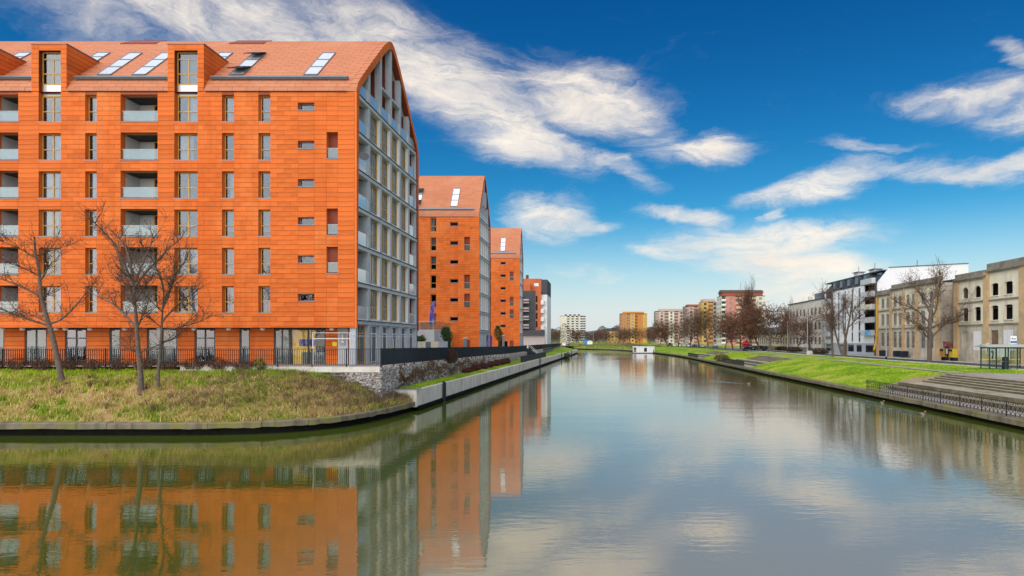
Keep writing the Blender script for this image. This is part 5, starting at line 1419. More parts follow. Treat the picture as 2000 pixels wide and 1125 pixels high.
place_tree(PR_D, 'olive brown tree with a slanting trunk before the orange and pink block', (gx(1366, 252), 252, 2.0), (1.4, 1.4, 1.5), 2.7)
place_tree(PR_D, 'olive brown tree behind the parked white cars', (gx(1347, 262), 262, 2.0), (1.2, 1.2, 1.3), 4.4)
place_tree(PR_C, 'brown round tree before the pale pink far block', (gx(1304, 285), 285, 2.0), (1.2, 1.2, 1.1), 1.9)
place_tree(PR_D, 'brown tree at the right edge of the pale pink far block', (gx(1325, 280), 280, 2.0), (1.1, 1.1, 1.15), 3.9)
place_tree(PR_P, 'tall columnar poplar before the pink tower block', (gx(1467, 270), 270, 2.0), (1.5, 1.5, 1.09), 0.0, name='poplar_tree')
place_tree(PR_P, 'pale slim poplar left of the cream house', (gx(1532, 300), 300, 2.0), (1.0, 1.0, 0.86), 1.0, name='poplar_tree')
place_tree(PR_P, 'small distant poplar behind the cream house', (gx(1557, 320), 320, 2.0), (1.0, 1.0, 0.85), 2.0, name='poplar_tree')
far = [(1268, 470, 'C', 'brown tree just right of the orange tower block'), (1250, 440, 'D', 'bare tree before the right half of the orange tower block'), (1232, 450, 'D', 'bare tree before the middle of the orange tower block'), (1218, 460, 'D', 'bare tree before the left edge of the orange tower block'), (1207, 480, 'C', 'dark tree left of the orange tower block'),
       (1290, 400, 'C', 'dark tree before the left edge of the pale pink far block'), (1131, 520, 'C', 'dark round bush tree at the right foot of the white tower block'), (1088, 560, 'D', 'bare tree left of the white tower block'), (1076, 520, 'D', 'bare tree next to the dark grey apartment house'), (1160, 640, 'C', 'dark tree in the wood right of the white tower block'), (1178, 620, 'C', 'dark tree in the wood before the yellow low houses'), (1192, 600, 'D', 'thin tree before the yellow low houses')]
for k, (p, d, t, lb) in enumerate(far):
    place_tree(PR_C if t == 'C' else PR_D, lb, (gx(p, d), d, 2.0), (1.25, 1.25, 1.1), k * 1.3, 'trees far up the canal')
# far-off wood that reads as one mass
def wood_place(n):
    x = rng.uniform(-110, 130, n); y = rng.uniform(660, 760, n); h = 15 + 4 * np.sin(x * 0.11) + 3 * np.sin(x * 0.31 + 1)
    return np.stack([x, y, 2 + h * rng.uniform(0, 1, n) ** 0.7], 1)
WOODMAT = M('bare far wood', (0.15, 0.10, 0.09), 0.95, 0.3, 0.05, 0, island=0.5)
o = obj('far_wood', scatter_leaves(22000, wood_place, (0.35, 0.9), 'far_wood', WOODMAT)); o['kind'] = 'stuff'; tag(o, 'brown bare wood between the far tower blocks', 'wood')
def bank_place(n):
    t = rng.uniform(0, 1, n); i = (t * (len(QR) - 1)).astype(int)
    sel = [q for q, p in enumerate(QR) if p.y > 275]; i = np.array(sel)[(t * (len(sel) - 1)).astype(int)]
    off = rng.uniform(0.5, 14, n)
    x = np.array([QR[q].x + NR[q].x * f for q, f in zip(i, off)]) + rng.normal(0, 2, n); y = np.array([QR[q].y + NR[q].y * f for q, f in zip(i, off)])
    return np.stack([x, y, 0.7 + np.minimum(off * 0.25, 1.5) + rng.uniform(0, 1, n) ** 2 * (1.6 + 1.2 * np.sin(x * 0.2))], 1)
o = obj('far_scrub', scatter_leaves(16000, bank_place, (0.12, 0.3), 'far_scrub', M('far dry scrub', (0.24, 0.16, 0.10), 0.95, 0.3, 0.1, 0, island=0.5))); o['kind'] = 'stuff'; tag(o, 'dry brown scrub on the bank at the canal bend', 'scrub')
# distant hills
hb = MB(); n = 120
H_ = [(x, 18 + 14 * math.sin(x * 0.0021 + 0.6) + 6 * math.sin(x * 0.011) + 3 * math.sin(x * 0.037)) for x in np.linspace(-2600, 2600, n)]
rows = [[(x, 1700, 0) for x, h in H_], [(x, 1800, h * 0.75 + 4) for x, h in H_], [(x, 1950, h + 12) for x, h in H_], [(x, 2400, 0) for x, h in H_]]
structure('hills', loft(rows), M('wooded far hill', (0.10, 0.11, 0.10), 0.95, 0.3, 0.02, 0.5), True)
# ------------------------------------------------------------------ right bank: railings, steps, street
IRON = M('black wrought iron', (0.018, 0.018, 0.020), 0.5, 0.2, 4.0, 0.05, 0.5)
def qx(y): return float(np.interp(y, [p.y for p in QR if p.y < 200], [p.x for p in QR if p.y < 200]))
_dg = {}
def iron_railing(label, y0, y1, step, h, detail):
    x0 = qx(y0) + 0.42; root = thing('iron_railing', label, 'railing', (x0, y0, 0.61), 'iron railings on the right quay')
    n = int((y1 - y0) / step); zb = 0.61
    for z in (0.10, h * 0.45, h):
        part('rail', MB().bar((qx(y0) + 0.42, y0, zb + z), (qx(y1) + 0.42, y1, zb + z), 0.035, 0.03), IRON, root)
    pick = box_mesh('picket', 0.022, 0.022, h - 0.02, IRON)
    for k in range(n + 1):
        y = y0 + k * (y1 - y0) / n; x = qx(y) + 0.42
        if k % 6 == 0: obj('post', box_mesh('post', 0.05, 0.05, h + 0.06, IRON), root, (x, y, zb + h / 2))
        else: obj('picket', pick, root, (x, y, zb + h / 2 + 0.01))
        if k < n and detail:
            s = (y1 - y0) / n
            key = (round(s, 3), h)
            if key not in _dg:
                _dg[key] = (MB().bar((0, 0, h * 0.47), (0, s / 2, h * 0.98), 0.02, 0.02).bar((0, s, h * 0.47), (0, s / 2, h * 0.98), 0.02, 0.02).mesh('upper_chevron', IRON),
                            MB().bar((0, 0, 0.11), (0, s / 2, h * 0.43), 0.02, 0.02).bar((0, s, 0.11), (0, s / 2, h * 0.43), 0.02, 0.02).mesh('lower_chevron', IRON))
            # chevrons open upward between pickets
            o = obj('upper_chevron', _dg[key][0], root, (x, y, zb)); o = obj('lower_chevron', _dg[key][1], root, (x, y, zb))
    return root
iron_railing('nearest black iron railing with chevrons before the wide steps', 30.0, 57.0, 0.40, 0.86, True)
iron_railing('middle black iron railing along the right quay', 106.0, 126.0, 0.22, 0.95, True)
iron_railing('farthest black iron railing along the right quay', 158.0, 176.0, 0.28, 0.95, True)

STEPMAT = M('worn step stone', (0.36, 0.32, 0.25), 0.9, 0.2, 0.8, 0.3, stain=((0.16, 0.14, 0.06), 0.7))
RISER = M('mossy riser', (0.13, 0.11, 0.055), 0.95, 0.3, 0.9, 0.3, stain=((0.22, 0.19, 0.12), 0.8))
def step_box(*a):
    mb = MB().box(*a); mb.m[5] = 1
    return mb
def steps(label, y0, y1, x0, plan):
    root = thing('wide_steps', label, 'steps', (x0, (y0 + y1) / 2, 0.62)); x, z = x0, 0.63
    part('walkway', MB().box(qx(y0) + 0.76, x0, y0, y1, 0.35, z), PAVING, root)
    for rise, run in plan:
        z += rise
        n = max(1, int((y1 - y0) / 6))
        for q in range(n):                        # each step is laid in blocks
            a, b = y0 + (y1 - y0) * q / n, y0 + (y1 - y0) * (q + 1) / n
            part('step_block', step_box(x, x + run + 0.02, a + 0.008, b - 0.008, 0.3, z + random.uniform(-0.008, 0.008)), [STEPMAT, RISER], root)
        x += run
    return root, x, z
PLAN = [(0.28, 1.1), (0.36, 2.3), (0.15, 0.55), (0.15, 0.55), (0.15, 0.55), (0.15, 0.55), (0.14, 0.9)]
sr, sx_, sz_ = steps('wide stone steps behind the nearest iron railing', 26.0, 57.6, 26.9, PLAN)
cheek = MB()
cheek.prism([(26.4, 57.62, 0.35), (37.0, 57.62, 0.35), (37.0, 57.62, 2.12), (33.0, 57.62, 2.12), (31.0, 57.62, 1.72), (29.5, 57.62, 1.66), (27.6, 57.62, 1.05), (26.4, 57.62, 0.78)], (0, 0.42, 0))
part('cheek_wall', cheek, M('brown cheek wall stone', (0.33, 0.25, 0.17), 0.9, 0.2, 0.8, 0.3, stain=((0.17, 0.15, 0.09), 0.6)), sr)
steps('stone steps behind the middle iron railing', 104.0, 127.0, 27.2, PLAN); steps('stone steps behind the farthest iron railing', 157.0, 178.0, 27.4, PLAN)
structure('plaza', MB().box(sx_ + 0.01, 41.5, 20, 57.6, 1.2, 2.03), PAVING)
def ribbon(name, pts, w, z, mat):
    P = arc_resample([Vector(p) for p in pts], 4.0); N = normals2d(P)
    mb = loft([[(p.x + n_.x * -w / 2, p.y + n_.y * -w / 2, z) for p, n_ in zip(P, N)], [(p.x + n_.x * w / 2, p.y + n_.y * w / 2, z) for p, n_ in zip(P, N)]])
    return structure(name, mb, mat)
ribbon('footpath', smooth_line([(34.5, 57.0), (34.8, 64), (36, 80), (37.5, 99), (38.5, 120), (39.5, 160), (40, 200)], 2), 1.5, 2.035, PAVING)
ribbon('road', [(48.0, 15), (48.0, 150), (48.2, 240), (52, 330), (60, 420)], 6.0, 2.045, ASPHALT)
ribbon('pavement', [(53.1, 15), (53.1, 260)], 3.2, 2.06, PAVING)
structure('kerb', MB().box(51.05, 51.2, 15, 260, 1.9, 2.15), CONCRETE)
structure('kerb', MB().box(44.85, 45.0, 15, 260, 1.9, 2.12), CONCRETE)
structure('car_park', MB().box(40.5, 46.4, 175, 300, 1.9, 2.03), ASPHALT)

# ------------------------------------------------------------------ right-hand buildings on the street line
XS = 55.0                                # facade plane, facing the canal (-X)
def yy(p): return XS * 1200.0 / (p - 1171.0)
STUCCO = M('stained cream stucco', (0.82, 0.74, 0.58), 0.9, 0.10, 0.5, 0.25, stain=((0.72, 0.63, 0.48), 0.35), streak=((0.52, 0.46, 0.36), 0.9))
STUCCO_LOW = M('dirty lower stucco', (0.60, 0.53, 0.42), 0.9, 0.16, 0.6, 0.25, stain=((0.40, 0.34, 0.27), 0.45), streak=((0.36, 0.31, 0.24), 1.2))
PILASTER = M('ochre brick pilaster', (0.62, 0.42, 0.22), 0.9, 0.15, 0.8, 0.2, stain=((0.46, 0.34, 0.21), 0.5))
CORNICE = M('grey brown cornice', (0.27, 0.24, 0.19), 0.9, 0.2, 0.7, 0.3, stain=((0.16, 0.14, 0.11), 0.6))
BRICKFILL = M('rough brick infill', (0.20, 0.13, 0.08), 0.95, 0.3, 2.0, 0.5)
def facade_x(mb, x, y0, y1, z0, z1, openings, depth, m=0, mr=0):
    """wall in the plane x facing -X with openings (y0, y1, z0, z1)"""
    t = MB(); wall_with_holes(t, y0, y1, z0, z1, 0.0, openings, depth)
    n = len(mb.v)
    mb.v.extend((x + d, s, z) for s, d, z in t.v); mb.f.extend(tuple(n + i for i in reversed(f)) for f in t.f); mb.m.extend(m if q == 0 else mr for q in t.m)
def arch_fill(mb, x, a, b, ztop, rise, depth=0.02):
    """corner pieces that turn a square opening into an arched one"""
    n = 6; c = (a + b) / 2; r_ = (b - a) / 2
    for sgn in (-1, 1):
        pts = [(x + 0.004, c + sgn * r_, ztop), (x + 0.004, c + sgn * r_, ztop - rise)]
        for i in range(1, n + 1):
            t = math.pi / 2 * i / n
            pts.append((x + 0.004, c + sgn * r_ * math.cos(t), ztop - rise + rise * math.sin(t)))
        mb.prism(pts, (0.22, 0, 0))
Z = lambda rel: EYE.z + rel
ruin = thing('ruined_factory', 'derelict three storey cream factory with empty windows on the right', 'building', (XS, 95, 2.0))
def ruin_bay(ya, yb, ztop, rows, wins, arch, ground, x=XS, par=1.0, rec=0.30):
    """one bay between pilasters; wins = list of (y0, y1); rows = (z0, z1)"""
    ops = []
    for (w0, w1) in wins:
        for (z0, z1) in rows: ops.append((w0, w1, z0, z1))
    g_ops = [(w0, w1, ground[0], ground[1]) for (w0, w1) in wins]
    mb = MB(); zsplit = rows[-1][0] - 0.62
    facade_x(mb, x, ya, yb, zsplit, ztop - par, ops, rec)
    part('upper_wall', mb, STUCCO, ruin)
    mb = MB(); facade_x(mb, x - 0.02, ya, yb, 2.0, zsplit, g_ops, rec); part('ground_wall', mb, STUCCO_LOW, ruin)
    part('parapet', MB().box(x - 0.12, x + 0.5, ya, yb, ztop - par, ztop), CORNICE, ruin)
    part('cornice', MB().box(x - 0.45, x - 0.122, ya, yb, ztop - par + 0.02, ztop - par + 0.25), CORNICE, ruin)
    k = ya + 0.2
    den = MB()
    while k < yb - 0.2: den.box(x - 0.34, x - 0.124, k, k + 0.18, ztop - par - 0.22, ztop - par + 0.018); k += 0.42
    part('dentils', den, CORNICE, ruin, kind='stuff')
    for z in (zsplit, rows[-1][1] + (rows[0][0] - rows[-1][1]) * 0.55 if len(rows) > 1 else None):
        if z: part('string_course', MB().box(x - 0.16, x - 0.022, ya, yb, z - 0.12, z + 0.12), CORNICE, ruin)
    for i, (w0, w1) in enumerate(wins):
        for r, (z0, z1) in enumerate(rows):
            if arch and r == 0:
                am = MB(); arch_fill(am, x, w0, w1, z1, (w1 - w0) / 2); part('arch', am, STUCCO, ruin)
            else:
                am = MB(); arch_fill(am, x, w0, w1, z1, 0.22); part('arch', am, STUCCO, ruin)
            part('window_sill', MB().box(x - 0.14, x - 0.003, w0 - 0.12, w1 + 0.12, z0 - 0.14, z0 - 0.004), STUCCO, ruin)
    return g_ops
# dark hollow inside
hol = MB()
hol.box(XS + 2.0, XS + 2.1, 79, 122, 2, 15); part('inner_wall', hol, ROOM, ruin)
part('inner_floor', MB().box(XS + 0.46, XS + 2.0, 79, 94.9, 9.6, 9.8), ROOM, ruin); part('inner_floor', MB().box(XS + 0.46, XS + 2.0, 79, 94.9, 6.3, 6.5), ROOM, ruin)
part('inner_roof', MB().box(XS + 0.3, XS + 16, 72, 94.9, 14.55, 14.7), CORNICE, ruin); part('inner_roof', MB().box(XS + 0.3, XS + 16, 99.4, 121.7, 14.2, 14.35), CORNICE, ruin)
RW = [(Z(6.2), Z(7.9)), (Z(2.8), Z(4.8))]
g1 = ruin_bay(87.1, 94.9, Z(10.0), RW, [(88.6, 90.2), (91.6, 93.2)], True, (Z(-1.4), Z(1.25)))
g2 = ruin_bay(79.6, 87.1, Z(10.75), RW, [(81.75, 83.45), (84.7, 86.35)], False, (Z(-1.4), Z(1.35)), par=1.15)
g3 = ruin_bay(70.0, 79.6, Z(10.75), RW, [(71.5, 72.9), (74, 75.4), (76.8, 78.2)], False, (Z(-1.4), Z(1.35)), par=1.15)
for y, zt in ((79.75, 10.9), (87.2, 10.9), (94.55, 10.1)):
    part('pilaster', MB().box(XS - 0.24, XS - 0.023, y - 0.55, y + 0.55, 2.0, Z(zt - 1.3)), PILASTER, ruin)
# boarded and bricked ground-floor openings
for (a, b, z0, z1), mt, nm in ((g2[0], WHITEPAINT, 'white_board'), (g1[0], WHITEPAINT, 'white_board'), (g2[1], BRICKFILL, 'brick_infill'), (g1[1], STUCCO_LOW, 'plaster_infill')):
    dx = -0.06 if nm == 'white_board' else 0.15
    part(nm, MB().box(XS + dx, XS + dx + 0.03, a - (0.12 if dx < 0 else 0), b + (0.12 if dx < 0 else 0), z0 - (0.1 if dx < 0 else 0), z1 + (0.02 if dx < 0 else 0)), mt, ruin)
# light inner shutters left in the upper openings
for w0, w1 in [(88.6, 90.2), (91.6, 93.2), (81.75, 83.45), (84.7, 86.35)]:
    for z0, z1 in RW:
        part('architrave', MB().box(XS - 0.05, XS - 0.003, w0 - 0.18, w0 - 0.02, z0 - 0.003, z1 - 0.1).box(XS - 0.05, XS - 0.003, w1 + 0.02, w1 + 0.18, z0 - 0.003, z1 - 0.1), M('pale window surround', (0.74, 0.67, 0.54), 0.9, 0.1, 1.0, 0.2) if (w0 == 88.6 and z0 == RW[0][0]) else bpy.data.materials['pale window surround'], ruin)
# left wing
LW = [(Z(6.1), Z(8.1)), (Z(2.75), Z(5.0))]
ruin_bay(115.6, 121.75, Z(9.6), LW, [(116.6, 117.9), (118.6, 120.0)], True, (Z(-1.2), Z(1.4)), par=0.9, rec=0.14)
ruin_bay(110.9, 115.6, Z(10.3), LW, [(111.7, 113.0), (113.7, 115.05)], False, (Z(-1.4), Z(1.5)), par=0.9, rec=0.14)
ruin_bay(106.3, 110.9, Z(10.3), LW, [(107.0, 108.25), (109.0, 110.2)], False, (Z(-1.4), Z(1.5)), par=0.9, rec=0.14)
ruin_bay(99.4, 106.3, Z(10.3), LW, [(101.2, 102.4), (103.8, 105.1)], True, (Z(-1.4), Z(1.3)), par=0.9, rec=0.14)
for y in (115.8, 111.0, 106.4, 99.9, 121.3):
    part('pilaster', MB().box(XS - 0.24, XS - 0.023, y - 0.42, y + 0.42, 2.0, Z(8.9)), PILASTER, ruin)
GREYPANE = glass('dusty old glass', tint=(0.3, 0.3, 0.3), refl=0.08, edge=0.35, body=0.6, body_col=(0.22, 0.20, 0.18))
for w0, w1 in [(116.6, 117.9), (118.6, 120.0), (111.7, 113.0), (113.7, 115.05), (107.0, 108.25), (109.0, 110.2), (101.2, 102.4), (103.8, 105.1)]:
    for r, (z0, z1) in enumerate(LW + [(Z(-1.4), Z(1.4))]):
        fr = MB(); c = (w0 + w1) / 2
        for q in (w0 + 0.04, c, w1 - 0.04): fr.box(XS + 0.08, XS + 0.14, q - 0.04, q + 0.04, z0, z1)
        for q in (z0 + 0.04, z0 + (z1 - z0) * 0.62, z1 - 0.04): fr.box(XS + 0.083, XS + 0.137, w0 + 0.08, w1 - 0.08, q - 0.04, q + 0.04)
        w = part('window', fr, CORNICE, ruin); part('pane', MB().box(XS + 0.105, XS + 0.115, w0, w1, z0, z1), GREYPANE, w)
# recess with the red gate
part('recess_wall', MB().box(XS + 3.0, XS + 3.2, 94.9, 99.4, 2.0, Z(8.0)), STUCCO_LOW, ruin)
part('recess_side', MB().box(XS, XS + 3.0, 99.1, 99.4, 2.0, Z(9.3)), STUCCO_LOW, ruin)
part('recess_side', MB().box(XS, XS + 3.0, 94.9, 95.1, 2.0, Z(9.0)), STUCCO, ruin)
for z0, z1 in ((Z(5.4), Z(7.0)), (Z(2.0), Z(4.2)), (Z(-0.6), Z(0.8))): part('dark_window', MB().box(XS + 2.94, XS + 2.99, 96.4, 97.6, z0, z1), ROOM, ruin)
RED = M('rusty red gate paint', (0.24, 0.045, 0.03), 0.7, 0.2, 1.5, 0.15, stain=((0.45, 0.32, 0.28), 1.2))
gate = thing('red_gate', 'rusty red double gate in the recess of the ruined factory', 'gate', (XS + 0.4, 97, 2.0))
for a, b in ((95.2, 97.0), (97.03, 99.0)): part('leaf', MB().box(XS + 0.4, XS + 0.46, a, b, 2.05, 4.75), RED, gate)
part('lintel', MB().box(XS + 0.35, XS + 0.5, 95.1, 99.1, 4.76, 4.95), RED, gate)
yp = thing('yellow_drainpipe', 'yellow rubble chute hanging down the left end of the ruined factory', 'chute', (XS - 0.4, 121, 3.0))
part('pipe', MB().tube([(XS - 0.3, 121.3, Z(8.2)), (XS - 0.35, 121.2, 6.5), (XS - 0.8, 120.6, 4.6), (XS - 1.6, 119.6, 3.2)], [0.17, 0.17, 0.18, 0.2], 8), M('yellow chute', (0.62, 0.38, 0.04), 0.5, 0.1), yp)

# white apartment house
wh = thing('white_apartment_house', 'white apartment house with dark mansard roof next to the ruin', 'building', (XS, 136, 2.0))
ya, yb = 121.9, 150.2; zm = Z(11.35); zt = Z(13.7)
cols_p = [(1624, 1627.5), (1636.5, 1639.5), (1649, 1652), (1663, 1666), (1676.5, 1680.5)]
strips = [(yy(b), yy(a)) for a, b in cols_p]
wops = [(a, b, Z(-0.6), zm - 0.4) for a, b in strips] + [(yy(1711), yy(1688.5), Z(0.9), zm), (145.5, 149.4, Z(0.2), zm)]
mb = MB(); facade_x(mb, XS, ya, yb, Z(-0.7), zm, wops, 0.12); part('wall', mb, M('white house render', (0.86, 0.86, 0.86), 0.8, 0.03, 0.5, 0.05), wh)
part('plinth', MB().box(XS + 0.05, XS + 1.5, ya, yb, 2.0, Z(-0.72)), GREYCLAD, wh)
for a, b in ((123, 127), (129, 131.5), (133, 136), (138, 141), (146, 149)):
    part('plinth_window', MB().box(XS + 0.02, XS + 0.045, a, b, 2.7, Z(-1.0)), PANE_FAR, wh)
part('core', MB().box(XS + 1.9, XS + 16, ya + 0.1, yb - 0.1, 2.0, zm + 0.5), ROOM, wh)
for a, b in strips:
    for k in range(5):
        z0 = Z(-0.6) + k * 2.35; part('window', MB().box(XS + 0.06, XS + 0.14, a, b, z0 + 0.35, z0 + 2.2), PANE_FAR, wh); part('spandrel', MB().box(XS + 0.04, XS + 0.15, a, b, z0 - 0.14, z0 + 0.33), GREYCLAD, wh)
for a, b in ((yy(1711), yy(1688.5)), (145.5, 149.4)):
    for k in range(5):
        z0 = Z(0.9) + k * 2.6
        if z0 > zm - 0.6 and a > 130: continue
        if z0 > zm + 0.2: continue
        bl = part('balcony', MB().box(XS - 0.9, XS + 1.5, a + 0.05, b - 0.05, z0, z0 + 0.16), GREYLIGHT, wh)
        part('balustrade', MB().box(XS - 0.88, XS - 0.84, a + 0.05, b - 0.05, z0 + 0.16, z0 + 1.1), GREYLIGHT if k not in (2,) else STUCCO, bl)
        part('side_panel', MB().box(XS - 0.84, XS - 0.1, a + 0.05, a + 0.09, z0 + 0.16, z0 + 1.1), GREYLIGHT, bl)
        part('balcony_door', MB().box(XS + 1.42, XS + 1.5, a + 0.5, (a + b) / 2, z0 + 0.16, z0 + 2.2), PANE_FAR, bl)
part('banner', MB().box(XS - 0.95, XS - 0.90, yy(1711) + 0.4, yy(1711) + 3.0, Z(1.0), Z(2.0)), M('light blue banner', (0.10, 0.38, 0.70), 0.6, 0.1, 1.0, 0, stain=((0.7, 0.8, 0.85), 1.5)), wh)
part('corner_pier', MB().box(XS - 0.15, XS - 0.003, ya, ya + 0.8, 2.0, zm), FRAMEGREY, wh)
MANS = M('dark standing seam roof', (0.075, 0.085, 0.105), 0.5, 0.15, 1.5, 0.05, 0.5, metal=0.2)
ms = MB(); ms.prism([(XS - 0.05, ya, zm), (XS + 2.0, ya, zt), (XS + 6, ya, zt + 0.5), (XS + 6, ya, zm)], (0, yb - ya, 0)); part('mansard_roof', ms, MANS, wh)
part('roof_edge', MB().box(XS + 0.9, XS + 6, ya - 0.2, yb + 2.0, zt + 0.02, zt + 0.25), MANS, wh)
for q in range(26):
    y = ya + 0.6 + q * 1.1; part('seam', MB().bar((XS - 0.10, y, zm), (XS + 1.95, y, zt), 0.05, 0.06), MANS, wh)
for y in (127.5, 131.8, 136.0, 140.2, 144.2):
    dq = part('dormer', MB().box(XS + 0.15, XS + 2.0, y - 0.9, y + 0.9, zm + 0.5, zm + 2.15), MANS, wh); part('pane', MB().box(XS + 0.12, XS + 0.148, y - 0.75, y + 0.75, zm + 0.65, zm + 2.0), PANE_FAR, dq)
pg = MB(); pg.prism([(XS + 0.02, ya, 2.0), (XS + 0.02, ya, zm), (XS + 2.3, ya, Z(14.3)), (XS + 18.0, ya, Z(15.1)), (XS + 18.0, ya, 2.0)], (0, -0.3, 0)); part('party_wall', pg, M('clean white render', (0.82, 0.82, 0.83), 0.8, 0.03, 0.3, 0.05), wh)
part('roof_line', MB().bar((XS + 2.3, ya - 0.2, Z(14.38)), (XS + 18, ya - 0.2, Z(15.18)), 0.5, 0.12), MANS, wh)
part('rear_wing', MB().box(XS + 18, XS + 22, ya, ya + 10, 2.0, Z(13.4)), WHITEPAINT, wh)
for x, y, h in ((XS + 2.6, 137, 1.2), (XS + 2.4, 128.5, 0.9), (XS + 9, 124, 1.0)):
    c = part('chimney', MB().box(x, x + 1.4, y, y + 2.2, zt + 0.2, zt + 0.2 + h), GREYLIGHT, wh); part('chimney_cap', MB().box(x - 0.3, x + 1.7, y - 0.3, y + 2.5, zt + 0.2 + h, zt + 0.32 + h), MANS, c); part('mast', MB().box(x + 0.6, x + 0.68, y + 1, y + 1.08, zt + 0.3 + h, zt + 1.6 + h), MANS, c)

# cream house and low yellow house
def simple_house(name, label, ya, yb, ztop, wall, rows, n, ww, extra=None):
    root = thing(name, label, 'building', (XS, (ya + yb) / 2, 2.0)); ops = []
    s = (yb - ya) / n
    for k in range(n):
        for z0, z1 in rows: ops.append((ya + s * (k + 0.5) - ww / 2, ya + s * (k + 0.5) + ww / 2, z0, z1))
    mb = MB(); facade_x(mb, XS, ya, yb, 2.0, ztop, ops, 0.10); mb.poly([(XS, ya, 2.0), (XS + 14, ya, 2.0), (XS + 14, ya, ztop), (XS, ya, ztop)]); mb.poly([(XS, yb, 2.0), (XS, yb, ztop), (XS + 14, yb, ztop), (XS + 14, yb, 2.0)])
    part('wall', mb, wall, root)
    part('roof', MB().box(XS - 0.3, XS + 14, ya - 0.2, yb + 0.2, ztop + 0.003, ztop + 0.25), MANS, root)
    for a, b, z0, z1 in ops:
        fr = MB(); fr.box(XS + 0.05, XS + 0.1, a, a + 0.07, z0, z1).box(XS + 0.05, XS + 0.1, b - 0.07, b, z0, z1).box(XS + 0.05, XS + 0.1, a + 0.07, b - 0.07, z1 - 0.07, z1).box(XS + 0.05, XS + 0.1, a + 0.07, b - 0.07, z0, z0 + 0.07).box(XS + 0.055, XS + 0.095, (a + b) / 2 - 0.03, (a + b) / 2 + 0.03, z0 + 0.07, z1 - 0.07)
        w = part('window', fr, WHITEPAINT, root); part('pane', MB().box(XS + 0.07, XS + 0.085, a, b, z0, z1), PANE_FAR, w)
    return root
CREAM = M('cream house plaster', (0.74, 0.69, 0.58), 0.9, 0.08, 0.4, 0.1, stain=((0.62, 0.56, 0.46), 0.3), streak=((0.58, 0.52, 0.42), 1.0))
ch = simple_house('cream_house', 'plain cream three storey house left of the white apartment house', 152.2, 178.4, Z(10.1), CREAM, [(Z(6.4), Z(8.3)), (Z(2.6), Z(4.6)), (Z(-1.2), Z(0.8))], 9, 1.6)
part('roof_box', MB().box(XS + 1.0, XS + 8, 152.5, 160.0, Z(10.36), Z(12.0)), ZINC, ch); part('chimney', MB().box(XS + 1, XS + 2, 164, 165, Z(10.36), Z(11.6)), CREAM, ch)
simple_house('low_yellow_house', 'low pale yellow house behind the russet trees', 180.0, 214.0, Z(1.9), M('pale yellow plaster', (0.66, 0.58, 0.34), 0.9, 0.06, 0.4, 0.1), [(Z(-1.4), Z(0.7))], 13, 1.3)

# ------------------------------------------------------------------ tower blocks up the canal
def tower(name, label, x0, x1, y, depth, ztop, floors, cols, side_mat, roof_mat, base=2.0, side_left=None):
    """cols = list of (width share, wall material, kind): kind w = windows, l = loggia stack, b = balcony stack, n = blank"""
    root = thing(name, label, 'building', ((x0 + x1) / 2, y, base))
    part('core', MB().box(x0 + 0.02, x1 - 0.02, y + 0.6, y + depth, base, ztop - 0.3), side_mat, root)
    tot = sum(c[0] for c in cols); x = x0; fh = (ztop - base - 1.0) / floors
    for k, (w, mt, kind) in enumerate(cols):
        a, b = x, x + (x1 - x0) * w / tot; x = b
        proud = {'w': 0.0, 'l': 1.0, 'b': 0.3, 'n': 0.0}[kind]
        part('wall_strip', MB().box(a, b - 0.01, y + proud, y + proud + 0.55, base, ztop - (0.0 if kind == 'w' else 0.4)), mt if kind != 'l' else TERRA_DARK if mt is None else mt, root)
        for f in range(floors):
            z = base + 1.0 + f * fh
            if kind == 'w':
                n = max(1, int((b - a) / 3.2)); s = (b - a) / n
                for q in range(n):
                    c = a + s * (q + 0.5); w_ = min(1.7, s * 0.5)
                    obj('window', box_mesh('window', w_, 0.12, fh * 0.5, PANE_FAR), root, (c, y + proud + 0.0, z + fh * 0.52)); 
            elif kind in 'lb':
                part_me = box_mesh('balcony_front', (b - a) - 0.1, 0.14, fh * 0.38, mt if kind == 'l' else WHITEPAINT)
                obj('balcony_front', part_me, root, ((a + b) / 2, y + (0.12 if kind == 'l' else -0.6), z + fh * 0.2))
                obj('dark_opening', box_mesh('dark_opening', (b - a) * 0.8, 0.1, fh * 0.52, ROOM), root, ((a + b) / 2, y + proud - 0.03, z + fh * 0.58))
                if kind == 'b': obj('balcony_floor', box_mesh('balcony_floor', (b - a) - 0.1, 0.9, 0.15, GREYLIGHT), root, ((a + b) / 2, y - 0.15, z))
    part('parapet', MB().box(x0 - 0.1, x1 + 0.1, y - 0.1, y + depth + 0.1, ztop, ztop + 0.35), roof_mat, root)
    if side_left:
        sm = part('side_wall', MB().box(x0 - 0.12, x0 + 0.015, y, y + depth, base, ztop - 0.05), side_left, root)
        for f in range(floors):
            for q in range(3): obj('window', box_mesh('side_pane', 0.12, 1.6, fh * 0.5, PANE_FAR), root, (x0 - 0.12, y + depth * (q + 0.5) / 3, base + 1 + (f + 0.5) * fh))
    return root
def P_(name, c, **k): return M(name, c, 0.9, 0.06, 0.15, 0.05, **k)
PINK = P_('pink render', (0.58, 0.24, 0.20)); PALEPINK = P_('pale pink render', (0.56, 0.42, 0.37)); ORANGE = P_('orange render', (0.55, 0.23, 0.06)); YEL = P_('yellow render', (0.62, 0.38, 0.12)); CREAMR = P_('cream render', (0.66, 0.60, 0.48)); BRICKR = P_('brick red render', (0.40, 0.10, 0.05)); WHITER = P_('off white render', (0.68, 0.63, 0.53)); GREYR = P_('grey mauve render', (0.33, 0.28, 0.29))
ROOFD = M('dark attic tile', (0.10, 0.07, 0.06), 0.8, 0.2, 0.5, 0.1)
def tw(px0, px1, d): return gx(px0, d), gx(px1, d)
x0, x1 = tw(1409, 1494, 365)
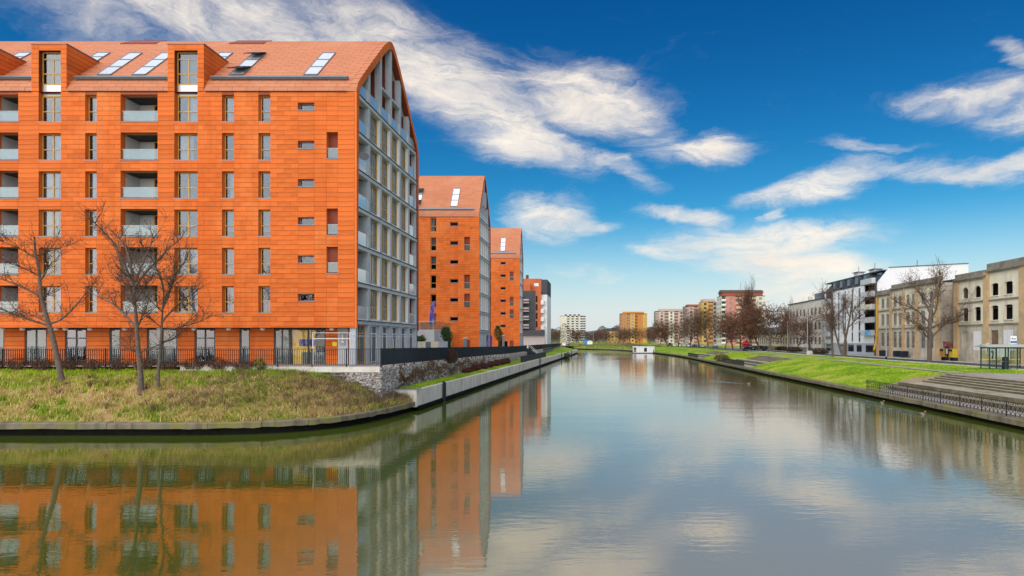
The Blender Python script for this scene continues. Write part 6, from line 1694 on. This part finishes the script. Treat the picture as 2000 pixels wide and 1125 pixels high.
t1 = tower('pink_tower_block', 'tall pink tower block with red balconies behind the poplar', x0, x1, 365, 14, Z(26.0), 10, [(1.2, CREAMR, 'b'), (2.6, PINK, 'w'), (1.6, BRICKR, 'l'), (2.6, PINK, 'w'), (1.2, BRICKR, 'l'), (2.4, WHITER, 'w')], CREAMR, ROOFD, side_left=CREAMR)
part('attic', MB().box(x0 + 1, x1 - 1, 366, 378, Z(26.35), Z(28.2)), BRICKR, t1); part('attic_roof', MB().prism([(x0 + 0.5, 365.5, Z(28.2)), (x0 + 0.5, 378.5, Z(28.2)), (x0 + 0.5, 375, Z(30.0)), (x0 + 0.5, 369, Z(30.0))], (x1 - x0 - 1, 0, 0)), ROOFD, t1); part('mast', MB().box(x0 + 13, x0 + 13.15, 372, 372.15, Z(30), Z(35)), DARKMETAL, t1)
x0, x1 = tw(1371, 1400, 430); t = tower('yellow_tower_block', 'yellow and brown tower block left of the pink tower', x0, x1, 430, 14, Z(26.5), 10, [(2, YEL, 'w'), (1.4, BRICKR, 'l'), (1.2, GREYR, 'w')], YEL, ROOFD, side_left=YEL); part('attic', MB().box(x0 + 1, x1 - 1, 431, 443, Z(26.85), Z(28.8)), PALEPINK, t)
x0, x1 = tw(1338, 1372, 500); t = tower('orange_pink_tower_block', 'orange and pink tower block in the middle of the far row', x0, x1, 500, 14, Z(27.0), 10, [(1.4, GREYR, 'l'), (2.2, PALEPINK, 'w'), (1.4, BRICKR, 'l'), (2.0, PALEPINK, 'w')], PALEPINK, ROOFD, side_left=GREYR); part('attic', MB().box(x0 + 2, x1 - 1, 501, 513, Z(27.35), Z(29.0)), BRICKR, t)
x0, x1 = tw(1280, 1337, 560); t = tower('pale_pink_tower_block', 'pale pink wide tower block at the left of the far row', x0, x1, 560, 14, Z(26.0), 10, [(1.2, GREYR, 'l'), (2, PALEPINK, 'w'), (1.3, TERRA_DARK, 'l'), (2, WHITER, 'w'), (1.3, TERRA_DARK, 'l'), (2.2, PALEPINK, 'w')], PALEPINK, ROOFD, side_left=GREYR); part('attic', MB().box(x0 + 4, x1 - 1, 561, 573, Z(26.35), Z(28.4)), PALEPINK, t)
x0, x1 = tw(1211, 1264, 600); t = tower('orange_tower_block', 'orange tower block standing alone above the white houseboat', x0, x1, 600, 16, Z(25.5), 9, [(0.8, GREYR, 'l'), (1.5, ORANGE, 'w'), (1.0, GREYR, 'l'), (1.5, YEL, 'w'), (0.8, TERRA_DARK, 'l'), (1.7, ORANGE, 'n'), (1.4, YEL, 'n')], ORANGE, ROOFD, side_left=GREYR); part('attic', MB().box(x0 + 3, x1 - 3, 601, 613, Z(25.85), Z(27.6)), ORANGE, t)
x0, x1 = tw(1094, 1143, 700); t = tower('white_tower_block', 'off white tower block with dark balcony stacks far up the canal', x0, x1, 700, 18, Z(27.5), 11, [(1.4, WHITER, 'n'), (1, WHITER, 'n'), (1, WHITER, 'b'), (0.6, WHITER, 'n'), (1, WHITER, 'b'), (0.6, WHITER, 'n'), (1, WHITER, 'b'), (0.6, WHITER, 'n'), (1, WHITER, 'b'), (0.8, WHITER, 'b')], WHITER, GREYLIGHT, side_left=GREYR)
for q in range(4): part('rooftop_unit', MB().box(x0 + 5 + q * 5, x0 + 7.5 + q * 5, 704, 708, Z(27.9), Z(29.3)), DARKMETAL, t)
x0, x1 = tw(1186, 1214, 640); tower('low_yellow_block', 'low yellow house between the wood and the orange tower', x0, x1, 640, 12, Z(9.0), 3, [(2, YEL, 'w'), (2, YEL, 'w')], YEL, ROOFD)
# blue and white sheds by the far bank
for nm, lb, px0, px1, d, h, c in (('blue_shed', 'small blue shed on the far bank', 1141, 1147, 420, 4.2, (0.05, 0.22, 0.55)), ('white_shed', 'small white van body on the far bank', 1147, 1157, 420, 3.0, (0.8, 0.8, 0.8))):
    a, b = tw(px0, px1, d); r0 = thing(nm, lb, 'shed', ((a + b) / 2, d, 2.0)); part('walls', MB().box(a, b, d, d + 3, 2.0, 2.0 + h * 0.8), P_(nm + ' paint', c), r0); part('roof', MB().prism([(a - 0.2, d - 0.2, 2 + h * 0.8), (b + 0.2, d - 0.2, 2 + h * 0.8), ((a + b) / 2, d - 0.2, 2 + h)], (0, 3.4, 0)), P_(nm + ' roof', mul(c, 0.7)), r0)

# dark grey apartment house beyond the third orange building
dk = thing('grey_apartment_house', 'dark grey and orange apartment house with balconies beyond the third orange building', 'building', (-20, 190, 2.7))
def bx_(px0, px1, py0, py1, d=190.0):
    return gx(px0, d), gx(px1, d), EYE.z + (664 - py1) / 1200 * d, EYE.z + (664 - py0) / 1200 * d
DKG = M('dark grey brick', (0.075, 0.078, 0.088), 0.85, 0.12, 0.6, 0.15); ORG = M('orange clinker', (0.55, 0.15, 0.05), 0.8, 0.1, 0.8, 0.1)
a, b, c, d = bx_(990, 1045, 568, 655); part('grey_block', MB().box(a, b, 190, 206, c, d), DKG, dk)
a, b, c, d = bx_(990, 1056.5, 543, 568); part('orange_attic', MB().box(a, b, 192.0, 206, c, d), ORG, dk); part('attic_step', MB().box(a, a + 7.2, 190.6, 191.98, c, c + 2.2), ORG, dk)
a, b, c, d = bx_(1045.2, 1056.5, 568.3, 646); part('orange_strip', MB().box(a, b, 190.3, 206, c, d), ORG, dk)
for q in range(4):
    wa, wb, wc, wd = bx_(1046.5, 1049.5, 578 + q * 16.3, 590 + q * 16.3); w = part('window', MB().box(wa, wb, 190.2, 190.29, wc, wd), PANE_FAR, dk)
    wa, wb, wc, wd = bx_(1008, 1034, 590 + q * 16.3, 592 + q * 16.3); bl = part('balcony', MB().box(wa, wb, 188.4, 189.99, wc - 0.1, wc + 0.15), PALEPINK, dk); part('balcony_rail', MB().box(wa, wb, 188.42, 188.46, wc + 0.75, wc + 1.15), PALEPINK, bl); part('balcony_infill', MB().box(wa, wb, 188.44, 188.455, wc + 0.16, wc + 0.74), BALUSTRADE_CLEAR, bl)
    part('dark_opening', MB().box(wa + 1.2, wb - 1.5, 189.9, 189.985, wc + 0.2, wc + 2.0), ROOM, dk)
    rr_ = MB(); wa, wb, wc, wd = bx_(1056.5, 1063, 587 + q * 16.3, 595 + q * 16.3)
    rr_.lathe(((wa + wb) / 2, 190.6, wc), [(0.62, 0), (0.66, 0.1), (0.66, wd - wc - 0.1), (0.62, wd - wc)], 14); part('round_balcony', rr_, WHITEPAINT, dk)
a, b, c, d = bx_(1056.6, 1068, 575, 671); part('white_wall', MB().box(a, b, 191.2, 206, 2.5, d), WHITEPAINT, dk)
a, b, c, d = bx_(1057, 1068, 545, 575); part('dark_attic', MB().box(a, b, 191.6, 206, c, d), DKG, dk)
a, b, c, d = bx_(1052, 1058, 552, 558); part('attic_window', MB().box(gx(1042, 190), gx(1051, 190), 191.93, 191.99, c, d), WHITEPAINT, dk)
a, b, c, d = bx_(1024, 1029, 540, 545); part('chimney', MB().box(a, b, 194, 195, d - 0.6, d + 0.9), DKG, dk)
a, b, c, d = bx_(1000, 1064, 655.3, 672); part('base_wall', MB().box(a, b, 189.6, 191, 2.4, d), M('pinkish base wall', (0.52, 0.45, 0.42), 0.9, 0.08), dk); part('terrace_parapet', MB().box(a, b, 188.9, 190.1, d + 0.002, d + 1.6), DKG, dk)

# ------------------------------------------------------------------ houseboat
hbx, hby = 17.3, 240.0
hb_ = thing('houseboat', 'white box houseboat moored at the right quay', 'boat', (hbx, hby, 0.0))
part('hull', MB().box(hbx - 4.3, hbx + 4.3, hby - 0.2, hby + 4.2, -0.3, 0.22), DARKMETAL, hb_)
part('cabin', MB().box(hbx - 4.1, hbx + 4.1, hby, hby + 4, 0.222, 2.55), WHITEPAINT, hb_); part('roof', MB().box(hbx - 4.3, hbx + 4.25, hby - 0.15, hby + 4.2, 2.553, 2.72), WHITEPAINT, hb_)
for a, b, z0, z1 in ((-3.95, -2.9, 0.45, 2.2), (0.1, 1.2, 0.6, 2.1), (3.6, 3.85, 0.4, 1.5)):
    w = part('window', MB().box(hbx + a, hbx + b, hby - 0.05, hby - 0.003, z0, z1), FRAMEGREY, hb_); part('pane', MB().box(hbx + a + 0.08, hbx + b - 0.08, hby - 0.07, hby - 0.053, z0 + 0.08, z1 - 0.08), PANE_FAR, w)

# ------------------------------------------------------------------ parked cars
TYRE = M('tyre rubber', (0.015, 0.015, 0.016), 0.9, 0.1, 3, 0); RIM = M('alloy rim', (0.45, 0.45, 0.47), 0.35, 0.05, 3, 0, 0.5, metal=0.8); CARGLASS = glass('car glass', tint=(0.2, 0.22, 0.24), refl=0.3, body=0.6, body_col=(0.02, 0.025, 0.03)); LAMPR = M('red tail lamp', (0.4, 0.01, 0.01), 0.3, 0.05, 2, 0); LAMPW = M('clear head lamp', (0.7, 0.72, 0.74), 0.2, 0.05, 2, 0)
def car(label, loc, rot, col, van=False, s=1.0):
    root = thing('parked_car', label, 'car', (0, 0, 0), 'cars parked along the right bank')
    paint = bpy.data.materials.get('car paint ' + str(col)) or M('car paint ' + str(col), col, 0.25, 0.03, 1.0, 0, 0.6)
    body = [(-2.1, 0.35), (-2.15, 0.62), (-2.05, 0.92), (-1.95, 0.98), (0.9, 0.98), (1.95, 0.80), (2.1, 0.6), (2.08, 0.35)]
    roof = [(-1.95, 0.98), (-1.55, 1.42), (0.0, 1.48), (0.35, 1.42), (1.15, 0.96)] if not van else [(-2.0, 0.98), (-1.9, 1.75), (0.6, 1.8), (0.9, 1.7), (1.5, 0.98)]
    def hull(prof, w0, w1, zs):
        mb = MB(); k = len(prof); zmin, zmax = min(p[1] for p in prof), max(p[1] for p in prof)
        for sg_ in (-1, -0.86, 0.86, 1):
            for x, z in prof:
                t = (z - zmin) / (zmax - zmin); w = w0 + (w1 - w0) * t
                ins = 0.05 if abs(sg_) == 1 else 0.0
                mb.v.append((x * (1 - ins * 0.4), math.copysign(w if abs(sg_) == 1 else w * 0.92, sg_) , z - (ins if abs(sg_) == 1 else 0) * (1 if t > 0.5 else -0.3)))
        for r in range(3):
            for i in range(k):
                j = (i + 1) % k; mb.f.append((r * k + i, r * k + j, (r + 1) * k + j, (r + 1) * k + i)); mb.m.append(0)
        mb.f.append(tuple(range(k))); mb.f.append(tuple(3 * k + k - 1 - i for i in range(k))); mb.m += [0, 0]
        return mb
    obj('body', hull(body, 0.86, 0.84, 0).mesh('body', paint, False), root)
    cab = obj('cabin', hull(roof, 0.80, 0.62, 0).mesh('cabin', paint, False), root)
    zt_ = roof[2][1]
    for sg_ in (-1, 1):
        g = MB(); xa, xb = roof[0][0] + 0.45, roof[-1][0] - 0.45
        g.prism([(xa - 0.1, sg_ * 0.80, 1.02), (xb + 0.1, sg_ * 0.80, 1.02), (xb - 0.42, sg_ * 0.68, zt_ - 0.12), (xa + 0.1, sg_ * 0.68, zt_ - 0.12)], (0, sg_ * 0.02, 0)); obj('side_window', g.mesh('side_window', CARGLASS), root)
        obj('mirror', MB().box(0.75, 0.95, sg_ * 0.88 - 0.08, sg_ * 0.88 + 0.08, 0.98, 1.12).mesh('mirror', paint), root)
        obj('headlight', MB().box(1.98, 2.10, sg_ * 0.6 - 0.16, sg_ * 0.6 + 0.16, 0.62, 0.76).mesh('headlight', LAMPW), root); obj('tail_light', MB().box(-2.16, -2.05, sg_ * 0.66 - 0.12, sg_ * 0.66 + 0.12, 0.66, 0.9).mesh('tail_light', LAMPR), root)
        for x in (-1.3, 1.32):
            t = MB().tube([(x, sg_ * 0.70, 0.31), (x, sg_ * 0.88, 0.31)], [0.31, 0.31], 16); wo = obj('wheel', t.mesh('wheel', TYRE), root); obj('rim', MB().tube([(x, sg_ * 0.86, 0.31), (x, sg_ * 0.89, 0.31)], [0.19, 0.17], 12).mesh('rim', RIM), wo)
    f = roof[-1]; m2 = roof[-2]
    obj('windscreen', MB().prism([(f[0] - 0.05, -0.66, f[1] + 0.05), (f[0] - 0.05, 0.66, f[1] + 0.05), (m2[0] + 0.1, 0.56, m2[1] - 0.04), (m2[0] + 0.1, -0.56, m2[1] - 0.04)], (0.05, 0, 0.03)).mesh('windscreen', CARGLASS), root)
    a_, b_ = roof[0], roof[1]; obj('rear_window', MB().prism([(a_[0] + 0.06, -0.66, a_[1] + 0.1), (a_[0] + 0.06, 0.66, a_[1] + 0.1), (b_[0] - 0.04, 0.56, b_[1] - 0.06), (b_[0] - 0.04, -0.56, b_[1] - 0.06)], (-0.05, 0, 0.03)).mesh('rear_window', CARGLASS), root)
    root.location = loc; root.rotation_euler = (0, 0, rot); root.scale = (s, s, s)
    return root
WHITE = (0.75, 0.76, 0.77); NAVY = (0.03, 0.045, 0.08); SILV = (0.42, 0.45, 0.48); DKB = (0.02, 0.05, 0.10)
car('dark blue hatchback parked beside the red kiosk', (gx(1463, 186), 186, 2.05), R(190), DKB)
car('second dark car parked under the russet tree right of the blue hatchback', (gx(1484, 181), 181, 2.05), R(185), (0.03, 0.06, 0.07))
car('dark blue estate car parked alone in the gap between the trees', (gx(1397, 226), 226, 2.05), R(80), NAVY, False, 1.05)
for p, d, c, lb, v in ((1309, 300, NAVY, 'dark van at the far left of the parked row', True), (1318, 290, WHITE, 'leftmost white car of the far parked row', False), (1327, 284, WHITE, 'white van second in the far parked row', True), (1337, 278, SILV, 'silver car third in the far parked row', False), (1347, 270, WHITE, 'white van behind the middle tree of the parked row', True), (1357, 262, NAVY, 'navy car at the foot of the slanting tree', False), (1373, 250, SILV, 'pale silver car at the right end of the far parked row', False)):
    car(lb, (gx(p, d), d, 2.05), R(78), c, v)
cr = thing('far_car', 'white car on the left bank before the canal bend', 'car', (gx(1103, 250), 252, 2.6)); c_ = car('dark car parked at the end of the left bank', (gx(1108, 250), 250, 2.65), R(90), (0.02, 0.02, 0.025)); bpy.data.objects.remove(cr)
car('white car parked at the end of the left bank', (gx(1103, 246), 246, 2.65), R(85), WHITE)

# ------------------------------------------------------------------ street furniture
POLE = M('galvanised pole', (0.42, 0.43, 0.44), 0.5, 0.06, 2, 0, 0.4, metal=0.3)
def lamp_post(px, d, h, label, arm=1.2, z=2.0):
    x = gx(px, d); root = thing('street_lamp', label, 'lamp', (x, d, z), 'street lamps on the right bank')
    part('pole', MB().tube([(x, d, z), (x, d, z + 1.2), (x, d, z + h)], [0.11, 0.085, 0.06], 8), POLE, root)
    part('base', MB().tube([(x, d, z - 0.1), (x, d, z + 0.5)], [0.16, 0.15], 8), DARKMETAL, root)
    if arm:
        part('arm', MB().tube([(x, d, z + h), (x + arm * 0.4, d, z + h + 0.25), (x + arm, d, z + h + 0.3)], [0.05, 0.045, 0.04], 6), POLE, root)
        part('lamp_head', MB().box(x + arm - 0.1, x + arm + 0.55, d - 0.14, d + 0.14, z + h + 0.24, z + h + 0.36), GREYLIGHT, root)
lamp_post(1731, 100, 6.3, 'white slim lamp post before the left wing of the ruin', 0); lamp_post(1577, 138, 11.5, 'tall lamp post before the cream house', 1.6); lamp_post(1538, 165, 8.0, 'lamp post at the left edge of the cream house', 1.2); lamp_post(1474, 190, 6.0, 'pale post beside the parked dark cars', 0); lamp_post(1159, 480, 11, 'far white lamp post left of the orange tower', 0)
kx = gx(1457, 196)
ki = thing('red_kiosk', 'small red tent kiosk under the trees', 'kiosk', (kx, 196, 2.0)); KRED = M('red awning cloth', (0.5, 0.035, 0.04), 0.8, 0.1, 1.0, 0)
part('walls', MB().box(kx - 1.0, kx + 1.0, 195, 197, 2.0, 3.9), KRED, ki)
rf = MB(); rf.v = [(kx - 1.3, 194.7, 3.9), (kx + 1.3, 194.7, 3.9), (kx + 1.3, 197.3, 3.9), (kx - 1.3, 197.3, 3.9), (kx, 196, 5.2)]; rf.f = [(0, 1, 4), (1, 2, 4), (2, 3, 4), (3, 0, 4), (3, 2, 1, 0)]; rf.m = [0] * 5; part('roof', rf, KRED, ki)
# low fence and hedge in front of the cream house
bar_fence('garden_fence', 'dark garden fence before the cream house and the low yellow house', [(52.5, 152, 2.05), (52.5, 214, 2.05)], 0.3, 1.3, 5.0, 0.05)
HG = M('clipped brown hedge', (0.09, 0.055, 0.035), 0.9, 0.3, 2, 0, island=0.5)
for k, (p, d) in enumerate(((1528, 176), (1552, 162), (1600, 141))): shrub('street_hedge', 'low brown hedge ' + ['left of the lamp post at the cream house', 'under the smaller bare tree', 'at the corner of the white apartment house'][k], (gx(p, d), d, 2.0), 1.6, 5.0, 1.3, 60, 1800, HG, None, (0.08, 0.16), seed=90 + k)
# bus shelter
bsx, bsy = 43.2, 66.0
bs = thing('bus_shelter', 'glass bus shelter with dark green posts at the right edge', 'bus shelter', (bsx, bsy, 2.03)); DG = M('dark green steel', (0.015, 0.045, 0.035), 0.4, 0.1, 3, 0, 0.5)
Lx0, Lx1 = 41.9, 46.2
for x in (Lx0, 43.6, 44.9, Lx1):
    for y in (bsy, bsy + 1.5): part('post', MB().box(x - 0.05, x + 0.05, y - 0.05, y + 0.05, 2.03, 4.42), DG, bs)
for y in (bsy, bsy + 1.5): part('beam', MB().box(Lx0 - 0.1, Lx1 + 0.1, y - 0.045, y + 0.045, 4.28, 4.40), DG, bs)
rfm = MB(); rfm.prism([(Lx0 - 0.5, bsy - 0.5, 4.45), (Lx0 - 0.5, bsy + 0.75, 4.72), (Lx0 - 0.5, bsy + 2.0, 4.45), (Lx0 - 0.5, bsy + 2.0, 4.425), (Lx0 - 0.5, bsy - 0.5, 4.425)], (Lx1 - Lx0 + 1.0, 0, 0)); part('roof', rfm, M('pale shelter roof', (0.42, 0.43, 0.36), 0.6, 0.1, 1, 0), bs)
for a, b in ((Lx0, 43.6), (43.6, 44.9), (44.9, Lx1)):
    part('pane', MB().box(a + 0.06, b - 0.06, bsy + 1.49, bsy + 1.505, 2.25, 4.25), glass('shelter glass', tint=(0.85, 0.9, 0.88), refl=0.08) if a == Lx0 else bpy.data.materials['shelter glass'], bs)
    part('yellow_stripe', MB().box(a + 0.06, b - 0.06, bsy + 1.47, bsy + 1.486, 3.0, 3.1), bpy.data.materials['yellow sign'], bs)
part('bench', MB().box(44.2, 46.0, bsy + 0.75, bsy + 1.15, 2.48, 2.54), M('bench wood', (0.55, 0.38, 0.22), 0.6, 0.1, 4, 0.05), bs)
for x in (44.5, 45.8): part('bench_leg', MB().box(x - 0.03, x + 0.03, bsy + 0.9, bsy + 1.0, 2.03, 2.475), DG, bs)
bn = thing('litter_bin', 'dark litter bin beside the bench in the bus shelter', 'bin', (43.75, bsy + 0.4, 2.03)); part('body', MB().lathe((43.85, bsy + 0.4, 2.03), [(0.30, 0), (0.33, 0.1), (0.30, 0.75), (0.27, 0.85)], 12), DARKMETAL, bn); part('hood', MB().lathe((43.85, bsy + 0.4, 2.93), [(0.29, 0), (0.30, 0.1), (0.28, 0.38), (0.12, 0.46)], 12), DARKMETAL, bn); part('stand', MB().box(43.80, 43.90, bsy + 0.35, bsy + 0.45, 2.88, 2.93), DG, bn)
ss = thing('bus_stop_sign', 'blue and white bus stop sign rising over the shelter', 'sign', (45.8, 67.9, 2.03)); part('pole', MB().tube([(45.8, 68, 2.03), (45.8, 68, 5.6)], [0.035, 0.03], 6), POLE, ss)
part('plate', MB().box(45.45, 46.15, 67.95, 67.98, 4.75, 5.65), WHITEPAINT, ss); part('blue_band', MB().box(45.46, 46.14, 67.935, 67.948, 4.85, 5.10), M('blue sign paint', (0.04, 0.20, 0.45), 0.4, 0.03), ss); part('route_marks', MB().box(45.6, 45.75, 67.935, 67.948, 5.28, 5.40).box(45.8, 46.05, 67.935, 67.948, 5.28, 5.36), DARKMETAL, ss, kind='stuff')
# posters on the ruin
pz = thing('graffiti_posters', 'white paste-up posters with black figures on the ruin wall', 'poster', (XS - 0.1, 86.8, 2.5))
PB = M('poster paper', (0.78, 0.78, 0.76), 0.8, 0.05, 1, 0); INK = M('black ink figure', (0.02, 0.02, 0.025), 0.8, 0.1, 2, 0)
for a, b, z0, z1 in ((85.0, 86.1, 2.4, 3.9), (86.2, 87.0, 3.3, 4.75), (84.0, 84.8, 2.5, 4.6)): part('sheet', MB().box(XS - 0.30, XS - 0.285, a, b, z0, z1), PB, pz)
for pts in ([(86.75, 4.5), (86.35, 4.6), (86.25, 4.1), (86.5, 3.9), (86.45, 3.5), (86.3, 3.45), (86.6, 3.4), (86.65, 4.0)], [(85.9, 3.7), (85.3, 3.8), (85.2, 3.2), (85.45, 2.5), (85.75, 2.5), (85.6, 3.2)], [(84.6, 4.3), (84.2, 4.0), (84.3, 3.2), (84.55, 3.3)]):
    part('ink_figure', MB().prism([(XS - 0.306, y, z) for y, z in pts], (0.004, 0, 0)), INK, pz)
wb = thing('white_hoarding', 'large white hoarding sheet behind the bus shelter', 'hoarding', (XS - 1.2, 80, 2.1)); part('sheet', MB().box(XS - 1.2, XS - 1.15, 80.6, 83.2, 2.9, 4.6), PB, wb); part('yellow_edge', MB().box(XS - 1.21, XS - 1.14, 80.6, 83.2, 2.72, 2.88), bpy.data.materials['yellow sign'], wb)
for yy_ in (80.7, 83.1): part('post', MB().box(XS - 1.14, XS - 1.06, yy_ - 0.04, yy_ + 0.04, 2.05, 4.6), BARK, wb)
# yellow boxes and a dark bin beside the gate
for k, (y, c, lb) in enumerate(((94.1, (0.48, 0.24, 0.03), 'orange yellow clothes bank beside the red gate'), (91.7, (0.60, 0.42, 0.03), 'bright yellow clothes bank right of the dark kiosk board'))):
    r0 = thing('clothes_bank', lb, 'container', (XS - 2.0, y, 2.05)); part('body', MB().box(XS - 2.6, XS - 1.8, y - 0.45, y + 0.45, 2.6, 3.9), M('container paint %d' % k, c, 0.5, 0.1, 1.5, 0.05), r0); part('hatch', MB().box(XS - 2.66, XS - 2.603, y - 0.4, y + 0.4, 3.5, 3.8), DARKMETAL, r0)
    for q in (-0.45, 0.45): part('leg', MB().box(XS - 2.4, XS - 1.8, y + q - 0.06, y + q + 0.06, 2.05, 2.598), DARKMETAL, r0)
kb = thing('notice_post', 'dark notice board on a post between the two yellow containers', 'notice board', (XS - 2.4, 92.9, 2.05)); part('post', MB().box(XS - 2.45, XS - 2.35, 92.85, 92.95, 2.05, 4.2), DARKMETAL, kb); part('board', MB().box(XS - 2.52, XS - 2.46, 92.5, 93.3, 2.9, 4.2), DARKMETAL, kb); part('paper', MB().box(XS - 2.54, XS - 2.522, 92.6, 93.1, 3.1, 3.9), M('pale blue notice', (0.55, 0.65, 0.75), 0.7, 0.05), kb)
for k, y in enumerate((117.0, 111.5, 108.8)):
    r0 = thing('wheelie_bin', ['leftmost', 'middle', 'rightmost'][k] + ' dark wheelie bin at the foot of the ruin', 'bin', (XS - 1.0, y, 2.05), 'bins at the foot of the ruin'); part('body', MB().prism([(XS - 1.5, y - 0.5, 2.15), (XS - 0.6, y - 0.5, 2.15), (XS - 0.55, y - 0.55, 3.0), (XS - 1.55, y - 0.55, 3.0)], (0, 1.05, 0)), DARKMETAL, r0); part('lid', MB().prism([(XS - 1.6, y - 0.6, 3.0), (XS - 0.5, y - 0.6, 3.0), (XS - 0.7, y - 0.6, 3.25), (XS - 1.4, y - 0.6, 3.25)], (0, 1.15, 0)), DARKMETAL, r0)
tag(obj('concrete_block', MB().prism([(-0.6, -0.5, 0), (0.6, -0.5, 0), (0.45, -0.4, 0.8), (-0.45, -0.4, 0.8)], (0, 0.9, 0)).mesh('concrete_block', CONCRETE), None, (gx(1540, 152), 152 * 0.9, 2.0)), 'small concrete block on the grass beside the path', 'block')

# ------------------------------------------------------------------ ducks trailing wakes
DUCK = M('mallard plumage', (0.16, 0.12, 0.09), 0.7, 0.4, 12.0, 0.1, stain=((0.45, 0.42, 0.38), 9.0)); BEAK = M('duck bill', (0.55, 0.32, 0.05), 0.5, 0.1, 5, 0); HEADM = M('dark duck head', (0.03, 0.06, 0.04), 0.5, 0.2, 8, 0)
def duck(label, x, y, rot):
    root = thing('duck', label, 'duck', (0, 0, 0), 'ducks swimming by the right quay')
    mb = MB(); prof = [(-0.34, 0.02, 0.14), (-0.27, 0.06, 0.11), (-0.15, 0.115, 0.08), (0.0, 0.135, 0.07), (0.12, 0.115, 0.08), (0.19, 0.07, 0.12), (0.22, 0.05, 0.19), (0.235, 0.048, 0.25), (0.26, 0.058, 0.29), (0.30, 0.045, 0.30), (0.33, 0.02, 0.295)]
    pts = [(a, 0, c) for a, r_, c in prof]; mb.tube(pts, [p[1] for p in prof], 10)
    obj('body', mb.mesh('body', DUCK, True), root); obj('bill', MB().box(0.32, 0.40, -0.022, 0.022, 0.275, 0.295).mesh('bill', BEAK), root)
    root.location = (x, y, 0.0); root.rotation_euler = (0, 0, rot); root.scale = (0.9, 0.9, 0.9)
    # V-shaped wake ripples, real low ridges of water
    wk = MB(); dx, dy = math.cos(rot), math.sin(rot)
    for sg_ in (-1, 1):
        prev = None
        for i in range(26):
            t = i / 25; l = 0.3 + 7.5 * t; w = 0.05 + 0.55 * t + 0.05 * math.sin(i * 1.7); h = 0.028 * (1 - t) ** 0.8 + 0.003
            c = Vector((x - dx * l - dy * w * sg_, y - dy * l + dx * w * sg_, 0.003)); s = Vector((-dy, dx, 0)) * 0.10
            cur = (c - s, c + Vector((0, 0, h)), c + s)
            if prev:
                wk.poly([prev[0], cur[0], cur[1], prev[1]]); wk.poly([prev[1], cur[1], cur[2], prev[2]])
            prev = cur
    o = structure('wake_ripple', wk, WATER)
duck('duck with a long wake nearest the right railing', 22.4, 42.6, R(-78)); duck('second duck, farther along the right quay', 23.0, 50.0, R(-85)); duck('lone duck in the middle of the canal', 17.5, 72.0, R(-60))
print('objects', len(bpy.data.objects))
